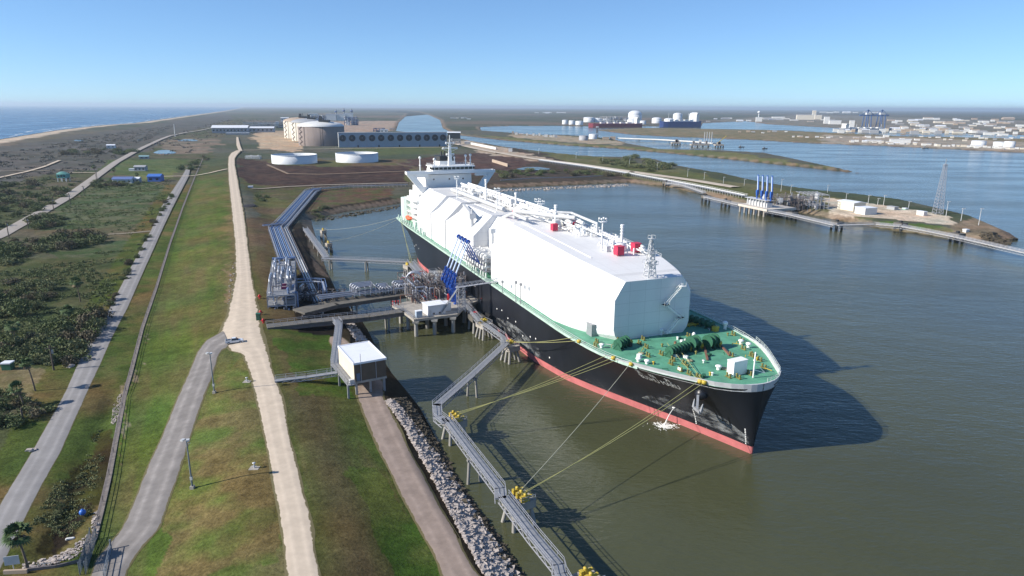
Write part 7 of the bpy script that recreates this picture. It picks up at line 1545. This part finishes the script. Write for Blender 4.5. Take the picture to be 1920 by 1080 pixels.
# roadside lamps ------------------------------------------------------
M_LAMP = mat('lamp_pole_steel', (.2, .23, .26), .5, .3, .15, 1)
def lamp(bx, by, ty, label):
    b = PT(bx, by); zt = height_for(b.x, b.y, ty); h = zt - b.z; e = empty('street_lamp', b, 0, label, 'street lamp', 'street lamps beside the ramp'); mb = MB(); mb.box(0, 0, -.3, .8, .8, .9); mb.build('footing', M_CONC, e); mb = MB(); mb.tube((0, 0, .5), (0, 0, h), .2, 10, .12); mb.build('pole', M_LAMP, e)
    for sgn in (-1, 1):
        mb = MB(); mb.beam((0, 0, h - .1), (sgn * .35, -.3, h), .1); mb.box(sgn * .5, -.4, h - .2, .62, .8, .32, .3 * sgn); mb.build('floodlight', M_LGREY, e)
    mb = MB(); mb.beam((0, 0, h - 1.2), (.7, 0, h - .9), .08); mb.box(0, 0, 2, .45, .4, .7); mb.build('control_box', M_LGREY, e); return e
lamp(361, 916, 823, 'nearer grey street lamp with twin floodlights beside the ramp'); lamp(402, 737, 661, 'farther grey street lamp with twin floodlights beside the ramp')
def pole(bx, by, ty, label, group='utility poles along the coast road', arm_=True):
    b = PT(bx, by); zt = height_for(b.x, b.y, ty); h = zt - b.z; e = empty('utility_pole', b, .5, label, 'utility pole', group); mb = MB(); mb.tube((0, 0, -.3), (0, 0, h), .3, 8, .2); mb.build('pole', mat('pole_wood', (.1, .08, .065), .9, 0, .3, 1), e)
    if arm_:
        mb = MB(); mb.beam((-1.4, 0, h - .8), (1.4, 0, h - .8), .22); mb.build('crossarm', MATS['pole_wood'], e); mb = MB(); mb.tube((.4, 0, h - 2.6), (.4, 0, h - 1.5), .3, 8); mb.build('transformer', M_GREY, e)
    return e
for (a, b, c), lb_ in zip(((17, 446, 415), (53, 428, 407), (101, 395, 371), (132, 384, 362), (158, 367, 348), (183, 341, 319)), ('first wooden utility pole from the left edge of the coast road', 'second wooden utility pole along the coast road', 'third wooden utility pole along the coast road', 'fourth wooden utility pole along the coast road', 'fifth wooden utility pole near the hedge', 'last wooden utility pole beside the beach houses')): pole(a, b, c, lb_)
pole(101, 694, 648, 'wooden utility pole beside the dark thicket and green bin', 'utility poles by the paved road'); pole(44, 792, 765, 'short white post below the left palms', 'utility poles by the paved road', False)
b = PT(328.5, 256); zt = height_for(b.x, b.y, 233); mb = MB(); mb.tube((0, 0, 0), (0, 0, zt - 2), 1.0, 8, .6); o = mb.build('monopole', M_WBLD); o.location = b; tag(o, 'tall white monopole where the coast road bends', 'monopole')
# beach houses --------------------------------------------------------
bldg(289, 341, 23, 331, 'bright blue gabled shed house at the lane end', M_BLUEH, mat('blue_metal_roof', (.06, .16, .5), .4, 0, .1, .5), depth=.8, gable=.2, name='beach_house', wins=2, rot=.1)
bldg(229, 344, 34, 336, 'long beach house with dull blue roof among shrubs', M_WBLD, M_BROOF, depth=.5, gable=.2, name='beach_house', wins=4, rot=.1)
bldg(254, 343, 14, 335, 'grey beach house right of the blue roofed one', M_GBLD, M_WROOF, depth=.8, gable=.2, name='beach_house', wins=2, rot=.1)
bldg(262, 321, 20, 313, 'grey roofed beach house farther up the coast road', M_GBLD, M_GBLD, depth=.6, gable=.2, name='beach_house', wins=3, rot=.1); bldg(247, 321, 10, 317, 'low white annex beside the grey roofed beach house', M_WBLD, M_WROOF, depth=.8, name='beach_house', rot=.1)
bldg(270, 298, 16, 293.5, 'small teal roofed cabin by the pond', M_GBLD, mat('teal_roof', (.25, .4, .42), .5), depth=.5, gable=.2, name='beach_house', wins=2)
bldg(208, 278.5, 14, 272.5, 'lone white beach house among far dark shrubs', M_WBLD, M_WROOF, depth=.6, gable=.2, name='beach_house', wins=2)
p, s = at(117, 341); e = empty('stilt_house', p, .1, 'green stilt house with white posts on the seaward side', 'house'); w_ = 17 * s; zt = height_for(p.x, p.y, 323) - 2
for i in (-1, 0, 1):
    for j in (0, 1): mb = MB(); mb.beam((i * w_ * .45, j * w_ * .7, 0), (i * w_ * .45, j * w_ * .7, zt * .4), .7); mb.build('stilt', M_WBLD, e)
mb = MB(); mb.box(0, w_ * .35, zt * .4, w_, w_ * .8, zt * .4); mb.build('wall', M_TEAL, e); mb = MB(); mb.lathe([(w_ * .75, 0), (w_ * .3, zt * .22), (.01, zt * .26)], 0, w_ * .35, zt * .8, 4); mb.build('roof', mat('green_roof', (.12, .3, .26), .5), e)
for k in (-1, 0, 1): mb = MB(); mb.box(k * w_ * .3, -.1 - w_ * .05, zt * .52, w_ * .16, .12, zt * .16); mb.build('window', M_GLASS, e)
bldg(470, 357, 8, 350, 'small blue shed with white roof right of the gravel road', mat('shed_blue', (.2, .32, .48), .6), M_WROOF, name='shed', depth=.8)
p = PT(16, 692); e = empty('waste_bin', p, .1, 'dark green bin with white lid at the left edge', 'bin'); mb = MB(); mb.box(0, 0, 0, 2.6, 2.2, 2.0); mb.build('body', M_GREEN, e); mb = MB(); mb.box(0, 0, 2.0, 2.9, 2.5, .35); mb.build('lid', M_WROOF, e)
wall_strip('culvert_wall', [(449, 373), (452, 389)], 2.5, 3.2, 1.0, M_LGREY, 'pale culvert headwall right of the gravel road')
p = PT(462, 386); mb = MB(); mb.lathe([(5.5, -.2), (3.6, .35), (.01, .6)], 0, 0, 0, 14); o = mb.build('dark_mound', mat('dark_soil', (.025, .022, .025), .95, 0, .3, .3)); o.location = p; o.scale = (1.0, 2.2, 1); tag(o, 'dark soil mound beside the culvert wall', 'mound')
# ponds
for px, py, rx, ry, lb_ in ((309, 285, 20, 4, 'pale flooded pond by the coast road'), (352, 263, 18, 2, 'thin pond strip beside the far road'), (262, 262, 5, 1.2, 'small dune pool'), (147, 263, 8, 1.6, 'dune pool behind the beach'), (1000, 316, 30, 3, 'thin pond on the dark bare ground')):
    c = PT(px, py); s = (c.y * cp + (H - c.z) * sp) / F; mb = MB(); pts = [G(px + rx * math.cos(t) * (1 + .15 * math.sin(3 * t)), py + ry * math.sin(t), c.z + .5) for t in [k * 6.283 / 24 for k in range(24)]]; mb.add([(x, y, ht(c.x, c.y) + .5) for x, y in pts], [list(range(24))]); o = mb.build('pond', M_WATER)
    if o.data.polygons[0].normal.z < 0: o.data.flip_normals()
    tag(o, lb_, 'pond', kind='structure')
# fence along the levee foot -------------------------------------------
fp = [PT(*p) for p in [(158, 1042), (176, 1011), (189, 960), (205, 891), (220, 812), (233, 745), (244, 704), (267, 615), (292, 543), (319, 456), (342, 391), (364, 335), (381, 296)]]
o0 = fp[0].copy(); e = empty('levee_fence', o0, 0, 'low rail and post fence on a pale concrete strip along the levee foot', 'fence')
mb = MB(); m3 = MB(); posts_ = []
for i in range(len(fp) - 1):
    a, b = fp[i], fp[i + 1]; n = max(2, int((b - a).length / 3.2))
    for k in range(n):
        p = a.lerp(b, k / n); q = a.lerp(b, (k + 1) / n); p.z, q.z = ht(p.x, p.y), ht(q.x, q.y); P_, Q_ = p - o0, q - o0; s_ = side(dirn(P_, Q_)) * .6
        mb.quad(P_ - s_ + Vector((0, 0, .13)), Q_ - s_ + Vector((0, 0, .13)), Q_ + s_ + Vector((0, 0, .13)), P_ + s_ + Vector((0, 0, .13)))
        if (i * 31 + k) % 3 == 0: m2 = MB(); m2.beam(P_ - Vector((0, 0, .3)), P_ + Vector((0, 0, 1.5)), .12); posts_.append(m2)
        for z_ in (.5, 1.0, 1.45): m3.beam(P_ + Vector((0, 0, z_)), Q_ + Vector((0, 0, z_)), .07)
o = mb.build('mow_strip', mat('strip_concrete', (.2, .175, .16), .9, 0, .5, .8), e)
if o.data.polygons[0].normal.z < 0: o.data.flip_normals()
for k, m2 in enumerate(posts_[:100]): m2.build('post', M_STEEL, e)
m2 = MB(); [m2.add(q.v, q.f) for q in posts_[100:]]
tag(m2.build('far_posts', M_STEEL, e), kind='stuff'); m3.build('rail', M_STEEL, e)
# gate corner ------------------------------------------------------------
def mesh_panel(name, a, b, h, parent, o):
    mb = MB(); a, b = Vector(a) - o, Vector(b) - o; n = int((b - a).length / .35)
    for k in range(n + 1): p = a.lerp(b, k / n); mb.beam(p, p + Vector((0, 0, h)), .035)
    for k in range(int(h / .35) + 1): mb.beam(a + Vector((0, 0, k * .35)), b + Vector((0, 0, k * .35)), .035)
    for p in (a, b, a.lerp(b, .5)): mb.tube(p, p + Vector((0, 0, h + .15)), .08, 7)
    return mb.build(name, M_LAMP, parent)
ga, gb = PT(171, 1012), PT(150, 1078); e = empty('mesh_fence', ga, 0, 'tall blue grey mesh fence crossing the gate apron', 'fence'); mesh_panel('mesh_panel', ga, gb, 2.4, e, ga); gm_ = ga.lerp(gb, .5); mesh_panel('mesh_panel', ga + Vector((.9, .2, 0)), gb + Vector((.9, .2, 0)), 2.4, e, ga)
ga, gb = PT(209, 1032), PT(196, 1090); e = empty('swing_gate', ga, 0, 'dark green pipe gate standing open across the ramp', 'gate'); mb = MB(); mb.tube((0, 0, -.2), (0, 0, 2.2), .15, 9); mb.build('gate_post', M_LAMP, e); mb = MB(); d_ = gb - ga
for z_ in (.4, 1.0, 1.7): mb.beam((0, 0, z_), d_ + Vector((0, 0, z_)), .1)
for k in range(5): p = d_ * (k / 4); mb.beam(p + Vector((0, 0, .4)), p + Vector((0, 0, 1.7)), .08)
mb.build('gate_leaf', M_LAMP, e)
p = PT(27, 1072); e = empty('notice_board', p, .25, 'blank pale notice board on a post below the corner palm', 'sign'); mb = MB(); mb.tube((0, 0, 0), (0, 0, 2.6), .08, 8); mb.build('post', M_LGREY, e); mb = MB(); mb.box(0, -.12, 1.5, 2.3, .08, 1.7); mb.build('board', M_LGREY, e)
p = PT(156, 968); mb = MB(); mb.ball((0, 0, .9), .62, 14, 9); mb.lathe([(.14, 1.5), (.12, 1.62), (.02, 1.64)], 0, 0, 0, 8); o = mb.build('blue_float', mat('float_blue', (.04, .16, .55), .4, 0, .1, 2)); o.location = p; tag(o, 'blue round float lying in the ditch weeds', 'float')
p = PT(132, 1012); mb = MB(); mb.loft([[(x_, -w_, .1), (x_, -w_, .1 + hh), (x_, w_, .1 + hh), (x_, w_, .1)] for x_, w_, hh in ((-.8, .1, .2), (-.6, .22, .3), (.6, .22, .3), (.8, .1, .2))], close=True, caps=True); o = mb.build('white_trough', M_WBLD, fix=True); o.location = p; o.rotation_euler = (0, 0, .25); tag(o, 'small white trough lying in the dark ditch', 'trough')
wall_strip('kerb_wall', [(8, 1076), (52, 1074)], 2.0, .7, .4, M_BBLD, 'low tan wall under the notice board in the corner'); wall_strip('barrier_rail', [(40, 1072), (72, 1068), (105, 1064), (158, 1052)], 2.0, .5, .25, M_STEEL, 'dark low rail along the gate apron', 'barrier')
ba = PT(73, 1068); e = empty('bike_rack', ba, .2, 'small metal barrier frame at the gate apron', 'barrier'); mb = MB(); mb.path([(0, 0, 0), (0, 0, 1.1), (2.0, 0, 1.1), (2.0, 0, 0)], .06, 7); mb.beam((0, 0, .55), (2, 0, .55), .07); mb.build('frame', M_LAMP, e); mb = MB(); [mb.beam((.5 * k, 0, .1), (.5 * k, 0, 1.1), .05) for k in range(1, 4)]; mb.build('bar', M_LGREY, e)
rocks('rubble', [(40, 1060), (80, 1050), (130, 1030), (170, 1000), (178, 960), (186, 960), (182, 1010), (150, 1045), (90, 1062), (45, 1070)], 420, M_STONE, 'pale rubble along the ditch end', .12, .3, 8)
rocks('rubble', [(432, 490), (441, 490), (438, 560), (426, 575)], 160, M_STONE, 'scattered pale rubble at the gravel road edge', .12, .3, 9)
rocks('rubble', [(212, 760), (225, 735), (232, 740), (222, 790), (208, 800)], 200, M_STONE, 'pale debris strewn beside the fence strip', .1, .24, 10)
rocks('rubble', [(1838, 436), (1880, 444), (1905, 449), (1875, 454), (1845, 450)], 260, M_STOND, 'dark rocks around the tip of the far point', .6, 1.5, 12)
rocks('rubble', [(594, 418), (604, 414), (650, 399), (745, 383), (748, 378), (645, 394), (586, 410)], 500, M_STOND, 'dark stones along the far basin shore', .4, .9, 13)
rocks('rubble', [(935, 350), (1100, 343), (1180, 340), (1180, 344), (1100, 347), (935, 354)], 500, M_STONE, 'stones along the basin shore behind the ship', .5, 1.1, 14)
for px, py, lb_ in ((477, 878, 'small pipe stand on a concrete pad beside the gravel road, nearer one'), (463, 716, 'small pipe stand on a concrete pad beside the gravel road, farther one')):
    p = PT(px, py); e = empty('valve_stand', p, 0, lb_, 'pipe stand', 'pipe stands beside the gravel road'); mb = MB(); mb.box(0, 0, -.2, 2.0, 1.5, .3); mb.build('pad', M_CONC, e); mb = MB(); mb.tube((0, 0, .1), (0, 0, 1.2), .14, 8); mb.lathe([(.05, -.05), (.35, -.04), (.35, .04), (.05, .05)], 0, 0, 1.25, 12); mb.beam((-.5, 0, .5), (.5, 0, .5), .16); mb.build('riser', M_LGREY, e)
for px, py, lb_ in ((70, 845, 'pale slab pile beside the paved road on the left'), (133, 688, 'pale stone slab at the sandy clearing')):
    p = PT(px - 12 if px < 100 else px, py); mb = MB()
    for k in range(3): mb.box(rv.uniform(-.5, .5), rv.uniform(-.5, .5), .22 * k - .05, 1.8 - .3 * k, 1.3 - .2 * k, .24, rv.uniform(0, 1.5))
    o = mb.build('slab_pile', M_STONE); o.location = p; tag(o, lb_, 'slabs')
# pick-up truck ----------------------------------------------------------
M_PAINT = mat('truck_white_paint', (.7, .72, .75), .25, 0, .04, 1, spec=.6)
p = PT(440, 643); e = empty('pickup_truck', p, .42, 'white pickup truck parked on the gravel at the ramp top', 'pickup truck')
mb = MB(); prof = [(-2.75, .55), (-2.75, 1.05), (-1.0, 1.08), (1.1, 1.1), (2.5, .98), (2.72, .6), (2.6, .45), (-2.6, .45)]
mb.loft([[(x_, y_, z_) for x_, z_ in prof] for y_ in (-.95, .95)], close=True, caps=True); mb.build('body', M_PAINT, e, fix=True)
mb = MB(); mb.loft([[(-.95, -.86, 1.08), (1.25, -.86, 1.1), (1.25, .86, 1.1), (-.95, .86, 1.08)], [(-.75, -.7, 1.78), (.5, -.7, 1.78), (.5, .7, 1.78), (-.75, .7, 1.78)]], close=True, caps=True); mb.build('cab', M_GLASS, e, fix=True)
mb = MB(); mb.box(-.12, 0, 1.76, 1.2, 1.36, .07); mb.build('cab_roof', M_PAINT, e)
mb = MB(); mb.box(-1.85, 0, 1.075, 1.55, 1.55, .03); mb.build('bed_floor', M_DARK, e)
mb = MB(); mb.box(-1.85, .88, 1.05, 1.7, .12, .28); mb.box(-1.85, -.88, 1.05, 1.7, .12, .28); mb.box(-2.7, 0, 1.05, .1, 1.64, .28); mb.build('bed_side', M_PAINT, e)
for x_ in (-1.75, 1.75):
    for y_ in (-.92, .92):
        mb = MB(); mb.tube((x_, y_ - .13, .4), (x_, y_ + .13, .4), .4, 16); wq = mb.build('wheel', M_RUBBER, e); mb = MB(); mb.tube((x_, y_ - .135, .4), (x_, y_ + .135, .4), .22, 12); mb.build('rim', M_LGREY, wq)
for y_ in (-.68, .68): mb = MB(); mb.box(2.66, y_, .68, .12, .36, .2); mb.build('headlight', M_LGREY, e)

# surf along the beach ---------------------------------------------------
mb = MB(); rs_ = random.Random(4); cst = [Vector(G(*p)) for p in SEA_PX[1:9]]
for off, wd in ((9, 4), (26, 5), (48, 6)):
    for i in range(len(cst) - 1):
        a, b = cst[i], cst[i + 1]; n = int((b - a).length / 9); d = (b - a).normalized(); nr = Vector((d.y, -d.x)); nr = nr if nr.x < 0 else -nr
        for k in range(n):
            if float(fbm(np.array([a.x + d.x * k * 9 + off * 7]), np.array([a.y + d.y * k * 9]), 90, 3, 5)[0]) < .5: continue
            p, q = a + d * (k * 9), a + d * (k * 9 + 9); o1 = off + 6 * math.sin(p.y * .013 + off); o2 = off + 6 * math.sin(q.y * .013 + off); w1 = wd * rs_.uniform(.5, 1)
            mb.quad((*(p + nr * o1), .16), (*(q + nr * o2), .16), (*(q + nr * (o2 + w1)), .16), (*(p + nr * (o1 + w1)), .16))
if mb.v:
    o = mb.build('surf', M_FOAM, fix=False); bm_ = bmesh.new(); bm_.from_mesh(o.data); bmesh.ops.remove_doubles(bm_, verts=bm_.verts, dist=.05); [f.normal_flip() for f in bm_.faces if f.normal.z < 0]; bm_.to_mesh(o.data); bm_.free()
    tag(o, 'white lines of surf along the sandy beach', 'surf', kind='stuff')
